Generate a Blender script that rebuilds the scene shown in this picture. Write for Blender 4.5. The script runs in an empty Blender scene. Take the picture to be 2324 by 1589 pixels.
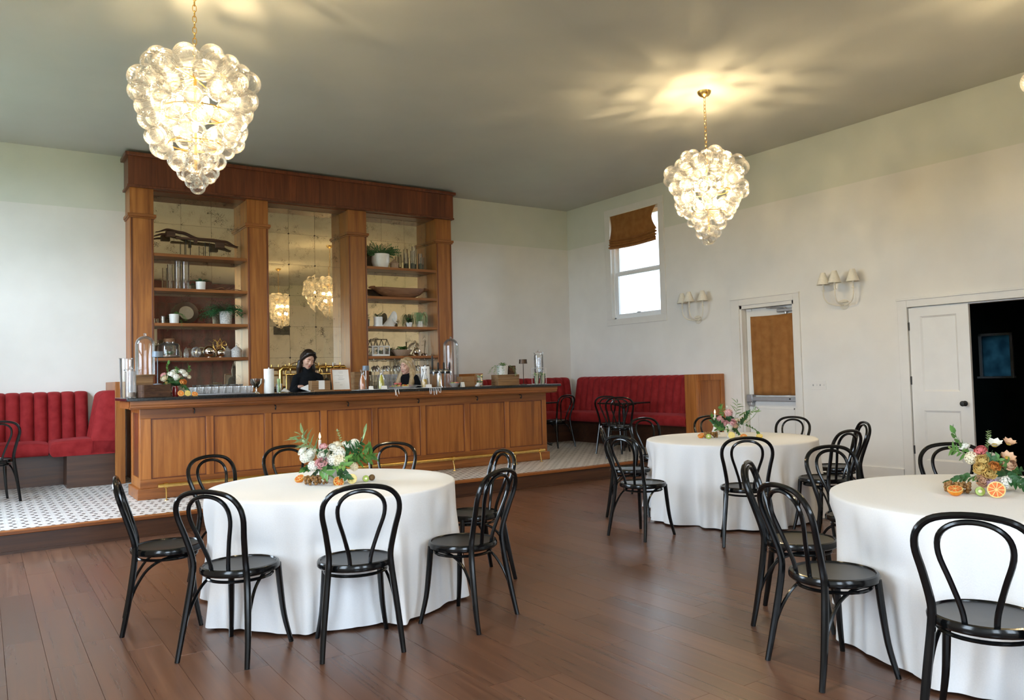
import bpy, bmesh, math, random
from mathutils import Vector, Matrix, Euler
PI = math.pi
RND = random.Random(11)
scene = bpy.context.scene
COL = scene.collection

# ------------------------------------------------------------------ camera
YAW, PITCH, ROLL = math.radians(34.4699), math.radians(2.35496), math.radians(-1.47666)
FPX, W_PX = 1778.64, 2324.0
fw = Vector((math.sin(YAW) * math.cos(PITCH), math.cos(YAW) * math.cos(PITCH), math.sin(PITCH)))
rt = Vector((math.cos(YAW), -math.sin(YAW), 0))
up = rt.cross(fw)
c_, s_ = math.cos(ROLL), math.sin(ROLL)
right = c_ * rt + s_ * up
upv = -s_ * rt + c_ * up
cam_data = bpy.data.cameras.new('camera')
cam = bpy.data.objects.new('camera', cam_data)
COL.objects.link(cam)
m = Matrix((right, upv, -fw)).transposed().to_4x4()
m.translation = Vector((0, 0, 1.42))
cam.matrix_world = m
cam_data.sensor_width = 36.0
cam_data.lens = FPX / W_PX * 36.0
cam_data.shift_x = -15.0 / W_PX
cam_data.shift_y = -14.5 / W_PX
cam_data.clip_start = 0.05
scene.camera = cam

# ------------------------------------------------------------------ world, daylight, exposure
world = bpy.data.worlds.new('overcast_sky')
scene.world = world
world.use_nodes = True
bg = world.node_tree.nodes['Background']
bg.inputs[0].default_value = (0.71, 0.855, 1.0, 1)
SKY = 11.5
bg.inputs[1].default_value = SKY
scene.view_settings.view_transform = 'Standard'
scene.view_settings.look = 'None'
scene.view_settings.gamma = 1.0
scene.view_settings.use_curve_mapping = False
scene.view_settings.exposure = 0.6
scene.cycles.use_denoising = True
scene.cycles.max_bounces = 8
scene.cycles.diffuse_bounces = 5
scene.cycles.glossy_bounces = 4
scene.cycles.transmission_bounces = 6
scene.cycles.transparent_max_bounces = 40
scene.cycles.caustics_reflective = False
scene.cycles.caustics_refractive = False
scene.cycles.sample_clamp_indirect = 6.0


def portal(loc, rot, sx, sy):
    l = bpy.data.lights.new('daylight_portal', 'AREA')
    l.shape = 'RECTANGLE'
    l.size, l.size_y = sx, sy
    l.cycles.is_portal = True
    o = bpy.data.objects.new('daylight_portal', l)
    o.location = loc
    o.rotation_euler = rot
    COL.objects.link(o)


# room: X -1.17..9.372, Y -1.5..11.89, ceiling 4.586, raised tile platform from Y 8.12 at z 0.195
XL, XR, YB, YF, ZC, ZP, YS = -1.17, 9.372, -1.5, 11.89, 4.586, 0.195, 8.12

# glazed openings: (u0, u1, z0, z1) along each wall
REAR_OPEN = [(-0.9, 0.5, 0.9, 3.2), (1.6, 2.6, 0.9, 3.2)]
LEFT_OPEN = [(1.6, 2.9, 0.9, 3.2), (7.0, 9.1, 0.9, 3.2), (9.407, 10.63, 2.386, 4.25)]
for (a, b, z0, z1) in REAR_OPEN:
    portal(((a + b) / 2, YB - 0.16, (z0 + z1) / 2), (PI / 2, 0, 0), b - a, z1 - z0)
for (a, b, z0, z1) in LEFT_OPEN:
    portal((XL - 0.16, (a + b) / 2, (z0 + z1) / 2), (0, -PI / 2, 0), z1 - z0, b - a)
portal((XR + 0.16, 10.02, 3.32), (0, PI / 2, 0), 1.87, 1.22)


# ------------------------------------------------------------------ material helpers
def new_mat(name):
    mt = bpy.data.materials.new(name)
    mt.use_nodes = True
    nt = mt.node_tree
    nt.nodes.clear()
    out = nt.nodes.new('ShaderNodeOutputMaterial')
    b = nt.nodes.new('ShaderNodeBsdfPrincipled')
    nt.links.new(b.outputs[0], out.inputs[0])
    return mt, nt, b, out


class N:
    """small wrapper for building node graphs"""

    def __init__(s, nt):
        s.nt = nt

    def node(s, typ, **kw):
        n = s.nt.nodes.new(typ)
        for k, v in kw.items():
            setattr(n, k, v)
        return n

    def put(s, sock, v):
        if isinstance(v, bpy.types.NodeSocket):
            s.nt.links.new(v, sock)
        elif v is not None:
            sock.default_value = v

    def math(s, op, a, b=None):
        n = s.node('ShaderNodeMath', operation=op)
        s.put(n.inputs[0], a)
        if b is not None:
            s.put(n.inputs[1], b)
        return n.outputs[0]

    def mapped(s, scale, coord='pos', loc=(0, 0, 0)):
        if coord == 'pos':
            c = s.node('ShaderNodeNewGeometry').outputs['Position']
        elif coord == 'obj':
            c = s.node('ShaderNodeTexCoord').outputs['Object']
        else:
            c = s.node('ShaderNodeTexCoord').outputs['Generated']
        mp = s.node('ShaderNodeMapping')
        s.put(mp.inputs[0], c)
        mp.inputs['Scale'].default_value = scale
        mp.inputs['Location'].default_value = loc
        return mp.outputs[0]

    def noise(s, vec, scale=1.0, detail=3.0, rough=0.5, dist=0.0):
        n = s.node('ShaderNodeTexNoise')
        s.put(n.inputs['Vector'], vec)
        n.inputs['Scale'].default_value = scale
        n.inputs['Detail'].default_value = detail
        n.inputs['Roughness'].default_value = rough
        n.inputs['Distortion'].default_value = dist
        return n.outputs['Fac']

    def ramp(s, fac, stops):
        n = s.node('ShaderNodeValToRGB')
        s.put(n.inputs[0], fac)
        el = n.color_ramp.elements
        while len(el) < len(stops):
            el.new(0.5)
        for e, (p, c) in zip(el, stops):
            e.position = p
            e.color = (c[0], c[1], c[2], 1) if not isinstance(c, (int, float)) else (c, c, c, 1)
        return n.outputs[0]

    def mix(s, fac, a, b, blend='MIX'):
        n = s.node('ShaderNodeMix', data_type='RGBA', blend_type=blend)
        s.put(n.inputs[0], fac)
        for k, v in ((6, a), (7, b)):
            if isinstance(v, (tuple, list)):
                v = (v[0], v[1], v[2], 1)
            s.put(n.inputs[k], v)
        return n.outputs[2]

    def bump(s, h, strength=0.2, dist=0.01):
        n = s.node('ShaderNodeBump')
        s.put(n.inputs['Height'], h)
        n.inputs['Strength'].default_value = strength
        n.inputs['Distance'].default_value = dist
        return n.outputs[0]


def plain(name, col, rough=0.5, metal=0.0, var=0.08, vscale=25.0, bump=0.0, coat=0.0, sheen=0.0, coord='pos', spec=0.5):
    mt, nt, b, _ = new_mat(name)
    n = N(nt)
    v = n.mapped((1, 1, 1), coord)
    f = n.noise(v, vscale, 3)
    lo = tuple(max(0, c * (1 - var)) for c in col)
    hi = tuple(min(1, c * (1 + var)) for c in col)
    n.put(b.inputs['Base Color'], n.ramp(f, [(0.3, lo), (0.7, hi)]))
    b.inputs['Roughness'].default_value = rough
    b.inputs['Metallic'].default_value = metal
    b.inputs['Coat Weight'].default_value = coat
    b.inputs['Sheen Weight'].default_value = sheen
    b.inputs['Specular IOR Level'].default_value = spec
    if bump:
        n.put(b.inputs['Normal'], n.bump(f, bump, 0.004))
    return mt


def wood(name, dark, mid, light, axis=2, rough=0.38, scale=1.0, objvar=0.25, coat=0.15, along=0.9, lo=0.30, hi=0.70, bmp=0.08):
    mt, nt, b, _ = new_mat(name)
    n = N(nt)
    sc = [16 * scale] * 3
    sc[axis] = along * scale
    v = n.mapped(tuple(sc))
    oi = n.node('ShaderNodeObjectInfo').outputs['Random']
    off = n.node('ShaderNodeVectorMath', operation='ADD')
    n.put(off.inputs[0], v)
    cb = n.node('ShaderNodeCombineXYZ')
    for k in range(3):
        n.put(cb.inputs[k], n.math('MULTIPLY', oi, 37.0))
    n.put(off.inputs[1], cb.outputs[0])
    f1 = n.noise(off.outputs[0], 1.0, 5, 0.6, 0.8)
    sc2 = [2.2 * scale] * 3
    sc2[axis] = 0.5 * scale
    f2 = n.noise(n.mapped(tuple(sc2), loc=(3, 5, 1)), 1.0, 2)
    fac = n.math('ADD', n.math('MULTIPLY', f1, 0.75), n.math('MULTIPLY', f2, 0.25))
    col = n.ramp(fac, [(lo, dark), (0.5, mid), (hi, light)])
    hv = n.node('ShaderNodeHueSaturation')
    n.put(hv.inputs['Color'], col)
    n.put(hv.inputs['Value'], n.math('ADD', n.math('MULTIPLY', oi, objvar), 1 - objvar / 2))
    n.put(b.inputs['Base Color'], hv.outputs[0])
    n.put(b.inputs['Roughness'], n.math('ADD', n.math('MULTIPLY', f1, 0.2), rough - 0.1))
    b.inputs['Coat Weight'].default_value = coat
    b.inputs['Coat Roughness'].default_value = 0.25
    n.put(b.inputs['Normal'], n.bump(f1, bmp, 0.004))
    return mt


def thin_glass(name, tint=(1, 1, 1), body=0.05, edge=0.55, stripe=0.0, rough=0.03, refl=1.3, twist=0.0):
    """blown glass shell: clear when seen face on, brighter and more reflective towards its rim"""
    mt, nt, b, out = new_mat(name)
    n = N(nt)
    nt.nodes.remove(b)
    tr = n.node('ShaderNodeBsdfTransparent')
    tr.inputs[0].default_value = (tint[0], tint[1], tint[2], 1)
    gl = n.node('ShaderNodeBsdfGlossy')
    gl.inputs['Roughness'].default_value = rough
    gl.inputs[0].default_value = (1, 1, 1, 1)
    tl = n.node('ShaderNodeBsdfTranslucent')
    tl.inputs[0].default_value = (0.95, 0.95, 0.93, 1)
    df = n.node('ShaderNodeBsdfDiffuse')
    df.inputs[0].default_value = (0.9, 0.9, 0.9, 1)
    scat = n.node('ShaderNodeMixShader')
    scat.inputs[0].default_value = 0.5
    n.put(scat.inputs[1], tl.outputs[0])
    n.put(scat.inputs[2], df.outputs[0])
    lw = n.node('ShaderNodeLayerWeight')
    lw.inputs[0].default_value = 0.35
    facing = n.math('POWER', lw.outputs['Facing'], 2.2)
    sfac = n.math('ADD', n.math('MULTIPLY', facing, edge), body)
    if stripe:
        co = n.node('ShaderNodeTexCoord').outputs['Object']
        sx = n.node('ShaderNodeSeparateXYZ')
        n.put(sx.inputs[0], co)
        ang = n.math('ARCTAN2', sx.outputs[0], sx.outputs[1])
        ph = n.math('ADD', n.math('MULTIPLY', ang, 20.0), n.math('MULTIPLY', sx.outputs[2], twist))
        w = n.math('POWER', n.math('ADD', n.math('MULTIPLY', n.math('SINE', ph), 0.5), 0.5), 1.5)
        sfac = n.math('ADD', sfac, n.math('MULTIPLY', w, stripe))
        nb = n.bump(w, 0.5, 0.004)
        n.put(gl.inputs['Normal'], nb)
    sfac = n.math('MINIMUM', sfac, 0.95)
    mixs = n.node('ShaderNodeMixShader')
    n.put(mixs.inputs[0], sfac)
    n.put(mixs.inputs[1], tr.outputs[0])
    n.put(mixs.inputs[2], scat.outputs[0])
    fr = n.node('ShaderNodeFresnel')
    fr.inputs[0].default_value = 1.45
    mg = n.node('ShaderNodeMixShader')
    n.put(mg.inputs[0], n.math('MINIMUM', n.math('MULTIPLY', fr.outputs[0], refl), 0.9))
    n.put(mg.inputs[1], mixs.outputs[0])
    n.put(mg.inputs[2], gl.outputs[0])
    nt.links.new(mg.outputs[0], out.inputs[0])
    return mt


def emit(name, col, strength):
    mt, nt, b, out = new_mat(name)
    nt.nodes.remove(b)
    e = nt.nodes.new('ShaderNodeEmission')
    e.inputs[0].default_value = (*col, 1)
    e.inputs[1].default_value = strength
    nt.links.new(e.outputs[0], out.inputs[0])
    return mt


def wall_paint():
    mt, nt, b, _ = new_mat('wall_paint')
    n = N(nt)
    pos = n.node('ShaderNodeNewGeometry').outputs['Position']
    sx = n.node('ShaderNodeSeparateXYZ')
    n.put(sx.inputs[0], pos)
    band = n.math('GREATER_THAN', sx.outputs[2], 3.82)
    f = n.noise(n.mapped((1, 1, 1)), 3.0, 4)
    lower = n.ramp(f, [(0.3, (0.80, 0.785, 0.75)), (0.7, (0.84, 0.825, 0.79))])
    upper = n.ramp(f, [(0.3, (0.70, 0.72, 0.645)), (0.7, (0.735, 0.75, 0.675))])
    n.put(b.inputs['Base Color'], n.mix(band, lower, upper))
    b.inputs['Roughness'].default_value = 0.7
    fine = n.noise(n.mapped((1, 1, 1)), 220.0, 2)
    n.put(b.inputs['Normal'], n.bump(fine, 0.05, 0.002))
    return mt


def tile_mat():
    mt, nt, b, _ = new_mat('mosaic_tile')
    n = N(nt)
    sx = n.node('ShaderNodeSeparateXYZ')
    n.put(sx.inputs[0], n.node('ShaderNodeNewGeometry').outputs['Position'])
    a_, b_ = 0.19, 0.205
    masks = []
    for o in (0.0, 0.5):
        u = n.math('ADD', n.math('DIVIDE', sx.outputs[0], a_), o)
        v = n.math('ADD', n.math('DIVIDE', sx.outputs[1], b_), o)
        fx = n.math('MULTIPLY', n.math('ABSOLUTE', n.math('SUBTRACT', n.math('FRACT', u), 0.5)), a_)
        fy = n.math('MULTIPLY', n.math('ABSOLUTE', n.math('SUBTRACT', n.math('FRACT', v), 0.5)), b_)
        dx = n.math('DIVIDE', n.math('SUBTRACT', fx, 0.034), 0.017)
        dy = n.math('DIVIDE', fy, 0.027)
        d = n.math('ADD', n.math('MULTIPLY', dx, dx), n.math('MULTIPLY', dy, dy))
        masks.append(n.math('LESS_THAN', d, 1.0))
    dark = n.math('MAXIMUM', masks[0], masks[1])
    vo = n.node('ShaderNodeTexVoronoi', feature='DISTANCE_TO_EDGE')
    vo.inputs['Scale'].default_value = 42.0
    vo.inputs['Randomness'].default_value = 0.15
    n.put(vo.inputs['Vector'], n.mapped((1, 1, 0.01)))
    grout = n.math('LESS_THAN', vo.outputs['Distance'], 0.045)
    f = n.noise(n.mapped((1, 1, 1)), 8.0, 3)
    white = n.ramp(f, [(0.3, (0.70, 0.69, 0.67)), (0.7, (0.80, 0.79, 0.77))])
    c = n.mix(dark, white, (0.035, 0.025, 0.028))
    c = n.mix(n.math('MULTIPLY', grout, 0.45), c, (0.35, 0.33, 0.31))
    n.put(b.inputs['Base Color'], c)
    b.inputs['Roughness'].default_value = 0.32
    n.put(b.inputs['Normal'], n.bump(vo.outputs['Distance'], 0.08, 0.003))
    return mt


def mirror_mat():
    mt, nt, b, _ = new_mat('antique_mirror')
    n = N(nt)
    oi = n.node('ShaderNodeObjectInfo').outputs['Random']
    cb = n.node('ShaderNodeCombineXYZ')
    for k in range(3):
        n.put(cb.inputs[k], n.math('MULTIPLY', oi, 50.0))
    add = n.node('ShaderNodeVectorMath', operation='ADD')
    n.put(add.inputs[0], n.mapped((1, 1, 1)))
    n.put(add.inputs[1], cb.outputs[0])
    v = add.outputs[0]
    cloud = n.noise(v, 3.2, 5, 0.6, 0.5)
    vo = n.node('ShaderNodeTexVoronoi')
    vo.inputs['Scale'].default_value = 105.0
    n.put(vo.inputs['Vector'], v)
    patch = n.noise(v, 7.0, 3, 0.6)
    thr = n.math('MULTIPLY', n.math('MAXIMUM', n.math('SUBTRACT', patch, 0.47), 0.0), 1.7)
    speck = n.math('LESS_THAN', vo.outputs['Distance'], n.math('ADD', thr, 0.075))
    stain = n.ramp(cloud, [(0.55, (0, 0, 0)), (0.78, (0.6, 0.6, 0.6))])
    base = n.mix(stain, (0.84, 0.72, 0.50), (0.45, 0.37, 0.25))
    base = n.mix(speck, base, (0.05, 0.035, 0.022))
    n.put(b.inputs['Base Color'], base)
    n.put(b.inputs['Metallic'], n.math('SUBTRACT', 0.88, n.math('MULTIPLY', speck, 0.6)))
    n.put(b.inputs['Roughness'], n.math('ADD', n.math('MULTIPLY', cloud, 0.02), 0.004))
    return mt


def velvet(name, dark, light, sheen=0.3):
    mt, nt, b, _ = new_mat(name)
    n = N(nt)
    f = n.noise(n.mapped((1, 1, 1)), 9.0, 4)
    n.put(b.inputs['Base Color'], n.ramp(f, [(0.3, dark), (0.7, light)]))
    b.inputs['Roughness'].default_value = 0.75
    b.inputs['Sheen Weight'].default_value = sheen
    b.inputs['Sheen Roughness'].default_value = 0.4
    b.inputs['Sheen Tint'].default_value = (light[0] * 1.6 + 0.1, light[1] + 0.12, light[2] + 0.14, 1)
    b.inputs['Specular IOR Level'].default_value = 0.15
    fine = n.noise(n.mapped((1, 1, 1)), 300.0, 2)
    n.put(b.inputs['Normal'], n.bump(fine, 0.15, 0.002))
    return mt


MAT = {}
MAT['wall'] = wall_paint()
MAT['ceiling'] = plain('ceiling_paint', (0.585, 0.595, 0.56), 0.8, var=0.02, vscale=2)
MAT['trim'] = plain('white_trim_paint', (0.80, 0.785, 0.75), 0.42, var=0.02, vscale=6)
MAT['door'] = plain('white_door_paint', (0.80, 0.79, 0.76), 0.38, var=0.02, vscale=6)
MAT['vinyl'] = plain('white_window_vinyl', (0.86, 0.88, 0.90), 0.35, var=0.02)
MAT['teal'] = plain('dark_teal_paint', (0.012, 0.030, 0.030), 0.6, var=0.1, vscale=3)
MAT['wood'] = wood('walnut_panel_wood', (0.17, 0.050, 0.009), (0.35, 0.120, 0.023), (0.48, 0.190, 0.042))
MAT['wood_x'] = wood('walnut_rail_wood', (0.14, 0.041, 0.008), (0.28, 0.092, 0.019), (0.40, 0.150, 0.036), axis=0)
MAT['wood_y'] = wood('walnut_side_wood', (0.09, 0.032, 0.010), (0.20, 0.075, 0.022), (0.30, 0.12, 0.038), axis=1)
MAT['wood_dark'] = wood('reddish_cornice_wood', (0.075, 0.017, 0.006), (0.145, 0.036, 0.012), (0.23, 0.065, 0.022), objvar=0.4)
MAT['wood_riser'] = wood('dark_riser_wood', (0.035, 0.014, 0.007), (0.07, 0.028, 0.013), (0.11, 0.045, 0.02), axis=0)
MAT['plank'] = wood('brown_floor_plank', (0.075, 0.032, 0.019), (0.130, 0.060, 0.035), (0.20, 0.10, 0.060), axis=1, rough=0.30, scale=1.3, objvar=0.30, coat=0.15, along=0.4, lo=0.24, hi=0.78, bmp=0.01)
MAT['crate'] = wood('light_crate_wood', (0.16, 0.075, 0.030), (0.27, 0.15, 0.065), (0.38, 0.23, 0.11), axis=0, rough=0.6, scale=2, coat=0)
MAT['oldwood'] = wood('weathered_brown_wood', (0.03, 0.012, 0.006), (0.07, 0.030, 0.015), (0.12, 0.06, 0.03), axis=0, rough=0.7, scale=2, coat=0)
MAT['bowlwood'] = wood('turned_bowl_wood', (0.12, 0.05, 0.02), (0.22, 0.10, 0.045), (0.30, 0.16, 0.08), axis=0, rough=0.6, scale=2, coat=0)
MAT['stone'] = plain('black_stone', (0.012, 0.013, 0.013), 0.16, var=0.4, vscale=60)
MAT['tile'] = tile_mat()
MAT['mirror'] = mirror_mat()
MAT['red'] = velvet('crimson_velvet', (0.22, 0.012, 0.014), (0.31, 0.024, 0.026))
MAT['drape'] = velvet('dark_red_drape', (0.070, 0.002, 0.005), (0.110, 0.004, 0.008), 0.0)
MAT['brownvelvet'] = velvet('rust_brown_velvet', (0.27, 0.115, 0.032), (0.36, 0.165, 0.052))
MAT['black'] = plain('black_lacquer', (0.004, 0.0045, 0.005), 0.16, var=0.2, coat=0.0, spec=0.4)
MAT['seatblack'] = plain('black_seat_lacquer', (0.008, 0.009, 0.011), 0.36, var=0.3, vscale=90, spec=0.8)
MAT['iron'] = plain('black_cast_iron', (0.010, 0.010, 0.011), 0.4, var=0.3)
MAT['matte_black'] = plain('matte_black', (0.01, 0.01, 0.01), 0.5)
MAT['linen'] = plain('white_linen', (0.86, 0.86, 0.87), 0.85, var=0.02, vscale=160, bump=0.12, sheen=0.2)
MAT['brass'] = plain('polished_brass', (0.80, 0.53, 0.17), 0.2, 1.0, var=0.08)
MAT['gold'] = plain('gilded_metal', (0.86, 0.58, 0.20), 0.25, 1.0, var=0.06)
MAT['steel'] = plain('brushed_steel', (0.60, 0.61, 0.63), 0.28, 1.0, var=0.05)
MAT['silver'] = plain('mercury_silver', (0.80, 0.72, 0.64), 0.06, 1.0, var=0.05)
MAT['greymetal'] = plain('grey_anodised_metal', (0.42, 0.43, 0.45), 0.4, 0.6, var=0.05)
MAT['white'] = plain('white_ceramic', (0.80, 0.79, 0.76), 0.3, var=0.04)
MAT['plaster'] = plain('cream_plaster', (0.80, 0.76, 0.66), 0.7, var=0.05, vscale=40)
MAT['speckle'] = plain('speckled_grey_ceramic', (0.55, 0.54, 0.52), 0.6, var=0.35, vscale=60)
MAT['greyclay'] = plain('grey_clay', (0.42, 0.38, 0.35), 0.7, var=0.15, vscale=40)
MAT['tanclay'] = plain('tan_clay', (0.40, 0.27, 0.18), 0.7, var=0.15, vscale=40)
MAT['paper'] = plain('white_paper', (0.88, 0.88, 0.87), 0.8, var=0.02)
MAT['ink'] = plain('grey_ink', (0.25, 0.25, 0.27), 0.8)
MAT['blueshade'] = plain('blue_grey_enamel', (0.16, 0.20, 0.25), 0.45, 0.2, var=0.05)
MAT['bronze'] = plain('dark_bronze', (0.07, 0.045, 0.03), 0.35, 0.6)
MAT['glass'] = thin_glass('clear_glass', body=0.03, edge=0.55)
MAT['ribglass'] = thin_glass('ribbed_clear_glass', body=0.03, edge=0.5, stripe=0.18)
MAT['bubble'] = thin_glass('swirled_bubble_glass', body=0.012, edge=0.17, stripe=0.12, rough=0.08, refl=0.8, twist=55.0)
MAT['pane'] = thin_glass('window_glass', body=0.0, edge=0.05)
MAT['bulb'] = emit('warm_bulb_glow', (1.0, 0.80, 0.48), 30.0)
MAT['flame'] = emit('candle_flame', (1.0, 0.62, 0.22), 14.0)
MAT['wax'] = plain('white_wax', (0.86, 0.84, 0.80), 0.4, var=0.02)
MAT['leaf'] = plain('green_leaf', (0.10, 0.25, 0.05), 0.5, var=0.45, vscale=18)
MAT['leafdark'] = plain('dark_green_leaf', (0.03, 0.11, 0.03), 0.5, var=0.45, vscale=18)
MAT['leafsage'] = plain('sage_leaf', (0.27, 0.40, 0.18), 0.6, var=0.3, vscale=18)
MAT['fern'] = plain('fern_green', (0.04, 0.20, 0.06), 0.6, var=0.4, vscale=30)
MAT['pwhite'] = plain('white_petal', (0.90, 0.89, 0.80), 0.6, var=0.06, vscale=40)
MAT['pcream'] = plain('cream_petal', (0.88, 0.80, 0.60), 0.6, var=0.1, vscale=40)
MAT['ppink'] = plain('pink_petal', (0.85, 0.47, 0.48), 0.6, var=0.2, vscale=40)
MAT['pcoral'] = plain('coral_pink_petal', (0.75, 0.20, 0.20), 0.6, var=0.2, vscale=40)
MAT['pyellow'] = plain('soft_yellow_petal', (0.80, 0.58, 0.20), 0.6, var=0.15, vscale=40)
MAT['porange'] = plain('orange_petal', (0.75, 0.30, 0.07), 0.6, var=0.2, vscale=40)
MAT['ppeach'] = plain('peach_petal', (0.78, 0.50, 0.32), 0.6, var=0.15, vscale=40)
MAT['plilac'] = plain('lilac_petal', (0.50, 0.34, 0.44), 0.6, var=0.2, vscale=40)
MAT['pollen'] = plain('yellow_pollen', (0.60, 0.42, 0.06), 0.8, var=0.3, vscale=120)
MAT['orangepeel'] = plain('orange_peel', (0.80, 0.27, 0.02), 0.45, var=0.12, vscale=120, bump=0.2)
MAT['orangeflesh'] = plain('orange_flesh', (0.78, 0.16, 0.02), 0.35, var=0.25, vscale=80)
MAT['lemonpeel'] = plain('lemon_peel', (0.80, 0.55, 0.04), 0.45, var=0.1, vscale=120, bump=0.2)
MAT['lemonflesh'] = plain('lemon_flesh', (0.80, 0.66, 0.20), 0.35, var=0.15, vscale=80)
MAT['pith'] = plain('citrus_pith', (0.82, 0.66, 0.25), 0.6, var=0.05)
MAT['kiwiskin'] = plain('kiwi_skin', (0.15, 0.085, 0.03), 0.8, var=0.25, vscale=120)
MAT['kiwiflesh'] = plain('kiwi_flesh', (0.34, 0.46, 0.08), 0.4, var=0.25, vscale=60)
MAT['grape'] = plain('amber_grape', (0.30, 0.15, 0.045), 0.25, var=0.3, vscale=30)
MAT['juice_peach'] = plain('peach_juice', (0.70, 0.24, 0.08), 0.3, var=0.08)
MAT['juice_lime'] = plain('yellow_green_juice', (0.66, 0.62, 0.06), 0.3, var=0.06)
MAT['juice_amber'] = plain('amber_juice', (0.66, 0.42, 0.04), 0.3, var=0.06)
MAT['skin'] = plain('skin', (0.62, 0.36, 0.26), 0.5, var=0.05, vscale=20)
MAT['skin2'] = plain('fair_skin', (0.66, 0.40, 0.31), 0.5, var=0.05, vscale=20)
MAT['lip'] = plain('lip', (0.40, 0.12, 0.11), 0.4)
MAT['sweater'] = plain('black_knit', (0.004, 0.005, 0.007), 0.9, var=0.3, vscale=120, bump=0.4, spec=0.2)
MAT['trousers'] = plain('dark_trousers', (0.012, 0.012, 0.014), 0.8)
MAT['hairdark'] = wood('dark_brown_hair', (0.006, 0.003, 0.002), (0.014, 0.007, 0.004), (0.03, 0.016, 0.010), axis=2, rough=0.4, scale=4, objvar=0, coat=0)
MAT['hairblond'] = wood('blonde_hair', (0.22, 0.13, 0.06), (0.48, 0.34, 0.18), (0.66, 0.52, 0.33), axis=2, rough=0.45, scale=4, objvar=0, coat=0)
MAT['grass'] = plain('lawn_grass', (0.11, 0.14, 0.07), 0.9, var=0.4, vscale=3)
MAT['moss'] = plain('dark_moss', (0.015, 0.03, 0.012), 0.9, var=0.5, vscale=40)
MAT['redglass'] = plain('dark_red_vase', (0.25, 0.02, 0.02), 0.15, var=0.1, coat=0.5)
MAT['marble'] = plain('grey_marble', (0.42, 0.42, 0.43), 0.3, var=0.3, vscale=14)
MAT['screen'] = plain('black_screen', (0.006, 0.006, 0.007), 0.2)
MAT['shadeblind'] = plain('blue_grey_blind', (0.10, 0.16, 0.20), 0.8, var=0.1)


# ------------------------------------------------------------------ geometry helpers
def catmull(pts, n=6, closed=False):
    P = [Vector(p) for p in pts]
    out = []
    L = len(P)
    rng = range(L if closed else L - 1)
    for i in rng:
        p0 = P[(i - 1) % L] if (closed or i > 0) else P[i] * 2 - P[i + 1]
        p1, p2 = P[i], P[(i + 1) % L]
        p3 = P[(i + 2) % L] if (closed or i + 2 < L) else p2 * 2 - p1
        for k in range(n):
            t = k / n
            out.append(0.5 * ((2 * p1) + (p2 - p0) * t + (2 * p0 - 5 * p1 + 4 * p2 - p3) * t * t + (3 * p1 - p0 - 3 * p2 + p3) * t ** 3))
    if not closed:
        out.append(P[-1])
    return out


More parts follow.
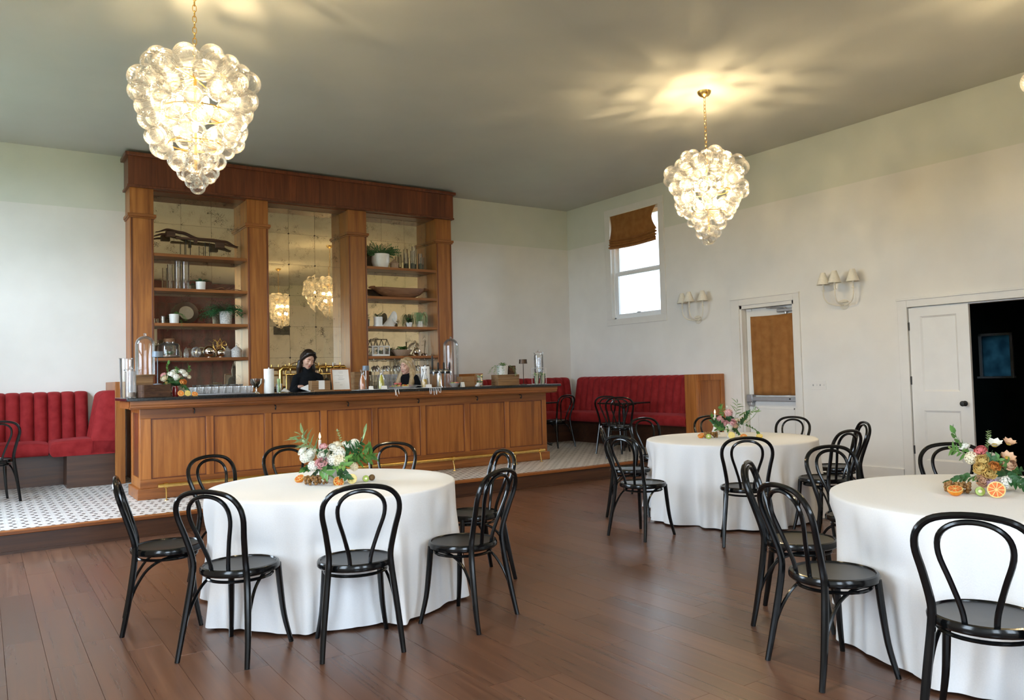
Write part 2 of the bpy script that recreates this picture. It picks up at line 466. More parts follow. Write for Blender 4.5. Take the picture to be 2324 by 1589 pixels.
class G:
    def __init__(s):
        s.v, s.f, s.mi = [], [], []
        s.cur = 0

    def add(s, vs, fs):
        b = len(s.v)
        s.v.extend([tuple(p) for p in vs])
        s.f.extend([tuple(b + i for i in q) for q in fs])
        s.mi.extend([s.cur] * len(fs))
        return s

    def mat(s, i):
        s.cur = i
        return s

    def box(s, x0, x1, y0, y1, z0, z1):
        v = [(x0, y0, z0), (x1, y0, z0), (x1, y1, z0), (x0, y1, z0), (x0, y0, z1), (x1, y0, z1), (x1, y1, z1), (x0, y1, z1)]
        return s.add(v, [(0, 3, 2, 1), (4, 5, 6, 7), (0, 1, 5, 4), (1, 2, 6, 5), (2, 3, 7, 6), (3, 0, 4, 7)])

    def cbox(s, c, d, rot=None):
        """box centred at c with sizes d and optional rotation matrix"""
        x, y, z = d[0] / 2, d[1] / 2, d[2] / 2
        v = [Vector(p) for p in [(-x, -y, -z), (x, -y, -z), (x, y, -z), (-x, y, -z), (-x, -y, z), (x, -y, z), (x, y, z), (-x, y, z)]]
        if rot is not None:
            v = [rot @ p for p in v]
        v = [p + Vector(c) for p in v]
        return s.add(v, [(0, 3, 2, 1), (4, 5, 6, 7), (0, 1, 5, 4), (1, 2, 6, 5), (2, 3, 7, 6), (3, 0, 4, 7)])

    def tube(s, path, r, seg=8, closed=False, cap=True):
        P = [Vector(p) for p in path]
        L = len(P)
        rr = r if isinstance(r, (list, tuple)) else [r] * L
        if len(rr) != L:
            k = len(rr)
            rr = [rr[min(k - 2, int(i / (L - 1) * (k - 1)))] * (1 - ((i / (L - 1) * (k - 1)) - min(k - 2, int(i / (L - 1) * (k - 1))))) + rr[min(k - 1, min(k - 2, int(i / (L - 1) * (k - 1))) + 1)] * ((i / (L - 1) * (k - 1)) - min(k - 2, int(i / (L - 1) * (k - 1)))) for i in range(L)]
        tang = []
        for i in range(L):
            a = P[(i - 1) % L] if (closed or i > 0) else P[i]
            b = P[(i + 1) % L] if (closed or i < L - 1) else P[i]
            t = b - a
            tang.append(t.normalized() if t.length > 1e-9 else Vector((0, 0, 1)))
        nrm = tang[0].orthogonal().normalized()
        vs = []
        for i in range(L):
            nrm = (nrm - tang[i] * nrm.dot(tang[i]))
            nrm = nrm.normalized() if nrm.length > 1e-9 else tang[i].orthogonal().normalized()
            bi = tang[i].cross(nrm)
            for k in range(seg):
                a = 2 * PI * k / seg
                vs.append(P[i] + (nrm * math.cos(a) + bi * math.sin(a)) * rr[i])
        fs = []
        for i in range(L if closed else L - 1):
            for k in range(seg):
                a, b = i * seg + k, i * seg + (k + 1) % seg
                j = (i + 1) % L
                fs.append((a, b, j * seg + (k + 1) % seg, j * seg + k))
        if cap and not closed:
            fs.append(tuple(range(seg - 1, -1, -1)))
            fs.append(tuple((L - 1) * seg + k for k in range(seg)))
        return s.add(vs, fs)

    def lathe(s, prof, seg=20, c=(0, 0, 0), sx=1.0, sy=1.0, rot=None):
        vs, fs = [], []
        for (r, z) in prof:
            for k in range(seg):
                a = 2 * PI * k / seg
                p = Vector((r * math.cos(a) * sx, r * math.sin(a) * sy, z))
                if rot is not None:
                    p = rot @ p
                vs.append(p + Vector(c))
        n = len(prof)
        for i in range(n - 1):
            for k in range(seg):
                fs.append((i * seg + k, i * seg + (k + 1) % seg, (i + 1) * seg + (k + 1) % seg, (i + 1) * seg + k))
        if prof[0][0] > 1e-6:
            fs.append(tuple(range(seg - 1, -1, -1)))
        if prof[-1][0] > 1e-6:
            fs.append(tuple((n - 1) * seg + k for k in range(seg)))
        return s.add(vs, fs)

    def open_lathe(s, prof, seg=20, c=(0, 0, 0)):
        vs, fs = [], []
        for (r, z) in prof:
            for k in range(seg):
                a = 2 * PI * k / seg
                vs.append((r * math.cos(a) + c[0], r * math.sin(a) + c[1], z + c[2]))
        for i in range(len(prof) - 1):
            for k in range(seg):
                fs.append((i * seg + k, i * seg + (k + 1) % seg, (i + 1) * seg + (k + 1) % seg, (i + 1) * seg + k))
        return s.add(vs, fs)

    def ball(s, c, r, seg=12, rings=8, rot=None):
        rx, ry, rz = r if isinstance(r, (tuple, list)) else (r, r, r)
        vs, fs = [], []
        top = Vector((0, 0, rz))
        vs.append(top)
        for i in range(1, rings):
            t = PI * i / rings
            for k in range(seg):
                a = 2 * PI * k / seg
                vs.append(Vector((rx * math.sin(t) * math.cos(a), ry * math.sin(t) * math.sin(a), rz * math.cos(t))))
        vs.append(Vector((0, 0, -rz)))
        if rot is not None:
            vs = [rot @ p for p in vs]
        vs = [p + Vector(c) for p in vs]
        for k in range(seg):
            fs.append((0, 1 + k, 1 + (k + 1) % seg))
        for i in range(rings - 2):
            for k in range(seg):
                fs.append((1 + i * seg + k, 1 + (i + 1) * seg + k, 1 + (i + 1) * seg + (k + 1) % seg, 1 + i * seg + (k + 1) % seg))
        last = len(vs) - 1
        o = 1 + (rings - 2) * seg
        for k in range(seg):
            fs.append((o + k, last, o + (k + 1) % seg))
        return s.add(vs, fs)

    def grid(s, fn, nu, nv, wrapu=False):
        vs, fs = [], []
        for j in range(nv + 1):
            for i in range(nu if wrapu else nu + 1):
                vs.append(fn(i / nu, j / nv))
        w = nu if wrapu else nu + 1
        for j in range(nv):
            for i in range(nu):
                a = j * w + i
                b = j * w + (i + 1) % w
                fs.append((a, b, b + w, a + w))
        return s.add(vs, fs)

    def mesh(s, name, mats, smooth=True, sharp=38):
        me = bpy.data.meshes.new(name)
        me.from_pydata(s.v, [], s.f)
        for mm in (mats if isinstance(mats, (list, tuple)) else [mats]):
            me.materials.append(mm)
        if max(s.mi, default=0) > 0:
            me.polygons.foreach_set('material_index', s.mi)
        if smooth:
            me.polygons.foreach_set('use_smooth', [True] * len(me.polygons))
            me.set_sharp_from_angle(angle=math.radians(sharp))
        me.update()
        return me

    def obj(s, name, mats, parent=None, loc=(0, 0, 0), rot=(0, 0, 0), smooth=True, sharp=38, bevel=0.0, solid=0.0):
        o = bpy.data.objects.new(name, s.mesh(name, mats, smooth, sharp))
        COL.objects.link(o)
        o.location, o.rotation_euler = loc, rot
        if parent is not None:
            o.parent = parent
        if solid:
            md = o.modifiers.new('thickness', 'SOLIDIFY')
            md.thickness = solid
            md.offset = 0
        if bevel:
            md = o.modifiers.new('bevel', 'BEVEL')
            md.width = bevel
            md.segments = 2
            md.limit_method = 'ANGLE'
        return o


def put(me, name, parent=None, loc=(0, 0, 0), rot=(0, 0, 0), scale=1.0):
    o = bpy.data.objects.new(name, me)
    COL.objects.link(o)
    o.location, o.rotation_euler = loc, rot
    o.scale = (scale, scale, scale) if isinstance(scale, (int, float)) else scale
    if parent is not None:
        o.parent = parent
    return o


def tag(o, label, cat, group=None):
    o['label'], o['category'] = label, cat
    if group:
        o['group'] = group
    return o


def thing(name, label, cat, loc=(0, 0, 0), rz=0.0, group=None):
    o = bpy.data.objects.new(name, None)
    COL.objects.link(o)
    o.empty_display_size = 0.1
    o.location = loc
    o.rotation_euler = (0, 0, rz)
    return tag(o, label, cat, group)


def struct(o):
    o['kind'] = 'structure'
    return o


KIDS = {}


def children(o):
    return [c for c in COL.objects if c.parent == o]


def dup(root, loc, rz, label=None, group=None, kids=None):
    r = root.copy()
    COL.objects.link(r)
    r.location = loc
    r.rotation_euler = (0, 0, rz)
    if label:
        r['label'] = label
    if group:
        r['group'] = group
    for ch, subs in kids:
        c = ch.copy()
        COL.objects.link(c)
        c.parent = r
        for g in subs:
            d = g.copy()
            COL.objects.link(d)
            d.parent = c
    return r


def family(root):
    return [(c, children(c)) for c in children(root)]


def rotm(x=0, y=0, z=0):
    return Euler((x, y, z)).to_matrix()


# ================================================================== THE SETTING
def wall_boxes(axis, c0, c1, u0, u1, z0, z1, openings):
    """solid wall between c0..c1 with rectangular openings; axis is the direction it runs along"""
    g = G()
    cuts = sorted({u0, u1, *[o[0] for o in openings], *[o[1] for o in openings]})
    for a, b in zip(cuts, cuts[1:]):
        holes = sorted([(o[2], o[3]) for o in openings if o[0] <= a + 1e-6 and o[1] >= b - 1e-6])
        z = z0
        for h0, h1 in holes + [(z1, z1)]:
            if h0 > z + 1e-6:
                if axis == 'x':
                    g.box(a, b, c0, c1, z, h0)
                else:
                    g.box(c0, c1, a, b, z, h0)
            z = max(z, h1)
    return g


T = 0.16
D1 = (6.826, 7.781, 0.0, 2.38)      # exit door opening (right wall)
D2 = (3.78, 5.205, 0.0, 2.135)      # double door opening (right wall)
W1 = (9.407, 10.63, 2.386, 4.25)    # high window (right wall)
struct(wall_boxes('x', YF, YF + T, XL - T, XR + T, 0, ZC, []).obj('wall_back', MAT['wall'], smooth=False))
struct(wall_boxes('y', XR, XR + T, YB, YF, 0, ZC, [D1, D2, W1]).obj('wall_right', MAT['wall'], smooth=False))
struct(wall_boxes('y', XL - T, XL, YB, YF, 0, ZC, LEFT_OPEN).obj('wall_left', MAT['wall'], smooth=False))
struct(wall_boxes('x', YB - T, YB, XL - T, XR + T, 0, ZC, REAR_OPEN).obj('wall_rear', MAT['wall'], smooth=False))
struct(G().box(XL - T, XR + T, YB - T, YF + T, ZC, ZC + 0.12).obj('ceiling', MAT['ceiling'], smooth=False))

# floor: a slab carrying single planks that run away from the rear wall
floor = struct(G().box(XL - T, XR + T, YB - T, YS + 0.06, -0.14, -0.0045).obj('floor', MAT['wood_riser'], smooth=False))
PW, PL = 0.182, 1.22


def plank_geo(g, x0, x1, y0, y1):
    e = 0.0011
    v = [(x0, y0, -0.004), (x1, y0, -0.004), (x1, y1, -0.004), (x0, y1, -0.004),
         (x0 + e, y0 + e, 0), (x1 - e, y0 + e, 0), (x1 - e, y1 - e, 0), (x0 + e, y1 - e, 0)]
    return g.add(v, [(4, 5, 6, 7), (0, 1, 5, 4), (1, 2, 6, 5), (2, 3, 7, 6), (3, 0, 4, 7)])


cells = []
ncol = int(math.ceil((XR - XL) / PW))
prnd = random.Random(5)
for i in range(ncol):
    x0 = XL + i * PW
    x1 = min(XR, x0 + PW)
    y = YB - prnd.random() * PL
    while y < YS:
        a, b = max(y, YB), min(y + PL, YS)
        y += PL
        if b - a < 0.03:
            continue
        cx, cy = (x0 + x1) / 2, (a + b) / 2
        v = Vector((cx, cy, -1.42))
        dz = v.dot(fw)
        vis = dz > 0.8 and abs(v.dot(right) / dz * FPX) < 1330 and abs(v.dot(upv) / dz * FPX) < 1000
        cells.append((v.length if vis else 99, x0, x1, a, b))
cells.sort(key=lambda q: q[0])
pmesh = {}
rest = G()
for k, (d, x0, x1, a, b) in enumerate(cells):
    if d < 99 and k < 298:
        key = (round(x1 - x0, 3), round(b - a, 3))
        if key not in pmesh:
            pmesh[key] = plank_geo(G(), 0, x1 - x0, 0, b - a).mesh('plank', MAT['plank'], smooth=False)
        put(pmesh[key], 'plank', floor, (x0, a, 0))
    else:
        plank_geo(rest, x0, x1, a, b)
ro = rest.obj('planks', MAT['plank'], floor, smooth=False)
ro['kind'] = 'stuff'

# raised tiled platform with wooden nosing and riser
plat = struct(G().box(XL, XR, YS + 0.05, YF, 0, ZP).obj('floor_platform', MAT['tile'], smooth=False))
G().box(XL, XR, YS - 0.02, YS + 0.05, ZP - 0.032, ZP + 0.004).obj('nosing', MAT['wood_x'], plat, bevel=0.006)
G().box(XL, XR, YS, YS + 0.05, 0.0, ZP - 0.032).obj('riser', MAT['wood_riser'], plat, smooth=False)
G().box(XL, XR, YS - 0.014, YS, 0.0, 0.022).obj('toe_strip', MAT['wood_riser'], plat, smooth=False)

# baseboard along the right wall
bb = G()
for a, b in ((D2[1] + 0.13, D1[0] - 0.1), (D1[1] + 0.15, YS), (YB, D2[0] - 0.13)):
    bb.box(XR - 0.018, XR, a, b, 0, 0.15)
    bb.box(XR - 0.024, XR, a, b, 0, 0.03)
struct(bb.obj('baseboard_right', MAT['trim'], smooth=False))

# ---------------- window 1: high sash window in the right wall
win = struct(G().box(XR - 0.02, XR, W1[0] - 0.125, W1[1] + 0.14, W1[3], W1[3] + 0.12)
             .box(XR - 0.02, XR, W1[0] - 0.125, W1[1] + 0.14, W1[2] - 0.11, W1[2])
             .box(XR - 0.02, XR, W1[0] - 0.125, W1[0], W1[2], W1[3])
             .box(XR - 0.02, XR, W1[1], W1[1] + 0.14, W1[2], W1[3]).obj('window_1', MAT['trim'], bevel=0.004))


def sash(name, x0, x1, y0, y1, z0, z1, w, parent):
    g = G()
    g.box(x0, x1, y0, y0 + w, z0, z1).box(x0, x1, y1 - w, y1, z0, z1).box(x0, x1, y0 + w, y1 - w, z0, z0 + w).box(x0, x1, y0 + w, y1 - w, z1 - w, z1)
    o = g.obj(name, MAT['vinyl'], parent, bevel=0.004)
    G().box((x0 + x1) / 2 - 0.003, (x0 + x1) / 2 + 0.003, y0 + w, y1 - w, z0 + w, z1 - w).obj('pane', MAT['pane'], o, smooth=False)
    return o


g = G()
for (a, b, c, d) in ((W1[0], W1[0] + 0.03, W1[2], W1[3]), (W1[1] - 0.03, W1[1], W1[2], W1[3]), (W1[0], W1[1], W1[2], W1[2] + 0.03), (W1[0], W1[1], W1[3] - 0.03, W1[3])):
    g.box(XR + 0.05, XR + 0.16, a, b, c, d)
g.obj('window_frame', MAT['vinyl'], win, smooth=False)
sash('upper_sash', XR + 0.115, XR + 0.15, W1[0] + 0.03, W1[1] - 0.03, 3.19, W1[3] - 0.03, 0.055, win)
sash('lower_sash', XR + 0.07, XR + 0.11, W1[0] + 0.03, W1[1] - 0.03, W1[2] + 0.03, 3.22, 0.06, win)
G().box(XR + 0.055, XR + 0.07, 9.97, 10.06, W1[2] + 0.085, W1[2] + 0.10).obj('sash_lift', MAT['greymetal'], win)

# velvet roman shade drawn up at the top of that window
shade_rnd = random.Random(3)


def shade_fn(u, v):
    # v 0 top .. 1 bottom; the lower third is gathered into stacked folds
    y = 10.585 - u * 1.155
    inset = 0.0
    if v < 0.62:
        t = v / 0.62
        inset = 0.075 * math.sin(PI * min(1, t * 1.05)) * (1 - u) * 0.5 + 0.09 * math.sin(PI * t) * u
        z = 4.235 - t * 0.40 - 0.04 * math.sin(PI * u) * t
        x = XR - 0.036 - 0.02 * math.sin(PI * t) + 0.018 * math.sin(5 * u + 4 * t) * t
    else:
        t = (v - 0.62) / 0.38
        z = 3.835 - t * 0.19 - 0.045 * math.sin(PI * u) * (1 - 0.5 * t)
        x = XR - 0.036 - 0.035 * abs(math.sin(t * PI * 4.0)) - 0.012 * t
        inset = -0.012 + 0.012 * math.sin(t * 20)
    s = (u - 0.5) * 2
    return (x, y - (10.585 - 9.43) * 0 + (-inset * s if False else inset * (-1 if s < 0 else 1) * abs(s) ** 3), z)


sh = G().grid(shade_fn, 24, 60).obj('roman_shade', MAT['brownvelvet'], solid=0.006)
tag(sh, 'rust brown velvet roman shade pulled up in the high window', 'window shade')

# ---------------- door 1: exit door with push bar, velvet covered glass
d1 = struct(G().box(XR - 0.022, XR, D1[1], D1[1] + 0.155, 0, D1[3] + 0.10)
            .box(XR - 0.022, XR, D1[0] - 0.095, D1[0], 0, D1[3] + 0.10)
            .box(XR - 0.022, XR, D1[0], D1[1], D1[3], D1[3] + 0.10)
            .box(XR - 0.034, XR, D1[0] - 0.10, D1[1] + 0.16, D1[3] + 0.09, D1[3] + 0.11).obj('door_1', MAT['trim'], bevel=0.004))
G().box(XR, XR + T, D1[1] - 0.035, D1[1], 0, D1[3]).box(XR, XR + T, D1[0], D1[0] + 0.035, 0, D1[3]).box(XR, XR + T, D1[0], D1[1], D1[3] - 0.05, D1[3]).obj('door_jamb', MAT['trim'], d1, smooth=False)
LX0, LX1 = XR + 0.10, XR + 0.145
ly0, ly1, gz0, gz1, gy0, gy1 = D1[0] + 0.04, D1[1] - 0.042, 1.052, 2.195, 6.885, 7.64
leaf = G().box(LX0, LX1, ly0, gy0, 0.01, 2.325).box(LX0, LX1, gy1, ly1, 0.01, 2.325).box(LX0, LX1, gy0, gy1, 0.01, gz0).box(LX0, LX1, gy0, gy1, gz1, 2.325).obj('door_leaf', MAT['door'], d1, smooth=False)
G().box(LX0 + 0.015, LX0 + 0.022, gy0, gy1, gz0, gz1).obj('pane', MAT['pane'], leaf, smooth=False)
gg = G()
for (a, b, c, d) in ((6.95, 7.60, 0.2, 0.215), (6.95, 7.60, 0.845, 0.86), (6.95, 6.965, 0.2, 0.86), (7.585, 7.60, 0.2, 0.86)):
    gg.box(LX0 - 0.006, LX0, a, b, c, d)
gg.obj('panel_moulding', MAT['door'], leaf, smooth=False)
pb = G().box(LX0 - 0.075, LX0 - 0.035, ly0 + 0.01, 7.64, 0.962, 1.022).box(LX0 - 0.035, LX0, 7.50, 7.60, 0.97, 1.015).box(LX0 - 0.035, LX0, ly0 + 0.02, ly0 + 0.10, 0.97, 1.015).obj('push_bar', MAT['greymetal'], d1, bevel=0.006)
G().box(LX0 - 0.085, LX0, 7.62, 7.725, 0.945, 1.055).box(LX0 - 0.07, LX0, 7.64, 7.70, 0.88, 0.945).obj('latch_case', MAT['greymetal'], pb, bevel=0.01)
G().box(LX0 - 0.078, LX0 - 0.07, 6.96, 6.985, 0.985, 1.005).obj('dogging_key', MAT['matte_black'], pb)
cl = G().box(LX0 - 0.055, LX0, 6.885, 7.16, 2.235, 2.285).obj('door_closer', MAT['greymetal'], d1, bevel=0.012)
G().tube([(LX0 - 0.03, 7.02, 2.285), (LX0 - 0.05, 7.05, 2.30), (LX0 - 0.07, 7.32, 2.315)], 0.011).obj('closer_arm', MAT['greymetal'], cl)
G().lathe([(0.015, -0.03), (0.02, 0), (0.012, 0.02)], 10, (LX0 - 0.03, 7.02, 2.235)).obj('closer_knob', MAT['steel'], cl)
G().box(LX0 - 0.02, LX0, 7.63, 7.725, 2.29, 2.325).obj('top_latch', MAT['trim'], d1)


def dcurt(u, v):
    y = 7.648 - u * 0.735 + 0.012 * math.sin(v * 3) * (0.5 - u)
    fold = 0.016 * math.sin(u * 17 + 0.7) + 0.014 * math.sin(u * 31 + v * 1.5) + 0.012 * math.sin(u * 7 + v * 2)
    return (LX0 - 0.026 + fold * 0.62 * (0.35 + 0.65 * v), y, 2.21 - v * 1.165 - 0.008 * math.sin(u * PI) * (1 - v))


cu = G().grid(dcurt, 60, 16).obj('door_curtain', MAT['brownvelvet'], solid=0.004)
tag(cu, 'rust brown velvet curtain covering the glass of the exit door', 'curtain')

# ---------------- door 2: white two panel double door, one leaf closed, the other open into a dark room
d2 = struct(G().box(XR - 0.022, XR, D2[1], D2[1] + 0.12, 0, D2[3] + 0.105)
            .box(XR - 0.022, XR, D2[0] - 0.12, D2[0], 0, D2[3] + 0.105)
            .box(XR - 0.022, XR, D2[0], D2[1], D2[3], D2[3] + 0.105)
            .box(XR - 0.036, XR, D2[0] - 0.13, D2[1] + 0.13, D2[3] + 0.085, D2[3] + 0.11).obj('door_2', MAT['trim'], bevel=0.004))
G().box(XR + 0.05, XR + T, D2[1] - 0.02, D2[1], 0, D2[3]).box(XR + 0.05, XR + T, D2[0], D2[0] + 0.02, 0, D2[3]).box(XR + 0.05, XR + T, D2[0], D2[1], D2[3] - 0.015, D2[3]).obj('door_jamb', MAT['trim'], d2, smooth=False)
a0, a1 = 4.492, 5.197
PN = [(1.105, 2.015), (0.28, 0.878)]
lf = G().box(XR + 0.004, XR + 0.042, a0, 4.628, 0.008, 2.122).box(XR + 0.004, XR + 0.042, 5.06, a1, 0.008, 2.122)
for (c, d) in ((0.008, 0.28), (0.878, 1.105), (2.015, 2.122)):
    lf.box(XR + 0.004, XR + 0.042, 4.628, 5.06, c, d)
lfo = lf.obj('door_leaf', MAT['door'], d2, smooth=False)
for (c, d) in PN:
    e = 0.022
    y0, y1 = 4.628, 5.06
    xa, xb = XR + 0.004, XR + 0.016
    v = [(xa, y0, c), (xa, y1, c), (xa, y1, d), (xa, y0, d), (xb, y0 + e, c + e), (xb, y1 - e, c + e), (xb, y1 - e, d - e), (xb, y0 + e, d - e)]
    G().add(v, [(0, 1, 5, 4), (1, 2, 6, 5), (2, 3, 7, 6), (3, 0, 4, 7), (4, 5, 6, 7)]).obj('door_panel', MAT['door'], lfo, smooth=False)
for z in (1.90, 1.24, 0.40):
    G().box(XR - 0.004, XR + 0.008, 5.190, 5.206, z - 0.05, z + 0.05).obj('hinge', MAT['matte_black'], lfo)
G().lathe([(0.032, 0), (0.032, 0.006), (0.012, 0.012), (0.012, 0.04), (0.028, 0.048), (0.032, 0.062), (0.024, 0.076), (0.0, 0.08)], 18, (XR + 0.004, 4.577, 0.968), rot=rotm(y=-PI / 2)).obj('door_knob', MAT['matte_black'], lfo)
lf2 = G().box(XR + 0.06, XR + 0.76, D2[0] + 0.02, D2[0] + 0.058, 0.008, 2.122).obj('open_leaf', MAT['door'], d2, smooth=False)

# the dark room beyond the open leaf
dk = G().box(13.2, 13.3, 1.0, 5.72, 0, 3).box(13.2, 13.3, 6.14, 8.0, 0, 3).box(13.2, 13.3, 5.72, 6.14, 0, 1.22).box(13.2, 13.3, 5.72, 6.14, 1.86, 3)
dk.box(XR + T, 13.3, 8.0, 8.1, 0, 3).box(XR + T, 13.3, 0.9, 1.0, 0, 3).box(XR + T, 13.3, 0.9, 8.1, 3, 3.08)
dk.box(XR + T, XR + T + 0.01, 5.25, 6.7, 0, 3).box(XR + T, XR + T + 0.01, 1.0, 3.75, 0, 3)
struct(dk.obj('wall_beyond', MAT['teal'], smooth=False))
struct(G().box(XR + T, 13.3, 0.9, 8.1, -0.14, 0).obj('floor_beyond', MAT['plank'], smooth=False))
w3 = struct(G().box(13.17, 13.2, 5.68, 5.72, 1.2, 1.9).box(13.17, 13.2, 6.14, 6.18, 1.2, 1.9).box(13.17, 13.2, 5.68, 6.18, 1.86, 1.9).box(13.12, 13.2, 5.66, 6.2, 1.19, 1.22).obj('window_2', MAT['vinyl'], smooth=False))


def frost():
    mt, nt, b, out = new_mat('frosted_blue_pane')
    nt.nodes.remove(b)
    n = N(nt)
    tl = n.node('ShaderNodeBsdfTranslucent')
    f = n.noise(n.mapped((1, 1, 1)), 5.0, 2)
    n.put(tl.inputs[0], n.ramp(f, [(0.3, (0.020, 0.040, 0.052)), (0.7, (0.04, 0.075, 0.09))]))
    nt.links.new(tl.outputs[0], out.inputs[0])
    return mt


G().box(13.215, 13.22, 5.72, 6.14, 1.22, 1.86).obj('pane', frost(), w3, smooth=False)

# glazed openings behind the camera and to its left (windows that let the daylight in)
n_w = 3
for (a, b, z0, z1) in REAR_OPEN:
    g = G()
    for (p, q) in ((a, a + 0.06), (b - 0.06, b), ((a + b) / 2 - 0.03, (a + b) / 2 + 0.03)):
        g.box(p, q, YB - 0.12, YB - 0.05, z0, z1)
    for z in (z0, (z0 + z1) / 2, z1 - 0.06):
        g.box(a, b, YB - 0.12, YB - 0.05, z, z + 0.06)
    struct(g.obj('window_%d' % n_w, MAT['vinyl'], smooth=False))
    n_w += 1
for (a, b, z0, z1) in LEFT_OPEN:
    g = G()
    for (p, q) in ((a, a + 0.05), (b - 0.05, b)):
        g.box(XL - 0.12, XL - 0.05, p, q, z0, z1)
    for z in (z0, (z0 + z1) / 2, z1 - 0.05):
        g.box(XL - 0.12, XL - 0.05, a, b, z, z + 0.05)
    struct(g.obj('window_%d' % n_w, MAT['vinyl'], smooth=False))
    n_w += 1
# lawn outside
struct(G().box(-60, 60, -60, 60, -0.6, -0.45).obj('ground_outside', MAT['grass'], smooth=False))

# red stage drape on the rear wall, seen in the antique mirrors
def drape_fn(u, v):
    return (4.22 + u * 3.25, YB + 0.14 + 0.075 * math.sin(u * 62 + 1.2 * math.sin(u * 9)) + 0.02 * math.sin(u * 23 + 1), 0.02 + v * 3.95)


dr = thing('stage_drape', 'dark red floor length drape with flat valance, seen in the mirrors', 'curtain', (0, 0, 0))
G().grid(drape_fn, 200, 2).obj('drape', MAT['drape'], dr)
G().box(4.15, 7.55, YB + 0.02, YB + 0.26, 3.85, 4.56).obj('valance', MAT['drape'], dr, smooth=False)
tv = thing('wall_screen', 'black screen on the wall facing the bar, seen in the mirror', 'screen', (8.1, YB, 3.3))
G().box(-0.34, 0.34, 0.02, 0.06, -0.40, 0.40).obj('bezel', MAT['matte_black'], tv, bevel=0.006)
G().box(-0.32, 0.32, 0.06, 0.063, -0.38, 0.38).obj('display', MAT['screen'], tv, smooth=False)

# wall switch plate beside the exit door
sw = thing('switch_plate', 'white four gang light switch plate beside the exit door', 'light switch', (XR, 6.484, 1.19))
G().box(-0.006, 0, -0.116, 0.116, -0.06, 0.06).obj('plate', MAT['trim'], sw, bevel=0.002)
for k in range(4):
    y = -0.081 + k * 0.054
    G().box(-0.016, -0.005, y - 0.005, y + 0.005, -0.012, 0.012).obj('toggle', MAT['greymetal'] if k % 2 else MAT['trim'], sw)

# ---------------- wall sconces
def sconce(y0, z0, label):
    t = thing('wall_sconce', label, 'wall lamp', (XR, y0, z0), 0, 'plaster sconces on the white wall')
    G().lathe([(0.065, 0), (0.068, 0.01), (0.05, 0.022), (0.0, 0.026)], 24, (0, 0, 0), rot=rotm(y=-PI / 2)).obj('backplate', MAT['plaster'], t)
    G().ball((-0.03, 0, 0.035), (0.03, 0.07, 0.02), 14, 8).obj('shell', MAT['plaster'], t)
    for dy, px, in ((0.215, 0.13), (0.0, 0.20), (-0.215, 0.13)):
        path = catmull([(-0.02, 0, 0.0), (-0.05, dy * 0.25, -0.015), (-px * 0.8, dy * 0.8, 0.03), (-px, dy, 0.12), (-px, dy, 0.27)], 5)
        a = G().tube(path, 0.0085, 8).obj('arm', MAT['plaster'], t)
        G().lathe([(0.011, 0.20), (0.013, 0.205), (0.013, 0.29), (0.006, 0.30)], 10, (-px, dy, 0)).obj('candle_sleeve', MAT['plaster'], a)
        G().lathe([(0.006, 0.195), (0.022, 0.19), (0.022, 0.196), (0.01, 0.203)], 12, (-px, dy, 0)).obj('bobeche', MAT['plaster'], a)
        G().open_lathe([(0.085, 0.275), (0.084, 0.28), (0.030, 0.435), (0.028, 0.432), (0.081, 0.278), (0.085, 0.275)], 26, (-px, dy, 0)).obj('lamp_shade', MAT['plaster'], t)
    return t


sconce(8.60, 2.236, 'cream plaster sconce with three shades between the high window and exit door')
sconce(6.05, 2.25, 'cream plaster sconce with three shades between the exit door and panelled door')

# ================================================================== BACK BAR CABINET
cab = thing('back_bar_cabinet', 'tall walnut shelving with four pillars, cornice and antique mirror backs', 'cabinet', (4.1, YF, ZP))
CX, CY, CZ = 4.1, YF, ZP
YP = 11.50                       # pillar fronts
PILL = [(1.635, 1.93), (3.172, 3.48), (4.72, 5.028), (6.27, 6.565)]
BAYS = [(1.93, 3.172), (3.48, 4.72), (5.028, 6.27)]


def cpart(g, name, mt, parent=cab, **k):
    """part given in world coordinates under the cabinet empty"""
    if parent is cab:
        g.v = [(x - CX, y - CY, z - CZ) for x, y, z in g.v]
    else:
        g.v = [(x - CX, y - CY, z - CZ) for x, y, z in g.v]
    return g.obj(name, mt, parent, **k)


for (x0, x1) in PILL:
    p = cpart(G().box(x0, x1, YP, YF - 0.005, ZP, 4.12), 'pillar', MAT['wood'], bevel=0.004)
    for (a, b) in ((x0 + 0.012, x0 + 0.030), (x1 - 0.030, x1 - 0.012)):
        cpart(G().box(a, b, YP - 0.008, YP, ZP, 3.70), 'edge_bead', MAT['wood_dark'], p, bevel=0.003)
    cpart(G().box(x0 - 0.03, x1 + 0.03, YP - 0.03, YF - 0.04, 3.695, 3.735).box(x0 - 0.018, x1 + 0.018, YP - 0.018, YF - 0.04, 3.675, 3.695), 'collar', MAT['wood_x'], p, bevel=0.004)
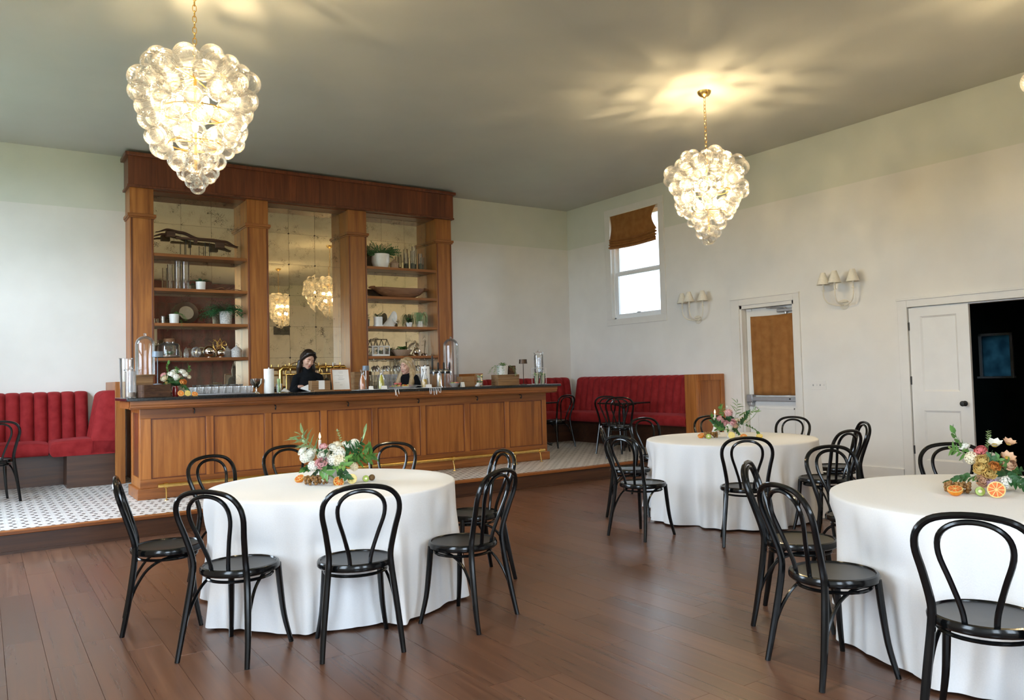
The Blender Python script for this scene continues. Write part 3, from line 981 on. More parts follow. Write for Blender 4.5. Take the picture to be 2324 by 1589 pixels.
# cornice of vertical veneer boards with crown and lower bead
cor = cpart(G().box(1.62, 6.585, YP - 0.035, YF - 0.005, 4.10, 4.52), 'cornice', MAT['wood_dark'], smooth=False)
xs = [1.612]
crnd = random.Random(8)
while xs[-1] < 6.5:
    xs.append(min(6.59, xs[-1] + 0.30 + crnd.random() * 0.16))
for a, b in zip(xs, xs[1:]):
    cpart(G().box(a + 0.0008, b - 0.0008, YP - 0.045, YP - 0.034, 4.115, 4.505), 'veneer_board', MAT['wood_dark'], cor, smooth=False)
cpart(G().box(1.575, 6.63, YP - 0.085, YF - 0.004, 4.50, 4.55), 'crown', MAT['wood_dark'], cor, bevel=0.006)
cpart(G().box(1.60, 6.60, YP - 0.06, YF - 0.004, 4.085, 4.115), 'lower_bead', MAT['wood_dark'], cor, bevel=0.005)
for (x0, x1) in BAYS:
    cpart(G().box(x0, x1, YP + 0.06, YF - 0.05, 4.075, 4.12), 'bay_soffit', MAT['wood_dark'], smooth=False)
SHELF_Z = [3.22, 2.745, 2.265, 1.79]
for bi in (0, 2):
    x0, x1 = BAYS[bi]
    for z in SHELF_Z:
        cpart(G().box(x0 + 0.001, x1 - 0.001, YP + 0.005, YF - 0.05, z - 0.042, z), 'shelf', MAT['wood_x'], bevel=0.003)
# antique mirror panels, every one set very slightly out of true
YM = 11.852
mr = random.Random(21)
for bi, (x0, x1) in enumerate(BAYS):
    nx = 3
    wx = (x1 - x0) / nx
    for i in range(nx):
        zz = [1.05, 1.31, 1.787, 2.264, 2.742, 3.22, 3.697, 4.08]
        for a, b in zip(zz, zz[1:]):
            t1, t2 = mr.uniform(-0.0035, 0.0035), mr.uniform(-0.0035, 0.0035)
            if bi == 1 and i == 1:
                t1 += 0.012
            w2, h2 = wx / 2 - 0.0012, (b - a) / 2 - 0.0012
            g = G().cbox((0, 0, 0), (2 * w2, 0.006, 2 * h2))
            o = g.obj('mirror_panel', MAT['mirror'], cab, smooth=False)
            o.location = (x0 + wx * (i + 0.5) - CX, YM - CY, (a + b) / 2 - CZ)
            o.rotation_euler = (t2, 0, t1)
    if bi == 1:
        ros = G().lathe([(0.012, 0), (0.012, 0.006), (0.005, 0.012), (0.0, 0.013)], 10, rot=rotm(x=PI / 2)).mesh('mirror_rosette', MAT['bronze'])
        for i in (1, 2):
            for z in (1.787, 2.264, 2.742, 3.22, 3.697):
                put(ros, 'mirror_rosette', cab, (x0 + wx * i - CX, YM - 0.004 - CY, z - CZ))
cpart(G().box(1.93, 6.27, YM + 0.006, YF - 0.004, 1.0, 4.1), 'backing', MAT['matte_black'], smooth=False)
# back counter below the bays (below the line of sight)
cpart(G().box(1.95, 6.25, YP - 0.40, YP - 0.012, ZP, ZP + 0.93), 'counter_body', MAT['wood'], smooth=False)
cpart(G().box(1.90, 6.30, YP - 0.43, YP - 0.006, ZP + 0.93, ZP + 0.965), 'counter_top', MAT['stone'], bevel=0.004)
for (x0, x1) in BAYS:
    cpart(G().box(x0 + 0.002, x1 - 0.002, YP - 0.006, YP + 0.34, ZP + 0.93, ZP + 0.965), 'counter_recess', MAT['stone'], smooth=False)
ZBC = ZP + 0.9662

# ================================================================== BAR
YBAR = 9.27
bar = thing('bar', 'long walnut bar with eight recessed panels and a plinth', 'bar counter', (4.1, 9.5, ZP))


def bpart(g, name, mt, parent=None, **k):
    g.v = [(x - 4.1, y - 9.5, z - ZP) for x, y, z in g.v]
    return g.obj(name, mt, parent or bar, **k)


BX0, BX1, BYB = 1.405, 6.822, 9.86
bpart(G().box(BX0 + 0.012, BX1 - 0.012, YBAR + 0.012, BYB, ZP, 1.25), 'carcass', MAT['wood_dark'], smooth=False)
bpart(G().box(1.374, 6.845, YBAR - 0.035, BYB + 0.01, ZP, 0.312), 'plinth', MAT['wood_x'], bevel=0.006)
bpart(G().box(BX0, BX1, YBAR - 0.004, YBAR + 0.02, 0.312, 0.408), 'bottom_rail', MAT['wood_x'], bevel=0.003)
bpart(G().box(BX0, BX1, YBAR - 0.004, YBAR + 0.02, 1.06, 1.25), 'top_rail', MAT['wood_x'], bevel=0.003)
PAN = [(1.516, 2.082), (2.163, 2.735), (2.816, 3.409), (3.492, 4.082), (4.160, 4.766), (4.843, 5.435), (5.518, 6.095), (6.170, 6.745)]
edges = [BX0] + [v for p in PAN for v in p] + [BX1]
for a, b in zip(edges[0::2], edges[1::2]):
    bpart(G().box(a, b, YBAR - 0.004, YBAR + 0.02, 0.408, 1.06), 'stile', MAT['wood'], bevel=0.003)
for (a, b) in PAN:
    p = bpart(G().box(a, b, YBAR + 0.008, YBAR + 0.016, 0.408, 1.06), 'panel', MAT['wood'], smooth=False)
    g = G()
    w = 0.011
    g.box(a, b, YBAR + 0.000, YBAR + 0.008, 0.408, 0.408 + w).box(a, b, YBAR + 0.000, YBAR + 0.008, 1.06 - w, 1.06)
    g.box(a, a + w, YBAR + 0.000, YBAR + 0.008, 0.408 + w, 1.06 - w).box(b - w, b, YBAR + 0.000, YBAR + 0.008, 0.408 + w, 1.06 - w)
    bpart(g, 'panel_bead', MAT['wood_dark'], p, smooth=False)
# side panel at the left end
for nm, (y0, y1, z0, z1) in (('end_stile', (YBAR, YBAR + 0.08, 0.312, 1.25)), ('end_stile', (BYB - 0.08, BYB, 0.312, 1.25)), ('end_rail', (YBAR + 0.08, BYB - 0.08, 1.12, 1.25)), ('end_rail', (YBAR + 0.08, BYB - 0.08, 0.312, 0.42))):
    for xx0, xx1 in ((BX0 - 0.002, BX0 + 0.014), (BX1 - 0.014, BX1 + 0.002)):
        bpart(G().box(xx0, xx1, y0, y1, z0, z1), nm, MAT['wood'], bevel=0.003)
# moulded apron below the top
ap = G()
prof = [(0.0, 1.256), (0.0, 1.215), (0.012, 1.205), (0.012, 1.19), (0.03, 1.172), (0.09, 1.165), (0.09, 1.256)]
yf = 9.085
for (x0, x1) in ((1.29, 6.90),):
    vs, fs = [], []
    for x in (x0, x1):
        for (d, z) in prof:
            vs.append((x, yf + d, z))
    n = len(prof)
    for i in range(n):
        fs.append((i, (i + 1) % n, n + (i + 1) % n, n + i))
    fs.append(tuple(range(n - 1, -1, -1)))
    fs.append(tuple(range(n, 2 * n)))
    ap.add(vs, fs)
ap.box(1.29, 6.90, yf + 0.06, YBAR, 1.19, 1.25)
ap.box(1.29, 1.405, YBAR, BYB, 1.172, 1.256).box(6.822, 6.90, YBAR, BYB, 1.172, 1.256)
bpart(ap, 'apron', MAT['wood_x'], smooth=False)
for x in (1.95, 2.85, 3.75, 4.72, 5.62, 6.35):
    bpart(G().tube(catmull([(x, YBAR - 0.004, 1.15), (x, YBAR - 0.05, 1.145), (x, YBAR - 0.06, 1.12), (x, YBAR - 0.045, 1.10), (x, YBAR - 0.03, 1.115)], 4), 0.006, 6), 'bag_hook', MAT['matte_black'])
btop = G().box(1.25, 6.945, 9.05, 9.92, 1.256, 1.29).obj('stone_slab', MAT['stone'], bevel=0.006)
tag(btop, 'polished black stone bar top covered with drinks things', 'countertop')
ZT = 1.2908

# brass foot rail along the front of the bar
fr = thing('foot_rail', 'brass foot rail on small brackets along the bar plinth', 'foot rail', (4.1, 9.1, ZP))
G().tube([(-2.55, 0, 0.155), (2.55, 0, 0.155)], 0.022, 14).obj('rail', MAT['brass'], fr)
for k, x in enumerate((-2.47, -1.25, 0.0, 1.05, 2.04, 2.47)):
    b = G().tube(catmull([(x, 0.0, 0.13), (x, -0.015, 0.09), (x, -0.03, 0.02), (x, -0.03, 0.004)], 4), 0.007, 8).lathe([(0.024, 0.0), (0.022, 0.006), (0.008, 0.009)], 12, (x, -0.03, 0)).obj('bracket', MAT['brass'], fr)
    G().tube([(x - 0.02, 0, 0.155), (x + 0.02, 0, 0.155)], 0.029, 14).tube([(x, 0, 0.155), (x, 0.137, 0.155)], 0.012, 8).obj('clamp', MAT['brass'], b)

# ================================================================== BANQUETTES
def channel_mesh(w, zb, zt, d0, d1, mt):
    """one padded upright channel; local x across, -y to the front, z up; back plane at y=0"""
    def fn(u, v):
        x = (u - 0.5) * w
        b = math.sqrt(max(0.0, 1 - (abs(u - 0.5) * 2) ** 2.1))
        if v < 0.72:
            t = v / 0.72
            z = zb + (zt - 0.09 - zb) * t
            d = d0 + (d1 - d0) * t
            return (x, -(d - 0.055 + 0.06 * b), z)
        t = (v - 0.72) / 0.28 * PI / 2
        rr = 0.09
        dd = d1 - 0.055 + 0.06 * b
        zz = zt - rr + (rr - 0.014 * (1 - b)) * math.sin(t)
        return (x, -dd * (math.cos(t) if t < PI / 2 - 1e-6 else 0.0) ** 0.6, zz)
    return G().grid(fn, 8, 22).mesh('back_channel', mt)


CH = channel_mesh(0.165, 0.70, 1.37, 0.27, 0.17, MAT['red'])
CHN = channel_mesh(0.150, 0.70, 1.37, 0.27, 0.17, MAT['red'])


def seat_mesh(L, d, zb, zt, name='seat_cushion'):
    """cushion length L along x, depth d toward -y"""
    def fn(u, v):
        x = (u - 0.5) * L
        ex = 1 - (abs(u - 0.5) * 2) ** 14
        # profile around front
        t = v
        if t < 0.55:
            s = t / 0.55
            y, z = -d * s * 0.94, zt + 0.018 * math.sin(PI * s)
        elif t < 0.85:
            a = (t - 0.55) / 0.30 * PI
            hh = (zt - zb) / 2
            y, z = -d * 0.94 - 0.06 * d * math.sin(a) - 0.012, zb + hh + hh * math.cos(a)
        else:
            s = (t - 0.85) / 0.15
            y, z = -d * 0.94 * (1 - s), zb
        z = zb + (z - zb) * (0.86 + 0.14 * ex)
        return (x, y, z)
    g = G().grid(fn, 18, 26)
    for uu in (0.0, 1.0):
        n = 26
        ring = [fn(uu, j / n) for j in range(n + 1)]
        g.add(ring, [tuple(range(len(ring))) if uu else tuple(range(len(ring) - 1, -1, -1))])
    return g.mesh(name, MAT['red'], sharp=55)


# right-hand banquette: along the right wall and round the corner along the back wall
bq = thing('banquette', 'crimson velvet channel back corner banquette with panelled walnut end', 'banquette', (9.0, 10.5, ZP))


def qpart(me, name, x, y, z, rz, sc=1.0, par=None):
    return put(me, name, par or bq, (x - 9.0, y - 10.5, z - ZP), (0, 0, rz), sc)


y = 8.37 + 0.0825
k = 0
while y < 11.62:
    qpart(CH, 'back_channel', XR - 0.006, y, 0, -PI / 2)
    y += 0.167
x = 7.06 + 0.0825
while x < 9.16:
    qpart(CH, 'back_channel', x, YF - 0.006, 0, 0)
    x += 0.167
L1 = 1.62
S1 = seat_mesh(L1 - 0.004, 0.60, 0.585, 0.745)
for k in range(2):
    qpart(S1, 'seat_cushion', XR - 0.01, 8.37 + L1 * (k + 0.5), 0, -PI / 2)
S2 = seat_mesh(1.70 - 0.004, 0.60, 0.585, 0.745)
qpart(S2, 'seat_cushion', 7.06 + 0.85, YF - 0.01, 0, 0)
S2b = seat_mesh(0.60, 0.28, 0.585, 0.745)
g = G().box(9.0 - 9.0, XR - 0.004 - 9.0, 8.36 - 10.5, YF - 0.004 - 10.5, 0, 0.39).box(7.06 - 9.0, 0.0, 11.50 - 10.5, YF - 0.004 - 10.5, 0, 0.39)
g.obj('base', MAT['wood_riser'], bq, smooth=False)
ep = G().box(8.762 - 9, XR - 0.004 - 9, 8.124 - 10.5, 8.365 - 10.5, 0, 1.375 - ZP).obj('end_panel', MAT['wood'], bq, bevel=0.004)
g = G()
for (a, b, c, d) in ((8.775, 9.36, 1.28, 1.372), (8.775, 9.36, ZP + 0.004, ZP + 0.1), (8.775, 8.855, ZP + 0.1, 1.28), (9.28, 9.36, ZP + 0.1, 1.28)):
    g.box(a - 9, b - 9, 8.112 - 10.5, 8.124 - 10.5, c - ZP, d - ZP)
g.obj('panel_frame', MAT['wood'], ep, bevel=0.003)
# mirrored divider next to the cabinet on the right side of the bar
DV = G().box(6.70 - 9, 6.822 - 9, 11.0 - 10.5, YF - 0.004 - 10.5, 0, 1.475 - ZP).obj('divider_post', MAT['wood'], bq, bevel=0.004)

# left-hand banquette: return against its divider, then along the back wall
bl = thing('banquette', 'crimson velvet channel back banquette ending at a walnut divider beside the bar', 'banquette', (0.5, 11.4, ZP))


def lpart(me, name, x, y, z, rz, sc=1.0):
    return put(me, name, bl, (x - 0.5, y - 11.4, z - ZP), (0, 0, rz), sc)


x = 1.16 - 0.075
while x > XL + 0.09:
    lpart(CHN, 'back_channel', x, YF - 0.006, 0, 0)
    x -= 0.152
for y in (11.09, 11.24, 11.39, 11.54):
    lpart(CHN, 'back_channel', 1.384, y, 0, -PI / 2)
# padded end of the return
def endfn(u, v):
    prof = [(1.384, 0.60), (1.10, 0.60), (1.115, 0.70), (1.175, 1.15), (1.21, 1.27), (1.27, 1.355), (1.384, 1.37)]
    i = min(len(prof) - 2, int(v * (len(prof) - 1)))
    t = v * (len(prof) - 1) - i
    px = prof[i][0] * (1 - t) + prof[i + 1][0] * t
    pz = prof[i][1] * (1 - t) + prof[i + 1][1] * t
    return px, pz


ring = []
for j in range(25):
    px, pz = endfn(0, j / 24)
    ring.append((px, pz))
g = G()
vs = []
for yy, sc in ((11.05, 1.0), (11.02, 0.985), (11.0, 0.94)):
    for (px, pz) in ring:
        vs.append((1.384 + (px - 1.384) * sc - 0.5, yy - 11.4, 0.60 + (pz - 0.60) * (1 - (1 - sc) * 0.5) - ZP))
nn = len(ring)
fs = []
for i in range(2):
    for j in range(nn):
        fs.append((i * nn + j, i * nn + (j + 1) % nn, (i + 1) * nn + (j + 1) % nn, (i + 1) * nn + j))
fs.append(tuple(2 * nn + j for j in range(nn)))
fs.append(tuple(nn - 1 - j for j in range(nn)))
g.add(vs, fs).obj('back_end_pad', MAT['red'], bl, sharp=60)
SR = seat_mesh(0.60, 0.69, 0.585, 0.765)
lpart(SR, 'seat_cushion', 1.384, 11.30, 0, -PI / 2)
SL = seat_mesh(1.85, 0.62, 0.585, 0.745)
lpart(SL, 'seat_cushion', XL + 0.925 + 0.005, YF - 0.01, 0, 0)
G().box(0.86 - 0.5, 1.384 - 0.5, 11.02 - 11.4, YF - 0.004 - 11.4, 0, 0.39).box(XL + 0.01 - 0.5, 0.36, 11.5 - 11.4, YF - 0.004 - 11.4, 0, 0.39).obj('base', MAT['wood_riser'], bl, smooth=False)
G().box(1.386 - 0.5, 1.502 - 0.5, 11.0 - 11.4, YF - 0.004 - 11.4, 0, 1.475 - ZP).obj('divider_post', MAT['wood'], bl, bevel=0.004)

# ================================================================== CHANDELIERS
BUB = [G().ball((0, 0, 0), r, 20, 14).mesh('glass_bubble', MAT['bubble'], sharp=180) for r in (0.056, 0.068, 0.080, 0.092)]


def egg(t):
    """radius of the bubble cluster at height t (0 bottom .. 1 top)"""
    pts = [(0, 0.0), (0.08, 0.045), (0.2, 0.15), (0.35, 0.26), (0.55, 0.335), (0.75, 0.375), (0.88, 0.36), (0.95, 0.27), (1.0, 0.14)]
    for (a, ra), (b, rb) in zip(pts, pts[1:]):
        if t <= b:
            return ra + (rb - ra) * (t - a) / (b - a)
    return 0.14


def chandelier(x, y, label, seed, power, zlow=2.86, zhigh=3.83):
    rn = random.Random(seed)
    t = thing('chandelier', label, 'chandelier', (x, y, ZC), 0, 'glass bubble chandeliers')
    can = G().lathe([(0.0, -0.075), (0.012, -0.074), (0.02, -0.062), (0.05, -0.05), (0.072, -0.025), (0.078, 0.0)], 24).obj('ceiling_canopy', MAT['gold'], t)
    # chain of links
    link = G().tube(catmull([(0.0, 0, 0.026), (0.012, 0, 0.016), (0.012, 0, -0.016), (0, 0, -0.026), (-0.012, 0, -0.016), (-0.012, 0, 0.016)], 3, True), 0.0032, 6, closed=True).mesh('chain_link', MAT['gold'])
    z = -0.095
    k = 0
    while ZC + z > zhigh - 0.12:
        put(link, 'chain_link', t, (0, 0, z), (0, 0, (k % 2) * PI / 2))
        z -= 0.042
        k += 1
    H = zhigh - zlow
    base = zlow - ZC
    # brass frame
    fg = G().tube([(0, 0, zhigh - 0.06 - ZC), (0, 0, base + 0.12)], 0.011, 8)
    for hh in (0.35, 0.6, 0.85):
        rr = egg(hh) * 0.72
        fg.tube([(rr * math.cos(a), rr * math.sin(a), base + hh * H) for a in [2 * PI * i / 24 for i in range(24)]], 0.006, 6, closed=True)
        for q in range(4):
            a = q * PI / 2 + hh
            fg.tube([(0, 0, base + hh * H + 0.02), (rr * math.cos(a), rr * math.sin(a), base + hh * H)], 0.005, 6)
    fg.obj('frame', MAT['gold'], t)
    bulb = G().ball((0, 0, 0), (0.022, 0.022, 0.04), 10, 8).mesh('bulb', MAT['bulb'])
    for hh in (0.45, 0.66):
        for q in range(4):
            a = q * PI / 2 + hh * 3
            put(bulb, 'bulb', t, (0.13 * math.cos(a), 0.13 * math.sin(a), base + hh * H))
    n = 100
    for i in range(n):
        tt = ((i + 0.5) / n) ** 0.72
        a = i * 2.39996 + rn.uniform(-0.25, 0.25)
        rr = egg(tt) * rn.uniform(0.84, 1.12)
        ki = min(3, max(0, int(0.4 + tt * 3.2 + rn.uniform(-0.8, 0.8))))
        put(BUB[ki], 'glass_bubble', t, (rr * math.cos(a), rr * math.sin(a), base + tt * H + rn.uniform(-0.02, 0.02)),
            (rn.uniform(0, 6), rn.uniform(0, 6), rn.uniform(0, 6)))
    l = bpy.data.lights.new('chandelier_light', 'POINT')
    l.energy = power / 4
    l.color = (1.0, 0.74, 0.40)
    l.shadow_soft_size = 0.03
    for q in range(4):
        lo = bpy.data.objects.new('chandelier_light', l)
        COL.objects.link(lo)
        lo.parent = t
        lo.location = (0.13 * math.cos(q * PI / 2 + 0.66 * 3), 0.13 * math.sin(q * PI / 2 + 0.66 * 3), base + 0.66 * H)
    return t


CHP = 310.0
chandelier(1.315, 6.10, 'large glass bubble chandelier hanging before the left bay of the bar shelving', 3, CHP)
chandelier(6.755, 5.994, 'glass bubble chandelier on a gilt chain above the table beside the exit door', 9, CHP)
chandelier(6.80, 2.25, 'glass bubble chandelier above the table by the panelled door, seen in the mirror', 14, CHP)

chandelier(1.315, 2.25, 'unseen glass bubble chandelier above the open floor, added for its warm light', 20, CHP)  # fourth of the grid, out of view, added for its warm light

# ================================================================== BENTWOOD CHAIRS
def make_chair():
    t = thing('bentwood_chair', 'black bentwood chair', 'chair')
    half = [(0.207, -0.240, 0.0), (0.196, -0.215, 0.13), (0.178, -0.188, 0.30), (0.163, -0.172, 0.44), (0.160, -0.178, 0.52), (0.178, -0.212, 0.64),
            (0.197, -0.245, 0.745), (0.180, -0.266, 0.815), (0.120, -0.277, 0.862)]
    pts = half + [(0, -0.280, 0.878)] + [(-x, y, z) for x, y, z in half[::-1]]
    path = catmull(pts, 4)
    L = len(path)
    rad = [0.0125 + 0.005 * min(1, abs(i / (L - 1) - 0.5) * 2.6) - (0.004 * max(0, abs(i / (L - 1) - 0.5) * 2 - 0.8) / 0.2) for i in range(L)]
    G().tube(path, rad, 9).obj('back_frame', MAT['black'], t)
    ih = [(0.050, -0.165, 0.435), (0.058, -0.177, 0.51), (0.088, -0.209, 0.62), (0.119, -0.240, 0.725), (0.112, -0.259, 0.795), (0.068, -0.268, 0.838)]
    path = catmull(ih + [(0, -0.270, 0.852)] + [(-x, y, z) for x, y, z in ih[::-1]], 4)
    G().tube(path, 0.0110, 8).obj('inner_hoop', MAT['black'], t)
    G().lathe([(0.180, 0.424), (0.196, 0.424), (0.204, 0.432), (0.205, 0.448), (0.199, 0.460), (0.188, 0.463), (0.182, 0.455), (0.180, 0.440)], 36).obj('seat_rim', MAT['black'], t)
    G().lathe([(0.184, 0.438), (0.184, 0.455), (0.15, 0.450), (0.08, 0.445), (0.0, 0.444)], 32).obj('seat', MAT['seatblack'], t)
    for s in (-1, 1):
        G().tube(catmull([(s * 0.148, 0.125, 0.44), (s * 0.156, 0.135, 0.30), (s * 0.168, 0.150, 0.15), (s * 0.192, 0.178, 0.0)], 4), [0.0175, 0.017, 0.015, 0.0125], 9).obj('leg', MAT['black'], t)
        G().tube(catmull([(s * 0.186, -0.198, 0.19), (s * 0.176, -0.165, 0.27), (s * 0.162, -0.105, 0.355), (s * 0.145, -0.02, 0.400), (s * 0.125, 0.07, 0.410), (s * 0.115, 0.11, 0.405)], 4), 0.0085, 7).obj('brace', MAT['black'], t)
    G().tube([(0.165 * math.cos(a), 0.165 * math.sin(a), 0.398) for a in [2 * PI * i / 32 for i in range(32)]], 0.0085, 7, closed=True).obj('under_ring', MAT['black'], t)
    return t


chair0 = make_chair()
chair_kids = family(chair0)
chair_used = [False]
CHAIR_AT = []


def place_chair(x, y, fx, fy, label, group, z=0.0, jitter=0.0):
    """chair with its seat centre over x,y facing the point fx,fy"""
    rz = math.atan2(fy - y, fx - x) - PI / 2 + jitter
    CHAIR_AT.append((x, y))
    if not chair_used[0]:
        chair_used[0] = True
        chair0.location = (x, y, z)
        chair0.rotation_euler = (0, 0, rz)
        chair0['label'] = label
        chair0['group'] = group
        return chair0
    return dup(chair0, (x, y, z), rz, label, group, chair_kids)


T1, T2, T3 = (1.92, 4.99), (6.15, 5.28), (4.33, 1.93)
TRS = {T1: 0.780, T2: 0.810, T3: 0.832}
K = 'black bentwood chair '
for (x, y, lb) in ((1.145, 4.354, 'facing the bar, next to the side on chair by the step'),
                   (1.676, 4.056, 'facing the bar, directly before the halved lemon and cut kiwi'),
                   (2.352, 4.064, 'with its empty seat turned beside the cloth, last before the open floor'),
                   (2.88, 4.85, 'half hidden at the open floor end of the bar side table'),
                   (0.93, 5.16, 'standing side on between the white cloth and the platform step'),
                   (1.52, 5.93, 'behind the bar side table, before the brass rail end'),
                   (2.09, 6.30, 'behind the sage leaves of the white bouquet, back to the bar'),
                   (2.71, 5.92, 'behind the table before the bar, right of the white bouquet')):
    place_chair(x, y, *T1, K + lb, 'chairs around the round table nearest the bar')
for (x, y, lb) in ((5.42, 5.96, 'by the platform step, side on to the table near the exit door'),
                   (4.80, 5.12, 'with a shining seat, nearest the open floor at the exit door table'),
                   (5.24, 4.36, 'with its back before the lemon half of the pink bouquet table'),
                   (6.13, 4.24, 'between the exit door table and the chairs of the panelled door table'),
                   (6.93, 4.63, 'beside the white wall, closest to the panelled door'),
                   (7.26, 5.50, 'behind the table, directly before the exit door'),
                   (7.08, 6.32, 'behind the lit taper, before the walnut banquette end'),
                   (6.45, 6.63, 'behind the exit door table, between the step and the banquette')):
    place_chair(x, y, *T2, K + lb, 'chairs around the round table by the exit door')
for (x, y, lb) in ((3.833, 2.815, 'half hidden behind another at the table with orange halves'),
                   (3.335, 2.27, 'with its whole seat showing at the table with orange halves'),
                   (3.19, 1.52, 'before the standing orange half, back to the open floor'),
                   (4.73, 3.02, 'squeezed between the two tables on the wall side'),
                   (5.26, 2.62, 'behind the colourful bouquet, before the panelled door')):
    place_chair(x, y, *T3, K + lb, 'chairs around the round table by the panelled door')
C1 = 'black bentwood chair on the tiled platform at the bistro table by the banquette'
place_chair(7.76, 8.70, 8.5, 9.45, C1, 'chairs on the tiled platform', ZP)
place_chair(8.09, 9.24, 8.6, 9.52, 'black bentwood chair behind another at the bistro table by the banquette', 'chairs on the tiled platform', ZP)
place_chair(8.08, 10.70, 8.0, 11.3, 'black bentwood chair on the tiled platform at the table behind the bar end', 'chairs on the tiled platform', ZP)
place_chair(0.10, 10.35, -0.1, 11.2, 'black bentwood chair on the tiled platform by the left banquette', 'chairs on the tiled platform', ZP)


# ================================================================== BISTRO TABLES ON THE PLATFORM
def bistro(x, y, label):
    t = thing('bistro_table', label, 'table', (x, y, ZP), 0, 'bistro tables on the platform')
    G().box(-0.30, 0.30, -0.30, 0.30, 0.735, 0.76).obj('tabletop', MAT['stone'], t, bevel=0.004)
    G().lathe([(0.10, 0.725), (0.10, 0.735)], 16).lathe([(0.032, 0.06), (0.04, 0.10), (0.026, 0.16), (0.024, 0.55), (0.032, 0.60), (0.024, 0.64), (0.03, 0.72), (0.09, 0.732)], 14).obj('column', MAT['iron'], t)
    for q in range(4):
        a = q * PI / 2 + PI / 4
        ca, sa = math.cos(a), math.sin(a)
        G().tube(catmull([(0.02 * ca, 0.02 * sa, 0.13), (0.12 * ca, 0.12 * sa, 0.10), (0.24 * ca, 0.24 * sa, 0.04), (0.30 * ca, 0.30 * sa, 0.022)], 4), [0.03, 0.025, 0.02, 0.021], 8).obj('foot', MAT['iron'], t)
        G().tube(catmull([(0.02 * ca, 0.02 * sa, 0.66), (0.06 * ca, 0.06 * sa, 0.70), (0.2 * ca, 0.2 * sa, 0.73)], 3), 0.012, 6).obj('top_bracket', MAT['iron'], t)
    return t


bistro(8.52, 9.47, 'square black bistro table on iron pedestal before the banquette along the white wall')
bistro(7.93, 11.12, 'square black bistro table mostly hidden behind the end of the bar')
bistro(-0.15, 10.95, 'square black bistro table by the banquette left of the bar')


# ================================================================== ROUND TABLES WITH CLOTHS
def round_table(c, label):
    TR = TRS[c]
    t = thing('round_table', label, 'table', (c[0], c[1], 0), 0, 'round tables under white cloths')
    G().lathe([(TR - 0.02, 0.715), (TR - 0.014, 0.72), (TR - 0.014, 0.735), (TR - 0.02, 0.74)], 48).obj('tabletop', MAT['crate'], t)
    for s in (-1, 1):
        for q in (-1, 1):
            G().tube([(s * 0.40, q * 0.35, 0.0), (s * 0.40, q * 0.35, 0.715)], 0.015, 8).obj('leg', MAT['greymetal'], t)
    return t


def cloth(c, label, seed):
    TR = TRS[c]
    rn = random.Random(seed)
    comps = [(k, rn.uniform(0, 2 * PI), rn.uniform(0.5, 1.0)) for k in (4, 7, 11, 16, 22, 29)]

    def fold(a):
        s = 0
        for k, p, w in comps:
            s += w * math.sin(k * a + p + 0.35 * math.sin(3 * a + p))
        s /= 1.9
        return math.copysign(abs(s) ** 0.85, s)

    dents = [(math.atan2(y - c[1], x - c[0]), math.hypot(x - c[0], y - c[1])) for (x, y) in CHAIR_AT if math.hypot(x - c[0], y - c[1]) < 1.25]
    NA, NV = 360, 34

    def fn(u, v):
        a = 2 * PI * u
        if v < 0.2:
            r = TR * (v / 0.2)
            return (r * math.cos(a), r * math.sin(a), 0.7465 + 0.0012 * math.sin(6 * r * math.cos(a) + seed) * (v / 0.2))
        t = (v - 0.2) / 0.8
        f = fold(a)
        if t < 0.08:
            q = t / 0.08 * PI / 2
            r = TR + 0.014 * math.sin(q)
            z = 0.7465 - 0.014 * (1 - math.cos(q))
        else:
            s = (t - 0.08) / 0.92
            amp = 0.066 * s ** 0.9
            r = TR + 0.014 + 0.035 * s + 0.02 * s * s + amp * f
            z = 0.7325 - s * (0.7325 - 0.016) + 0.012 * s * f * 0.4
            z = max(0.006, z)
            for (th, rc) in dents:
                da = abs((a - th + PI) % (2 * PI) - PI)
                if da < 0.36:
                    k = 1.0 if da < 0.235 else 0.5 + 0.5 * math.cos((da - 0.235) / 0.125 * PI)
                    kz = 1.0 if z < 0.50 else max(0.0, 1 - (z - 0.50) / 0.17)
                    lim = rc - 0.225 + 0.012 * min(0.0, f) * s
                    if r > lim:
                        r = r + (lim - r) * k * kz
        return (r * math.cos(a), r * math.sin(a), z)
    o = G().grid(fn, NA, NV, wrapu=True).obj('tablecloth', MAT['linen'], None, (c[0], c[1], 0), sharp=180)
    tag(o, label, 'tablecloth', 'white tablecloths')
    return o


round_table(T1, 'round banquet table hidden under its white cloth before the bar')
cloth(T1, 'floor length white cloth on the round table nearest the bar', 2)
round_table(T2, 'round banquet table hidden under its white cloth by the exit door')
cloth(T2, 'floor length white cloth on the round table by the exit door', 5)
round_table(T3, 'round banquet table hidden under its white cloth by the panelled door')
cloth(T3, 'floor length white cloth on the round table by the panelled door', 8)
ZTAB = 0.7485

# ================================================================== FLOWERS AND FOLIAGE
def leaf_geo(g, p, d, nrm, L, W, curl=0.25, n=4):
    """a pointed leaf from p along d, nrm is its upper side"""
    p, d, nrm = Vector(p), Vector(d).normalized(), Vector(nrm)
    sd = d.cross(nrm)
    sd = sd.normalized() if sd.length > 1e-6 else d.orthogonal().normalized()
    up_ = sd.cross(d).normalized()
    vs, fs = [], []
    for i in range(n + 1):
        t = i / n
        w = W * math.sin(PI * (t ** 0.75)) * 0.5
        c = p + d * (L * t) - up_ * (curl * L * t * t)
        vs += [c - sd * w + up_ * (w * 0.25), c, c + sd * w + up_ * (w * 0.25)]
    for i in range(n):
        a = i * 3
        fs += [(a, a + 1, a + 4, a + 3), (a + 1, a + 2, a + 5, a + 4)]
    g.add(vs, fs)


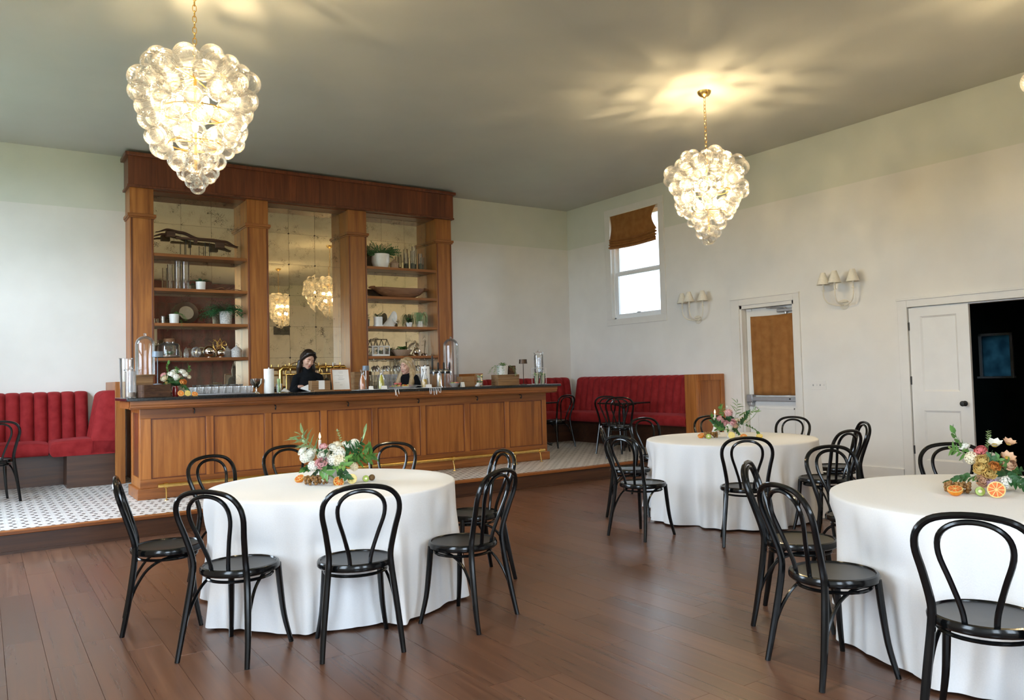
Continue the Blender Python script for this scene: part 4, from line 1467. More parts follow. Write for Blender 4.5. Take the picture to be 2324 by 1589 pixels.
def rose_mesh(mt, seed, open_=0.6, n=24):
    rn = random.Random(seed)
    g = G()
    for i in range(n):
        t = (i + 0.5) / n
        a = i * 2.4 + rn.uniform(-0.2, 0.2)
        tilt = 0.05 + t * t * open_ * 1.35
        Lp = 0.62 + 0.40 * t
        wd = (0.40 + 0.55 * t)
        r0 = 0.05 + 0.16 * t
        ca, sa = math.cos(a), math.sin(a)
        vs = []
        for v in range(4):
            tv = v / 3
            for u in (-1, 0, 1):
                w = wd * (0.35 + 0.65 * math.sin(PI * (0.15 + 0.72 * tv))) * 0.5
                out = r0 + 0.22 * math.sin(PI * tv) * (0.4 + t) + math.sin(tilt) * Lp * tv * 0.9 - (0.14 * u * u * (1 - 0.5 * t))
                z = math.cos(tilt) * Lp * tv - 0.10 * tv ** 3 * t + rn.uniform(-0.015, 0.015)
                vs.append((ca * out - sa * u * w, sa * out + ca * u * w, z - 0.34 * t))
        fs = []
        for v in range(3):
            for u in range(2):
                q = v * 3 + u
                fs.append((q, q + 1, q + 4, q + 3))
        g.add(vs, fs)
    return g.mesh('bloom', mt, sharp=180)


def open_mesh(mt, mid, seed):
    g = G()
    rn = random.Random(seed)
    for i in range(7):
        a = i * 2 * PI / 7 + rn.uniform(-0.1, 0.1)
        leaf_geo(g, (0, 0, 0), (math.cos(a), math.sin(a), 0.55), (0, 0, 1), 0.85, 0.75, -0.18)
    g.mat(1)
    g.ball((0, 0, 0.10), (0.26, 0.26, 0.14), 12, 6)
    return g.mesh('bloom', [mt, mid], sharp=180)


def cluster_mesh(mt, seed, n=46):
    g = G()
    rn = random.Random(seed)
    for i in range(n):
        z = 1 - (i + 0.5) / n * 1.35
        a = i * 2.39996
        r = math.sqrt(max(0, 1 - z * z))
        d = Vector((r * math.cos(a), r * math.sin(a), z))
        c = d * 0.72
        o1 = d.orthogonal().normalized()
        o2 = d.cross(o1)
        for q in range(4):
            b = q * PI / 2 + rn.uniform(-0.3, 0.3)
            leaf_geo(g, c, (o1 * math.cos(b) + o2 * math.sin(b)) + d * 0.45, d, 0.26, 0.2, 0.1, 2)
    g.ball((0, 0, 0), 0.62, 10, 7)
    return g.mesh('bloom', mt, sharp=180)


def sprig_mesh(mt, seed, n=9, L=1.0, lw=(0.30, 0.09), droop=0.3):
    g = G()
    rn = random.Random(seed)
    pts = [Vector((0, 0, 0))]
    d = Vector((0.15, 0, 1)).normalized()
    for i in range(6):
        d = (d + Vector((rn.uniform(0.0, droop), rn.uniform(-0.1, 0.1), 0))).normalized()
        pts.append(pts[-1] + d * (L / 6))
    g.tube(pts, 0.008, 5)
    for i in range(n):
        t = 0.25 + 0.75 * i / (n - 1)
        k = min(5, int(t * 6))
        f = t * 6 - k
        p = pts[k].lerp(pts[min(6, k + 1)], f)
        tg = (pts[min(6, k + 1)] - pts[k]).normalized() if k < 6 else d
        s = -1 if i % 2 else 1
        side = Vector((0, s, 0)).lerp(Vector((s * 0.6, 0.5 * s, 0.3)), rn.random() * 0.6)
        leaf_geo(g, p, tg * 0.8 + side, Vector((0, 0, 1)) - tg * 0.3, lw[0] * rn.uniform(0.7, 1.15), lw[1] * rn.uniform(0.8, 1.2), 0.15)
    leaf_geo(g, pts[-1], d, (0, 1, 0), lw[0], lw[1], 0.1)
    return g.mesh('sprig', mt, sharp=180)


BL = {}
for k, mt in (('white', 'pwhite'), ('cream', 'pcream'), ('pink', 'ppink'), ('coral', 'pcoral'), ('yellow', 'pyellow'), ('orange', 'porange'), ('peach', 'ppeach'), ('lilac', 'plilac')):
    BL['rose_' + k] = rose_mesh(MAT[mt], len(k) * 7, 0.62)
    BL['cluster_' + k] = cluster_mesh(MAT[mt], len(k) * 5)
BL['open_white'] = open_mesh(MAT['pwhite'], MAT['pollen'], 4)
BL['open_peach'] = open_mesh(MAT['ppeach'], MAT['pollen'], 6)
SPR = {'sage': sprig_mesh(MAT['leafsage'], 2, 8, 1.0, (0.42, 0.10)), 'green': sprig_mesh(MAT['leaf'], 5, 9, 1.0, (0.36, 0.18)),
       'dark': sprig_mesh(MAT['leafdark'], 7, 9, 1.0, (0.40, 0.22), 0.5), 'thin': sprig_mesh(MAT['leafsage'], 11, 14, 1.0, (0.14, 0.06), 0.35)}


def aim(direction, spin=0.0):
    d = Vector(direction).normalized()
    q = Vector((0, 0, 1)).rotation_difference(d)
    return (q.to_matrix() @ rotm(z=spin)).to_euler()


def put_sprig(kind, t, p, d, L, spin):
    me = SPR[kind]
    d = Vector(d).normalized()
    for _ in range(14):
        e = aim(d, spin)
        mm = e.to_matrix()
        zmin = min((mm @ v.co).z for v in me.vertices) * L + p[2]
        if zmin > 0.004:
            break
        d = (d + Vector((0, 0, 0.14))).normalized()
    put(me, 'sprig', t, p, e, L)


def arrangement(name, label, loc, blooms, sprigs, vessel, R0=0.16, rz=0.0, filler=8, seed=1, H=0.12, group=None, size=1.0):
    t = thing(name, label, 'flowers', loc, rz, group)
    t.scale = (size, size, size)
    vessel(t)
    rn = random.Random(seed)
    view = Vector((-loc[0], -loc[1], 0)).normalized()
    for (kind, x, y, z, sc) in blooms:
        d = Vector((x, y, (z - H * 0.55))) + Vector((0, 0, 0.04)) + view * 0.10
        put(BL[kind], 'bloom', t, (x, y, z), aim(d, rn.uniform(0, 6)), sc)
    for (kind, x, y, z, dx, dy, dz, L) in sprigs:
        put_sprig(kind, t, (x, y, z), (dx, dy, dz), L, rn.uniform(0, 6))
    for i in range(filler):
        a = rn.uniform(0, 2 * PI)
        r = R0 * rn.uniform(0.35, 0.95)
        kd = rn.choice(('dark', 'green', 'dark'))
        put_sprig(kd, t, (r * 0.35 * math.cos(a), r * 0.35 * math.sin(a), H * 0.9), (math.cos(a), math.sin(a), rn.uniform(0.15, 0.9)), rn.uniform(0.6, 0.9) * R0, rn.uniform(0, 6))
    return t


def bowl_vessel(mt, r=0.075, h=0.11):
    def f(t):
        G().lathe([(r * 0.45, 0.0), (r * 0.5, 0.008), (r * 0.35, 0.025), (r * 0.8, 0.05), (r, h * 0.8), (r * 1.02, h), (r * 0.94, h), (r * 0.9, h * 0.8), (0.0, 0.06)], 24).obj('bowl', mt, t)
        G().ball((0, 0, h), (r * 1.15, r * 1.15, r * 0.55), 14, 8).obj('moss_ball', MAT['leafdark'], t)
    return f


# ---- table 1 centrepiece
# local axes: u to the right in the photograph, w away from it
def uw(u, w, ang=0.29):
    return (u * math.cos(ang) + w * math.sin(ang), -u * math.sin(ang) + w * math.cos(ang))


def P(u, w, z):
    a, b = uw(u, w)
    return a, b, z


fl1 = [('rose_white',) + P(-0.13, -0.02, 0.20) + (0.048,), ('cluster_white',) + P(-0.165, 0.0, 0.17) + (0.045,), ('cluster_white',) + P(-0.12, -0.06, 0.12) + (0.042,),
       ('rose_white',) + P(-0.18, 0.03, 0.21) + (0.04,), ('rose_pink',) + P(-0.065, -0.10, 0.135) + (0.052,), ('rose_white',) + P(-0.055, -0.06, 0.185) + (0.046,),
       ('cluster_cream',) + P(0.045, -0.10, 0.145) + (0.055,), ('cluster_white',) + P(0.045, -0.07, 0.195) + (0.052,), ('cluster_white',) + P(0.0, -0.09, 0.155) + (0.045,),
       ('rose_white',) + P(0.015, -0.02, 0.225) + (0.046,), ('rose_cream',) + P(0.04, 0.0, 0.245) + (0.036,), ('rose_white',) + P(0.10, 0.0, 0.235) + (0.044,),
       ('cluster_white',) + P(0.155, 0.0, 0.245) + (0.042,), ('rose_white',) + P(0.145, 0.02, 0.215) + (0.04,), ('cluster_cream',) + P(0.14, -0.07, 0.10) + (0.036,),
       ('rose_pink',) + P(-0.05, 0.0, 0.235) + (0.036,), ('rose_white',) + P(-0.03, 0.12, 0.18) + (0.05,), ('rose_cream',) + P(0.08, 0.12, 0.17) + (0.05,), ('rose_white',) + P(-0.12, 0.10, 0.16) + (0.05,)]
sp1 = [('sage',) + P(-0.06, 0, 0.18) + P(-0.75, 0, 0.75) + (0.26,), ('sage',) + P(-0.08, 0, 0.17) + P(-0.5, 0, 0.9) + (0.23,), ('sage',) + P(-0.08, 0, 0.17) + P(-0.95, 0.1, 0.45) + (0.21,),
       ('green',) + P(0.08, 0, 0.15) + P(0.9, 0, 0.45) + (0.22,), ('green',) + P(0.08, 0, 0.13) + P(1.0, -0.2, 0.15) + (0.23,), ('thin',) + P(0.06, 0, 0.18) + P(0.35, 0, 0.9) + (0.18,),
       ('green',) + P(0.07, -0.04, 0.12) + P(0.7, -0.6, 0.3) + (0.18,), ('green',) + P(-0.07, -0.05, 0.10) + P(-0.4, -0.8, -0.1) + (0.16,), ('sage',) + P(0.1, 0.05, 0.15) + P(0.9, 0.3, 0.1) + (0.22,),
       ('dark',) + P(0.1, 0.0, 0.14) + P(0.8, 0, 0.7) + (0.17,), ('dark',) + P(0.03, -0.06, 0.10) + P(0.2, -0.9, -0.1) + (0.13,)]
arrangement('flower_centrepiece', 'low white bouquet with one pink rose and sage leaves before the bar', (1.915, 5.02, ZTAB), fl1, sp1, bowl_vessel(MAT['white']), 0.17, filler=12, seed=3)

# ---- table 2 centrepiece
def P2(u, w, z):
    a, b = uw(u, w, 0.80)
    return a, b, z


fl2 = [('cluster_pink',) + P2(-0.01, -0.02, 0.27) + (0.055,), ('rose_peach',) + P2(-0.03, 0.0, 0.28) + (0.045,), ('rose_pink',) + P2(-0.115, -0.03, 0.205) + (0.052,), ('cluster_pink',) + P2(-0.10, -0.06, 0.19) + (0.045,),
       ('rose_pink',) + P2(-0.06, -0.08, 0.16) + (0.05,), ('rose_pink',) + P2(0.02, -0.09, 0.165) + (0.055,), ('cluster_peach',) + P2(0.05, -0.07, 0.14) + (0.045,), ('cluster_white',) + P2(-0.02, -0.10, 0.12) + (0.05,),
       ('cluster_cream',) + P2(-0.03, -0.11, 0.085) + (0.045,), ('cluster_white',) + P2(-0.10, -0.05, 0.13) + (0.035,), ('rose_cream',) + P2(0.07, 0.0, 0.19) + (0.04,), ('cluster_cream',) + P2(0.14, 0.0, 0.19) + (0.045,),
       ('cluster_white',) + P2(0.19, 0.0, 0.22) + (0.04,), ('rose_pink',) + P2(0.05, 0.10, 0.17) + (0.05,), ('rose_peach',) + P2(-0.06, 0.11, 0.16) + (0.05,), ('cluster_white',) + P2(-0.02, 0.03, 0.34) + (0.02,)]
sp2 = [('sage',) + P2(0.05, 0, 0.2) + P2(0.25, 0, 1.0) + (0.24,), ('sage',) + P2(0.06, 0, 0.2) + P2(0.5, 0, 0.9) + (0.22,), ('thin',) + P2(0.1, 0, 0.17) + P2(0.95, 0, 0.45) + (0.28,),
       ('thin',) + P2(0.12, 0, 0.14) + P2(1, 0, 0.0) + (0.24,), ('green',) + P2(0.12, -0.02, 0.14) + P2(1.0, 0, -0.1) + (0.20,), ('green',) + P2(-0.05, 0, 0.2) + P2(-0.5, 0, 0.9) + (0.18,),
       ('green',) + P2(-0.08, -0.04, 0.1) + P2(-0.9, -0.3, 0.1) + (0.20,), ('dark',) + P2(0.05, -0.05, 0.12) + P2(0.7, -0.5, 0.1) + (0.19,), ('dark',) + P2(-0.05, -0.06, 0.09) + P2(-0.5, -0.7, 0.0) + (0.18,),
       ('green',) + P2(-0.05, -0.07, 0.09) + P2(-0.3, -0.8, -0.3) + (0.15,)]
arrangement('flower_centrepiece', 'loose bouquet of pink carnations and airy green sprigs on the table by the exit door', (6.20, 5.32, ZTAB), fl2, sp2, bowl_vessel(MAT['white']), 0.17, filler=16, seed=7, size=0.90)

# ---- table 3 centrepiece
def P3(u, w, z):
    a, b = uw(u, w, 1.10)
    return a, b, z


fl3 = [('open_white',) + P3(0.02, -0.02, 0.29) + (0.075,), ('rose_coral',) + P3(-0.06, -0.04, 0.255) + (0.055,), ('cluster_cream',) + P3(-0.115, -0.05, 0.21) + (0.055,), ('rose_yellow',) + P3(-0.055, -0.10, 0.20) + (0.055,),
       ('rose_yellow',) + P3(-0.07, -0.13, 0.155) + (0.058,), ('rose_orange',) + P3(0.01, -0.13, 0.165) + (0.045,), ('rose_yellow',) + P3(-0.02, -0.15, 0.125) + (0.055,), ('rose_peach',) + P3(-0.06, -0.14, 0.075) + (0.055,),
       ('cluster_lilac',) + P3(-0.005, -0.15, 0.055) + (0.048,), ('open_peach',) + P3(0.085, -0.05, 0.21) + (0.07,), ('rose_peach',) + P3(0.09, -0.06, 0.17) + (0.06,), ('open_peach',) + P3(0.10, 0.0, 0.30) + (0.065,),
       ('cluster_white',) + P3(0.07, -0.12, 0.065) + (0.05,), ('rose_white',) + P3(-0.15, -0.0, 0.28) + (0.045,), ('rose_white',) + P3(0.0, 0.1, 0.2) + (0.06,), ('rose_peach',) + P3(0.1, 0.1, 0.2) + (0.06,)]
sp3 = [('green',) + P3(-0.06, 0, 0.2) + P3(-0.95, 0, 0.35) + (0.22,), ('green',) + P3(-0.08, 0, 0.22) + P3(-1, 0, 0.15) + (0.20,), ('thin',) + P3(-0.02, 0, 0.24) + P3(0.1, 0, 1) + (0.18,), ('thin',) + P3(-0.03, 0, 0.24) + P3(-0.2, 0, 1) + (0.15,),
       ('dark',) + P3(-0.07, -0.08, 0.09) + P3(-0.9, -0.4, 0.1) + (0.17,), ('green',) + P3(0.05, -0.08, 0.17) + P3(0.7, -0.6, 0.1) + (0.15,), ('dark',) + P3(0.05, -0.1, 0.1) + P3(0.6, -0.7, 0.2) + (0.15,)]
arrangement('flower_centrepiece', 'colourful bouquet of yellow and coral roses with an open white bloom beside orange halves', (4.46, 2.055, ZTAB), fl3, sp3, bowl_vessel(MAT['white']), 0.17, filler=10, seed=12, size=0.80)


# ---- candles
def candle(x, y, htop, label, holder):
    t = thing('taper_candle', label, 'candle', (x, y, ZTAB), 0, 'lit taper candles')
    if holder == 'plain':
        G().lathe([(0.036, 0), (0.036, 0.005), (0.014, 0.012), (0.012, 0.03), (0.016, 0.04), (0.015, 0.06), (0.0, 0.06)], 18).obj('candle_holder', MAT['white'], t)
    else:
        G().lathe([(0.05, 0), (0.05, 0.01), (0.03, 0.05), (0.018, 0.09), (0.03, 0.10), (0.016, 0.115), (0.016, 0.155), (0.034, 0.16), (0.036, 0.175), (0.013, 0.18), (0.0, 0.18)], 20).obj('candle_holder', MAT['white'], t)
    zb = 0.055 if holder == 'plain' else 0.175
    G().lathe([(0.0098, zb), (0.0092, htop - 0.004), (0.006, htop), (0, htop - 0.001)], 14).obj('taper', MAT['wax'], t)
    G().tube([(0, 0, htop - 0.002), (0.001, 0, htop + 0.008)], 0.0012, 5).obj('wick', MAT['matte_black'], t)
    G().lathe([(0.0, htop + 0.003), (0.006, htop + 0.012), (0.0075, htop + 0.020), (0.005, htop + 0.034), (0.0, htop + 0.050)], 12).obj('flame', MAT['flame'], t)


candle(1.955, 5.335, 0.262, 'lit white taper candle behind the bouquet on the table before the bar', 'plain')
candle(6.40, 5.69, 0.215, 'lit white taper in a white ceramic holder on the table by the exit door', 'tall')
# (the third table's candle stays outside the photograph)


# ---- fruit
def citrus(x, y, z, r, kind, label, facing, tilt, group):
    """half fruit, cut face toward `facing` (angle) and tipped up by tilt"""
    t = thing(kind + '_half', label, kind, (x, y, z), facing, group)
    peel, flesh = (MAT['orangepeel'], MAT['orangeflesh']) if kind == 'orange' else (MAT['lemonpeel'], MAT['lemonflesh'])
    R_ = rotm(x=tilt)
    prof = [(0.0, -r)] + [(r * math.sin(PI / 2 * i / 8), -r * math.cos(PI / 2 * i / 8)) for i in range(1, 9)]
    off = Vector((0, 0, r * max(math.cos(tilt), 0.0) if tilt < 1.2 else r))
    G().lathe(prof, 22, off, rot=R_).obj('peel', peel, t, sharp=60)
    G().lathe([(r * 0.99, 0.0), (r * 0.99, 0.001), (0, 0.001)], 22, off, rot=R_).obj('pith', MAT['pith'], t)
    gs = G()
    for k in range(9):
        a0, a1_ = 2 * PI * k / 9 + 0.06, 2 * PI * (k + 1) / 9 - 0.06
        pts = [Vector((0.12 * r * math.cos((a0 + a1_) / 2), 0.12 * r * math.sin((a0 + a1_) / 2), 0.002))]
        pts += [Vector((0.86 * r * math.cos(a0 + (a1_ - a0) * q / 4), 0.86 * r * math.sin(a0 + (a1_ - a0) * q / 4), 0.002)) for q in range(5)]
        gs.add([R_ @ p + off for p in pts], [tuple(range(6))])
    gs.obj('segments', flesh, t)
    return t


def kiwi(x, y, z, r, cut, label, rz=0.0, group='kiwi fruit on the tables'):
    t = thing('kiwi', label, 'kiwi', (x, y, z), rz, group)
    if cut:
        R_ = rotm(x=1.35)
        off = Vector((0, 0, r))
        prof = [(0.0, -r * 1.1)] + [(r * math.sin(PI / 2 * i / 7), -r * 1.1 * math.cos(PI / 2 * i / 7)) for i in range(1, 8)]
        G().lathe(prof, 18, off, rot=R_).obj('skin', MAT['kiwiskin'], t, sharp=60)
        G().lathe([(r * 0.96, 0.0), (r * 0.94, 0.001), (0.0, 0.001)], 18, off, rot=R_).obj('flesh', MAT['kiwiflesh'], t)
        G().lathe([(r * 0.34, 0.001), (r * 0.3, 0.002), (0.0, 0.002)], 14, off, sx=1.2, rot=R_).obj('core', MAT['pcream'], t)
    else:
        G().ball((0, 0, r), (r * 1.3, r, r), 16, 10).obj('skin', MAT['kiwiskin'], t)
        G().lathe([(0.006, 0), (0.004, 0.004), (0, 0.004)], 8, (r * 1.28, 0, r), rot=rotm(y=PI / 2)).obj('stem_end', MAT['matte_black'], t)
    return t


def grapes(x, y, z, label, n=46, L=0.13, rz=0.0, seed=1):
    t = thing('grape_bunch', label, 'grapes', (x, y, z), rz, 'grape bunches on the tables')
    rn = random.Random(seed)
    g = G().ball((0, 0, 0.0105), 0.0105, 9, 7).mesh('grape', MAT['grape'])
    placed = []
    tries = 0
    while len(placed) < n and tries < 4000:
        tries += 1
        u = rn.uniform(-1, 1)
        wmax = 0.045 * (1 - 0.6 * max(0, u))
        v = rn.uniform(-wmax, wmax)
        zz = 0.0
        for (a, b, c) in placed:
            dd = (a - u * L / 2) ** 2 + (b - v) ** 2
            if dd < 0.0205 ** 2:
                zz = max(zz, c + math.sqrt(0.0205 ** 2 - dd) * 0.85)
        if zz < 0.04:
            placed.append((u * L / 2, v, zz))
            put(g, 'grape', t, (u * L / 2, v, zz), scale=rn.uniform(0.9, 1.05))
    G().tube(catmull([(-L / 2, 0, 0.035), (0, 0.005, 0.05), (L * 0.35, 0, 0.03)], 4), 0.002, 5).obj('stalk', MAT['crate'], t)
    return t


toward = lambda x, y: math.atan2(-y, -x) + PI / 2   # local -y ... facing the photographer
citrus(1.905, 4.865, ZTAB, 0.036, 'orange', 'halved orange lying before the white bouquet on the table by the bar', toward(1.9, 4.87) + 0.5, 0.95, 'citrus halves')
citrus(1.985, 4.84, ZTAB, 0.032, 'lemon', 'lemon wedge standing beside the halved orange on the table by the bar', toward(1.98, 4.84) - 0.3, 1.45, 'citrus halves')
citrus(1.755, 5.19, ZTAB, 0.034, 'orange', 'orange half tucked left of the grapes under the white bouquet', toward(1.79, 5.16) - 0.8, 0.6, 'citrus halves')
grapes(1.80, 4.98, ZTAB, 'amber grapes heaped before the white bouquet on the table by the bar', 60, 0.15, -0.4, 4)
kiwi(2.09, 4.86, ZTAB, 0.022, True, 'cut kiwi lying beside the bouquet on the table before the bar', toward(2.1, 4.86) + 0.3)
kiwi(2.145, 4.89, ZTAB, 0.021, False, 'whole brown kiwi behind the cut one on the table before the bar', 0.9)
citrus(5.98, 5.51, ZTAB, 0.036, 'orange', 'orange half beside the cut kiwi on the table by the exit door', toward(5.98, 5.5) - 0.7, 0.5, 'citrus halves')
kiwi(5.925, 5.36, ZTAB, 0.026, True, 'cut kiwi with green flesh before the grapes on the table by the exit door', toward(5.96, 5.4))
grapes(6.06, 5.45, ZTAB, 'amber grapes beside the pink bouquet on the table by the exit door', 46, 0.12, -0.7, 6)
citrus(6.095, 5.215, ZTAB, 0.034, 'lemon', 'lemon half under the pink bouquet on the table by the exit door', toward(6.1, 5.2), 1.3, 'citrus halves')
citrus(6.11, 5.08, ZTAB, 0.036, 'orange', 'orange half before the pink bouquet on the table by the exit door', toward(6.1, 5.1), 0.7, 'citrus halves')
citrus(6.27, 5.02, ZTAB, 0.032, 'lemon', 'single lemon half right of the pink bouquet near the table edge', toward(6.3, 5.0), 0.4, 'citrus halves')
citrus(4.125, 2.085, ZTAB, 0.037, 'orange', 'orange half lying cut side up before the colourful bouquet', toward(4.12, 2.08), 0.38, 'citrus halves')
citrus(4.19, 1.915, ZTAB, 0.041, 'orange', 'orange half standing on edge with its round cut face showing', toward(4.19, 1.915), 1.42, 'citrus halves')
grapes(4.225, 2.12, ZTAB, 'brown grapes under the colourful bouquet by the orange halves', 40, 0.11, -1.0, 9)
kiwi(4.195, 1.995, ZTAB, 0.024, True, 'cut kiwi beside the standing orange half', toward(4.19, 2.0) + 0.3)

# ================================================================== THINGS ON THE BAR
def cup_profile(r0, r1, h, th=0.003, foot=0.004):
    return [(0.0, 0.0), (r0, 0.0), (r1, h), (r1 - th, h), (r0 - th, foot), (0.0, foot)]


def vessel(name, label, cat, x, y, z, prof, mt, part='body', group=None, seg=22):
    t = thing(name, label, cat, (x, y, z), 0, group)
    G().lathe(prof, seg).obj(part, mt, t, sharp=50)
    return t


# glass dispensers at the far left end
t = vessel('glass_dispenser', 'tall clear glass drink dispenser at the far left end of the bar', 'dispenser', 1.325, 9.30, ZT, [(0, 0), (0.05, 0), (0.052, 0.02), (0.052, 0.27), (0.056, 0.275), (0.056, 0.285), (0.05, 0.285), (0.048, 0.02), (0, 0.015)], MAT['ribglass'])
G().lathe([(0, 0.29), (0.07, 0.29), (0.072, 0.305), (0.02, 0.312), (0.012, 0.325), (0.018, 0.335), (0, 0.342)], 20).obj('lid', MAT['glass'], t)
G().lathe([(0, 0.01), (0.046, 0.012), (0.046, 0.06), (0, 0.06)], 18).obj('fruit_infusion', MAT['tanclay'], t)
t = vessel('glass_vase', 'tall wide clear glass vase behind the dispenser at the left end of the bar', 'vase', 1.335, 9.66, ZT, cup_profile(0.065, 0.075, 0.43), MAT['glass'])
G().lathe([(0, 0.43), (0.078, 0.43), (0.08, 0.437), (0, 0.44)], 20).obj('lid', MAT['glass'], t)


def crate(x, y, z, w, d, h, rz, label, boards=2, mt='crate'):
    t = thing('wooden_crate', label, 'crate', (x, y, z), rz, 'wooden crates on the bar')
    bh = h / boards
    for k in range(boards):
        z0, z1 = k * bh + 0.0008, (k + 1) * bh - 0.0008
        for s in (-1, 1):
            G().box(-w / 2, w / 2, s * d / 2 - 0.006, s * d / 2 + 0.006, z0, z1).obj('slat', MAT[mt], t, bevel=0.002)
            G().box(s * w / 2 - 0.006, s * w / 2 + 0.006, -d / 2 + 0.006, d / 2 - 0.006, z0, z1).obj('slat', MAT[mt], t, bevel=0.002)
    G().box(-w / 2 + 0.006, w / 2 - 0.006, -d / 2 + 0.006, d / 2 - 0.006, h - 0.014, h - 0.002).obj('board_top', MAT[mt], t)
    return t


crate(1.545, 9.26, ZT, 0.29, 0.16, 0.135, 0.25, 'brown wooden crate at the front left of the bar top', 2, 'oldwood')
crate(1.47, 9.45, ZT, 0.17, 0.15, 0.235, 0.0, 'tall light wooden crate under the glass bell jar', 3)


def bell_jar(x, y, z, r, h, label, rib=False):
    t = thing('bell_jar', label, 'bell jar', (x, y, z), 0, 'glass bell jars')
    prof = [(r, 0.0), (r, h - r)] + [(r * math.cos(a), h - r + r * math.sin(a)) for a in [PI / 2 * i / 8 for i in range(1, 8)]] + [(0.012, h), (0.012, h + 0.012), (0.018, h + 0.02), (0.0, h + 0.034)]
    g = G().open_lathe(prof, 28)
    g.obj('dome', MAT['ribglass' if rib else 'glass'], t, sharp=60)
    G().lathe([(0, 0), (r + 0.012, 0), (r + 0.014, 0.012), (0, 0.012)], 28).obj('base', MAT['crate'], t)
    return t


bell_jar(1.49, 9.45, ZT + 0.236, 0.10, 0.44, 'clear glass bell jar standing on the tall crate at the left of the bar')


def lamp(x, y, z, h, r, label, shade_mt, pole_mt):
    t = thing('table_lamp', label, 'lamp', (x, y, z), 0, 'small cordless table lamps')
    G().lathe([(0, 0), (r * 0.8, 0), (r * 0.8, 0.006), (0.008, 0.012), (0, 0.012)], 24).obj('base', MAT[pole_mt], t)
    G().tube([(0, 0, 0.01), (0, 0, h - 0.02)], 0.005, 8).obj('pole', MAT[pole_mt], t)
    G().lathe([(r, h - 0.062), (r * 0.90, h), (0.0, h), (0, h - 0.004), (r * 0.87, h - 0.004), (r * 0.97, h - 0.062)], 28).obj('lamp_shade', MAT[shade_mt], t)
    return t


lamp(1.585, 9.27, ZT + 0.1365, 0.36, 0.058, 'slim table lamp with blue grey shade standing on the brown crate', 'blueshade', 'blueshade')
lamp(4.075, 9.42, ZT, 0.31, 0.045, 'slim table lamp with blue grey shade between the juice carafes', 'blueshade', 'steel')
lamp(6.44, 9.28, ZT, 0.365, 0.062, 'slim table lamp with dark bronze shade near the right end of the bar', 'bronze', 'bronze')


# flowers beside the crate
def red_vessel(t):
    G().lathe([(0, 0), (0.032, 0), (0.036, 0.03), (0.034, 0.09), (0.030, 0.115), (0.026, 0.115), (0.03, 0.08), (0, 0.01)], 20).obj('vase', MAT['redglass'], t)
    G().ball((0.02, 0, 0.16), (0.08, 0.07, 0.045), 12, 8).obj('moss_ball', MAT['leafdark'], t)


def P0(u, w, z):
    a, b = uw(u, w, 0.19)
    return a, b, z


flb = [('rose_cream',) + P0(-0.11, -0.05, 0.20) + (0.055,), ('rose_pink',) + P0(-0.12, 0.0, 0.235) + (0.045,), ('rose_yellow',) + P0(-0.07, -0.07, 0.165) + (0.045,), ('rose_white',) + P0(-0.03, -0.03, 0.245) + (0.06,),
       ('rose_white',) + P0(-0.01, 0.0, 0.27) + (0.05,), ('rose_white',) + P0(0.07, -0.02, 0.265) + (0.055,), ('cluster_white',) + P0(0.10, -0.02, 0.24) + (0.04,), ('rose_orange',) + P0(0.075, -0.06, 0.15) + (0.052,),
       ('cluster_white',) + P0(0.01, -0.06, 0.21) + (0.045,), ('cluster_cream',) + P0(0.14, 0.0, 0.21) + (0.03,)]
spb = [('green',) + P0(-0.05, 0, 0.2) + P0(-0.8, 0, 0.7) + (0.16,), ('green',) + P0(0.06, 0, 0.2) + P0(0.9, 0, 0.4) + (0.16,), ('dark',) + P0(0, -0.05, 0.17) + P0(0.1, -0.7, 0.2) + (0.13,), ('dark',) + P0(0.03, -0.05, 0.15) + P0(0.6, -0.6, 0.1) + (0.13,), ('green',) + P0(0, 0, 0.2) + P0(0.3, 0, 0.9) + (0.14,)]
arrangement('flower_vase', 'white yellow and orange roses in a red vase on the left of the bar', (1.79, 9.40, ZT), flb, spb, red_vessel, 0.11, filler=7, seed=22, H=0.19)
citrus(1.80, 9.16, ZT, 0.034, 'orange', 'orange half leaning by the red vase on the bar', 0.2, 1.2, 'citrus halves on the bar')
citrus(1.865, 9.13, ZT, 0.033, 'lemon', 'lemon half between two orange halves on the bar', 0.2, 1.25, 'citrus halves on the bar')
citrus(1.94, 9.14, ZT, 0.034, 'orange', 'orange half nearest the rows of tumblers on the bar', 0.2, 0.8, 'citrus halves on the bar')

# rows of tumblers and coupes on a black tray
tray = thing('serving_tray', 'long black tray under the rows of tumblers on the bar', 'tray', (2.245, 9.32, ZT))
G().box(-0.36, 0.36, -0.15, 0.15, 0, 0.006).obj('tray_base', MAT['matte_black'], tray)
G().box(-0.36, 0.36, -0.15, -0.142, 0.006, 0.016).box(-0.36, 0.36, 0.142, 0.15, 0.006, 0.016).box(-0.36, -0.352, -0.142, 0.142, 0.006, 0.016).box(0.352, 0.36, -0.142, 0.142, 0.006, 0.016).obj('rim', MAT['steel'], tray, smooth=False)
tum = G().lathe(cup_profile(0.027, 0.034, 0.088, 0.003, 0.012), 16).mesh('tumbler', MAT['ribglass'], sharp=50)
RB = ('front', 'middle', 'back')
for r in range(3):
    for k in range(9):
        o = put(tum, 'tumbler', None, (1.935 + k * 0.078, 9.22 + r * 0.092, ZT + 0.0065))
        tag(o, 'clear ribbed tumbler in the %s row on the black tray' % RB[r], 'glass', 'tumblers on the bar tray')
cpm = G().lathe([(0, 0), (0.032, 0), (0.03, 0.004), (0.004, 0.010), (0.004, 0.07), (0.016, 0.08), (0.036, 0.098), (0.042, 0.118), (0.040, 0.118), (0.033, 0.10), (0, 0.083)], 16).mesh('coupe_glass', MAT['glass'], sharp=50)
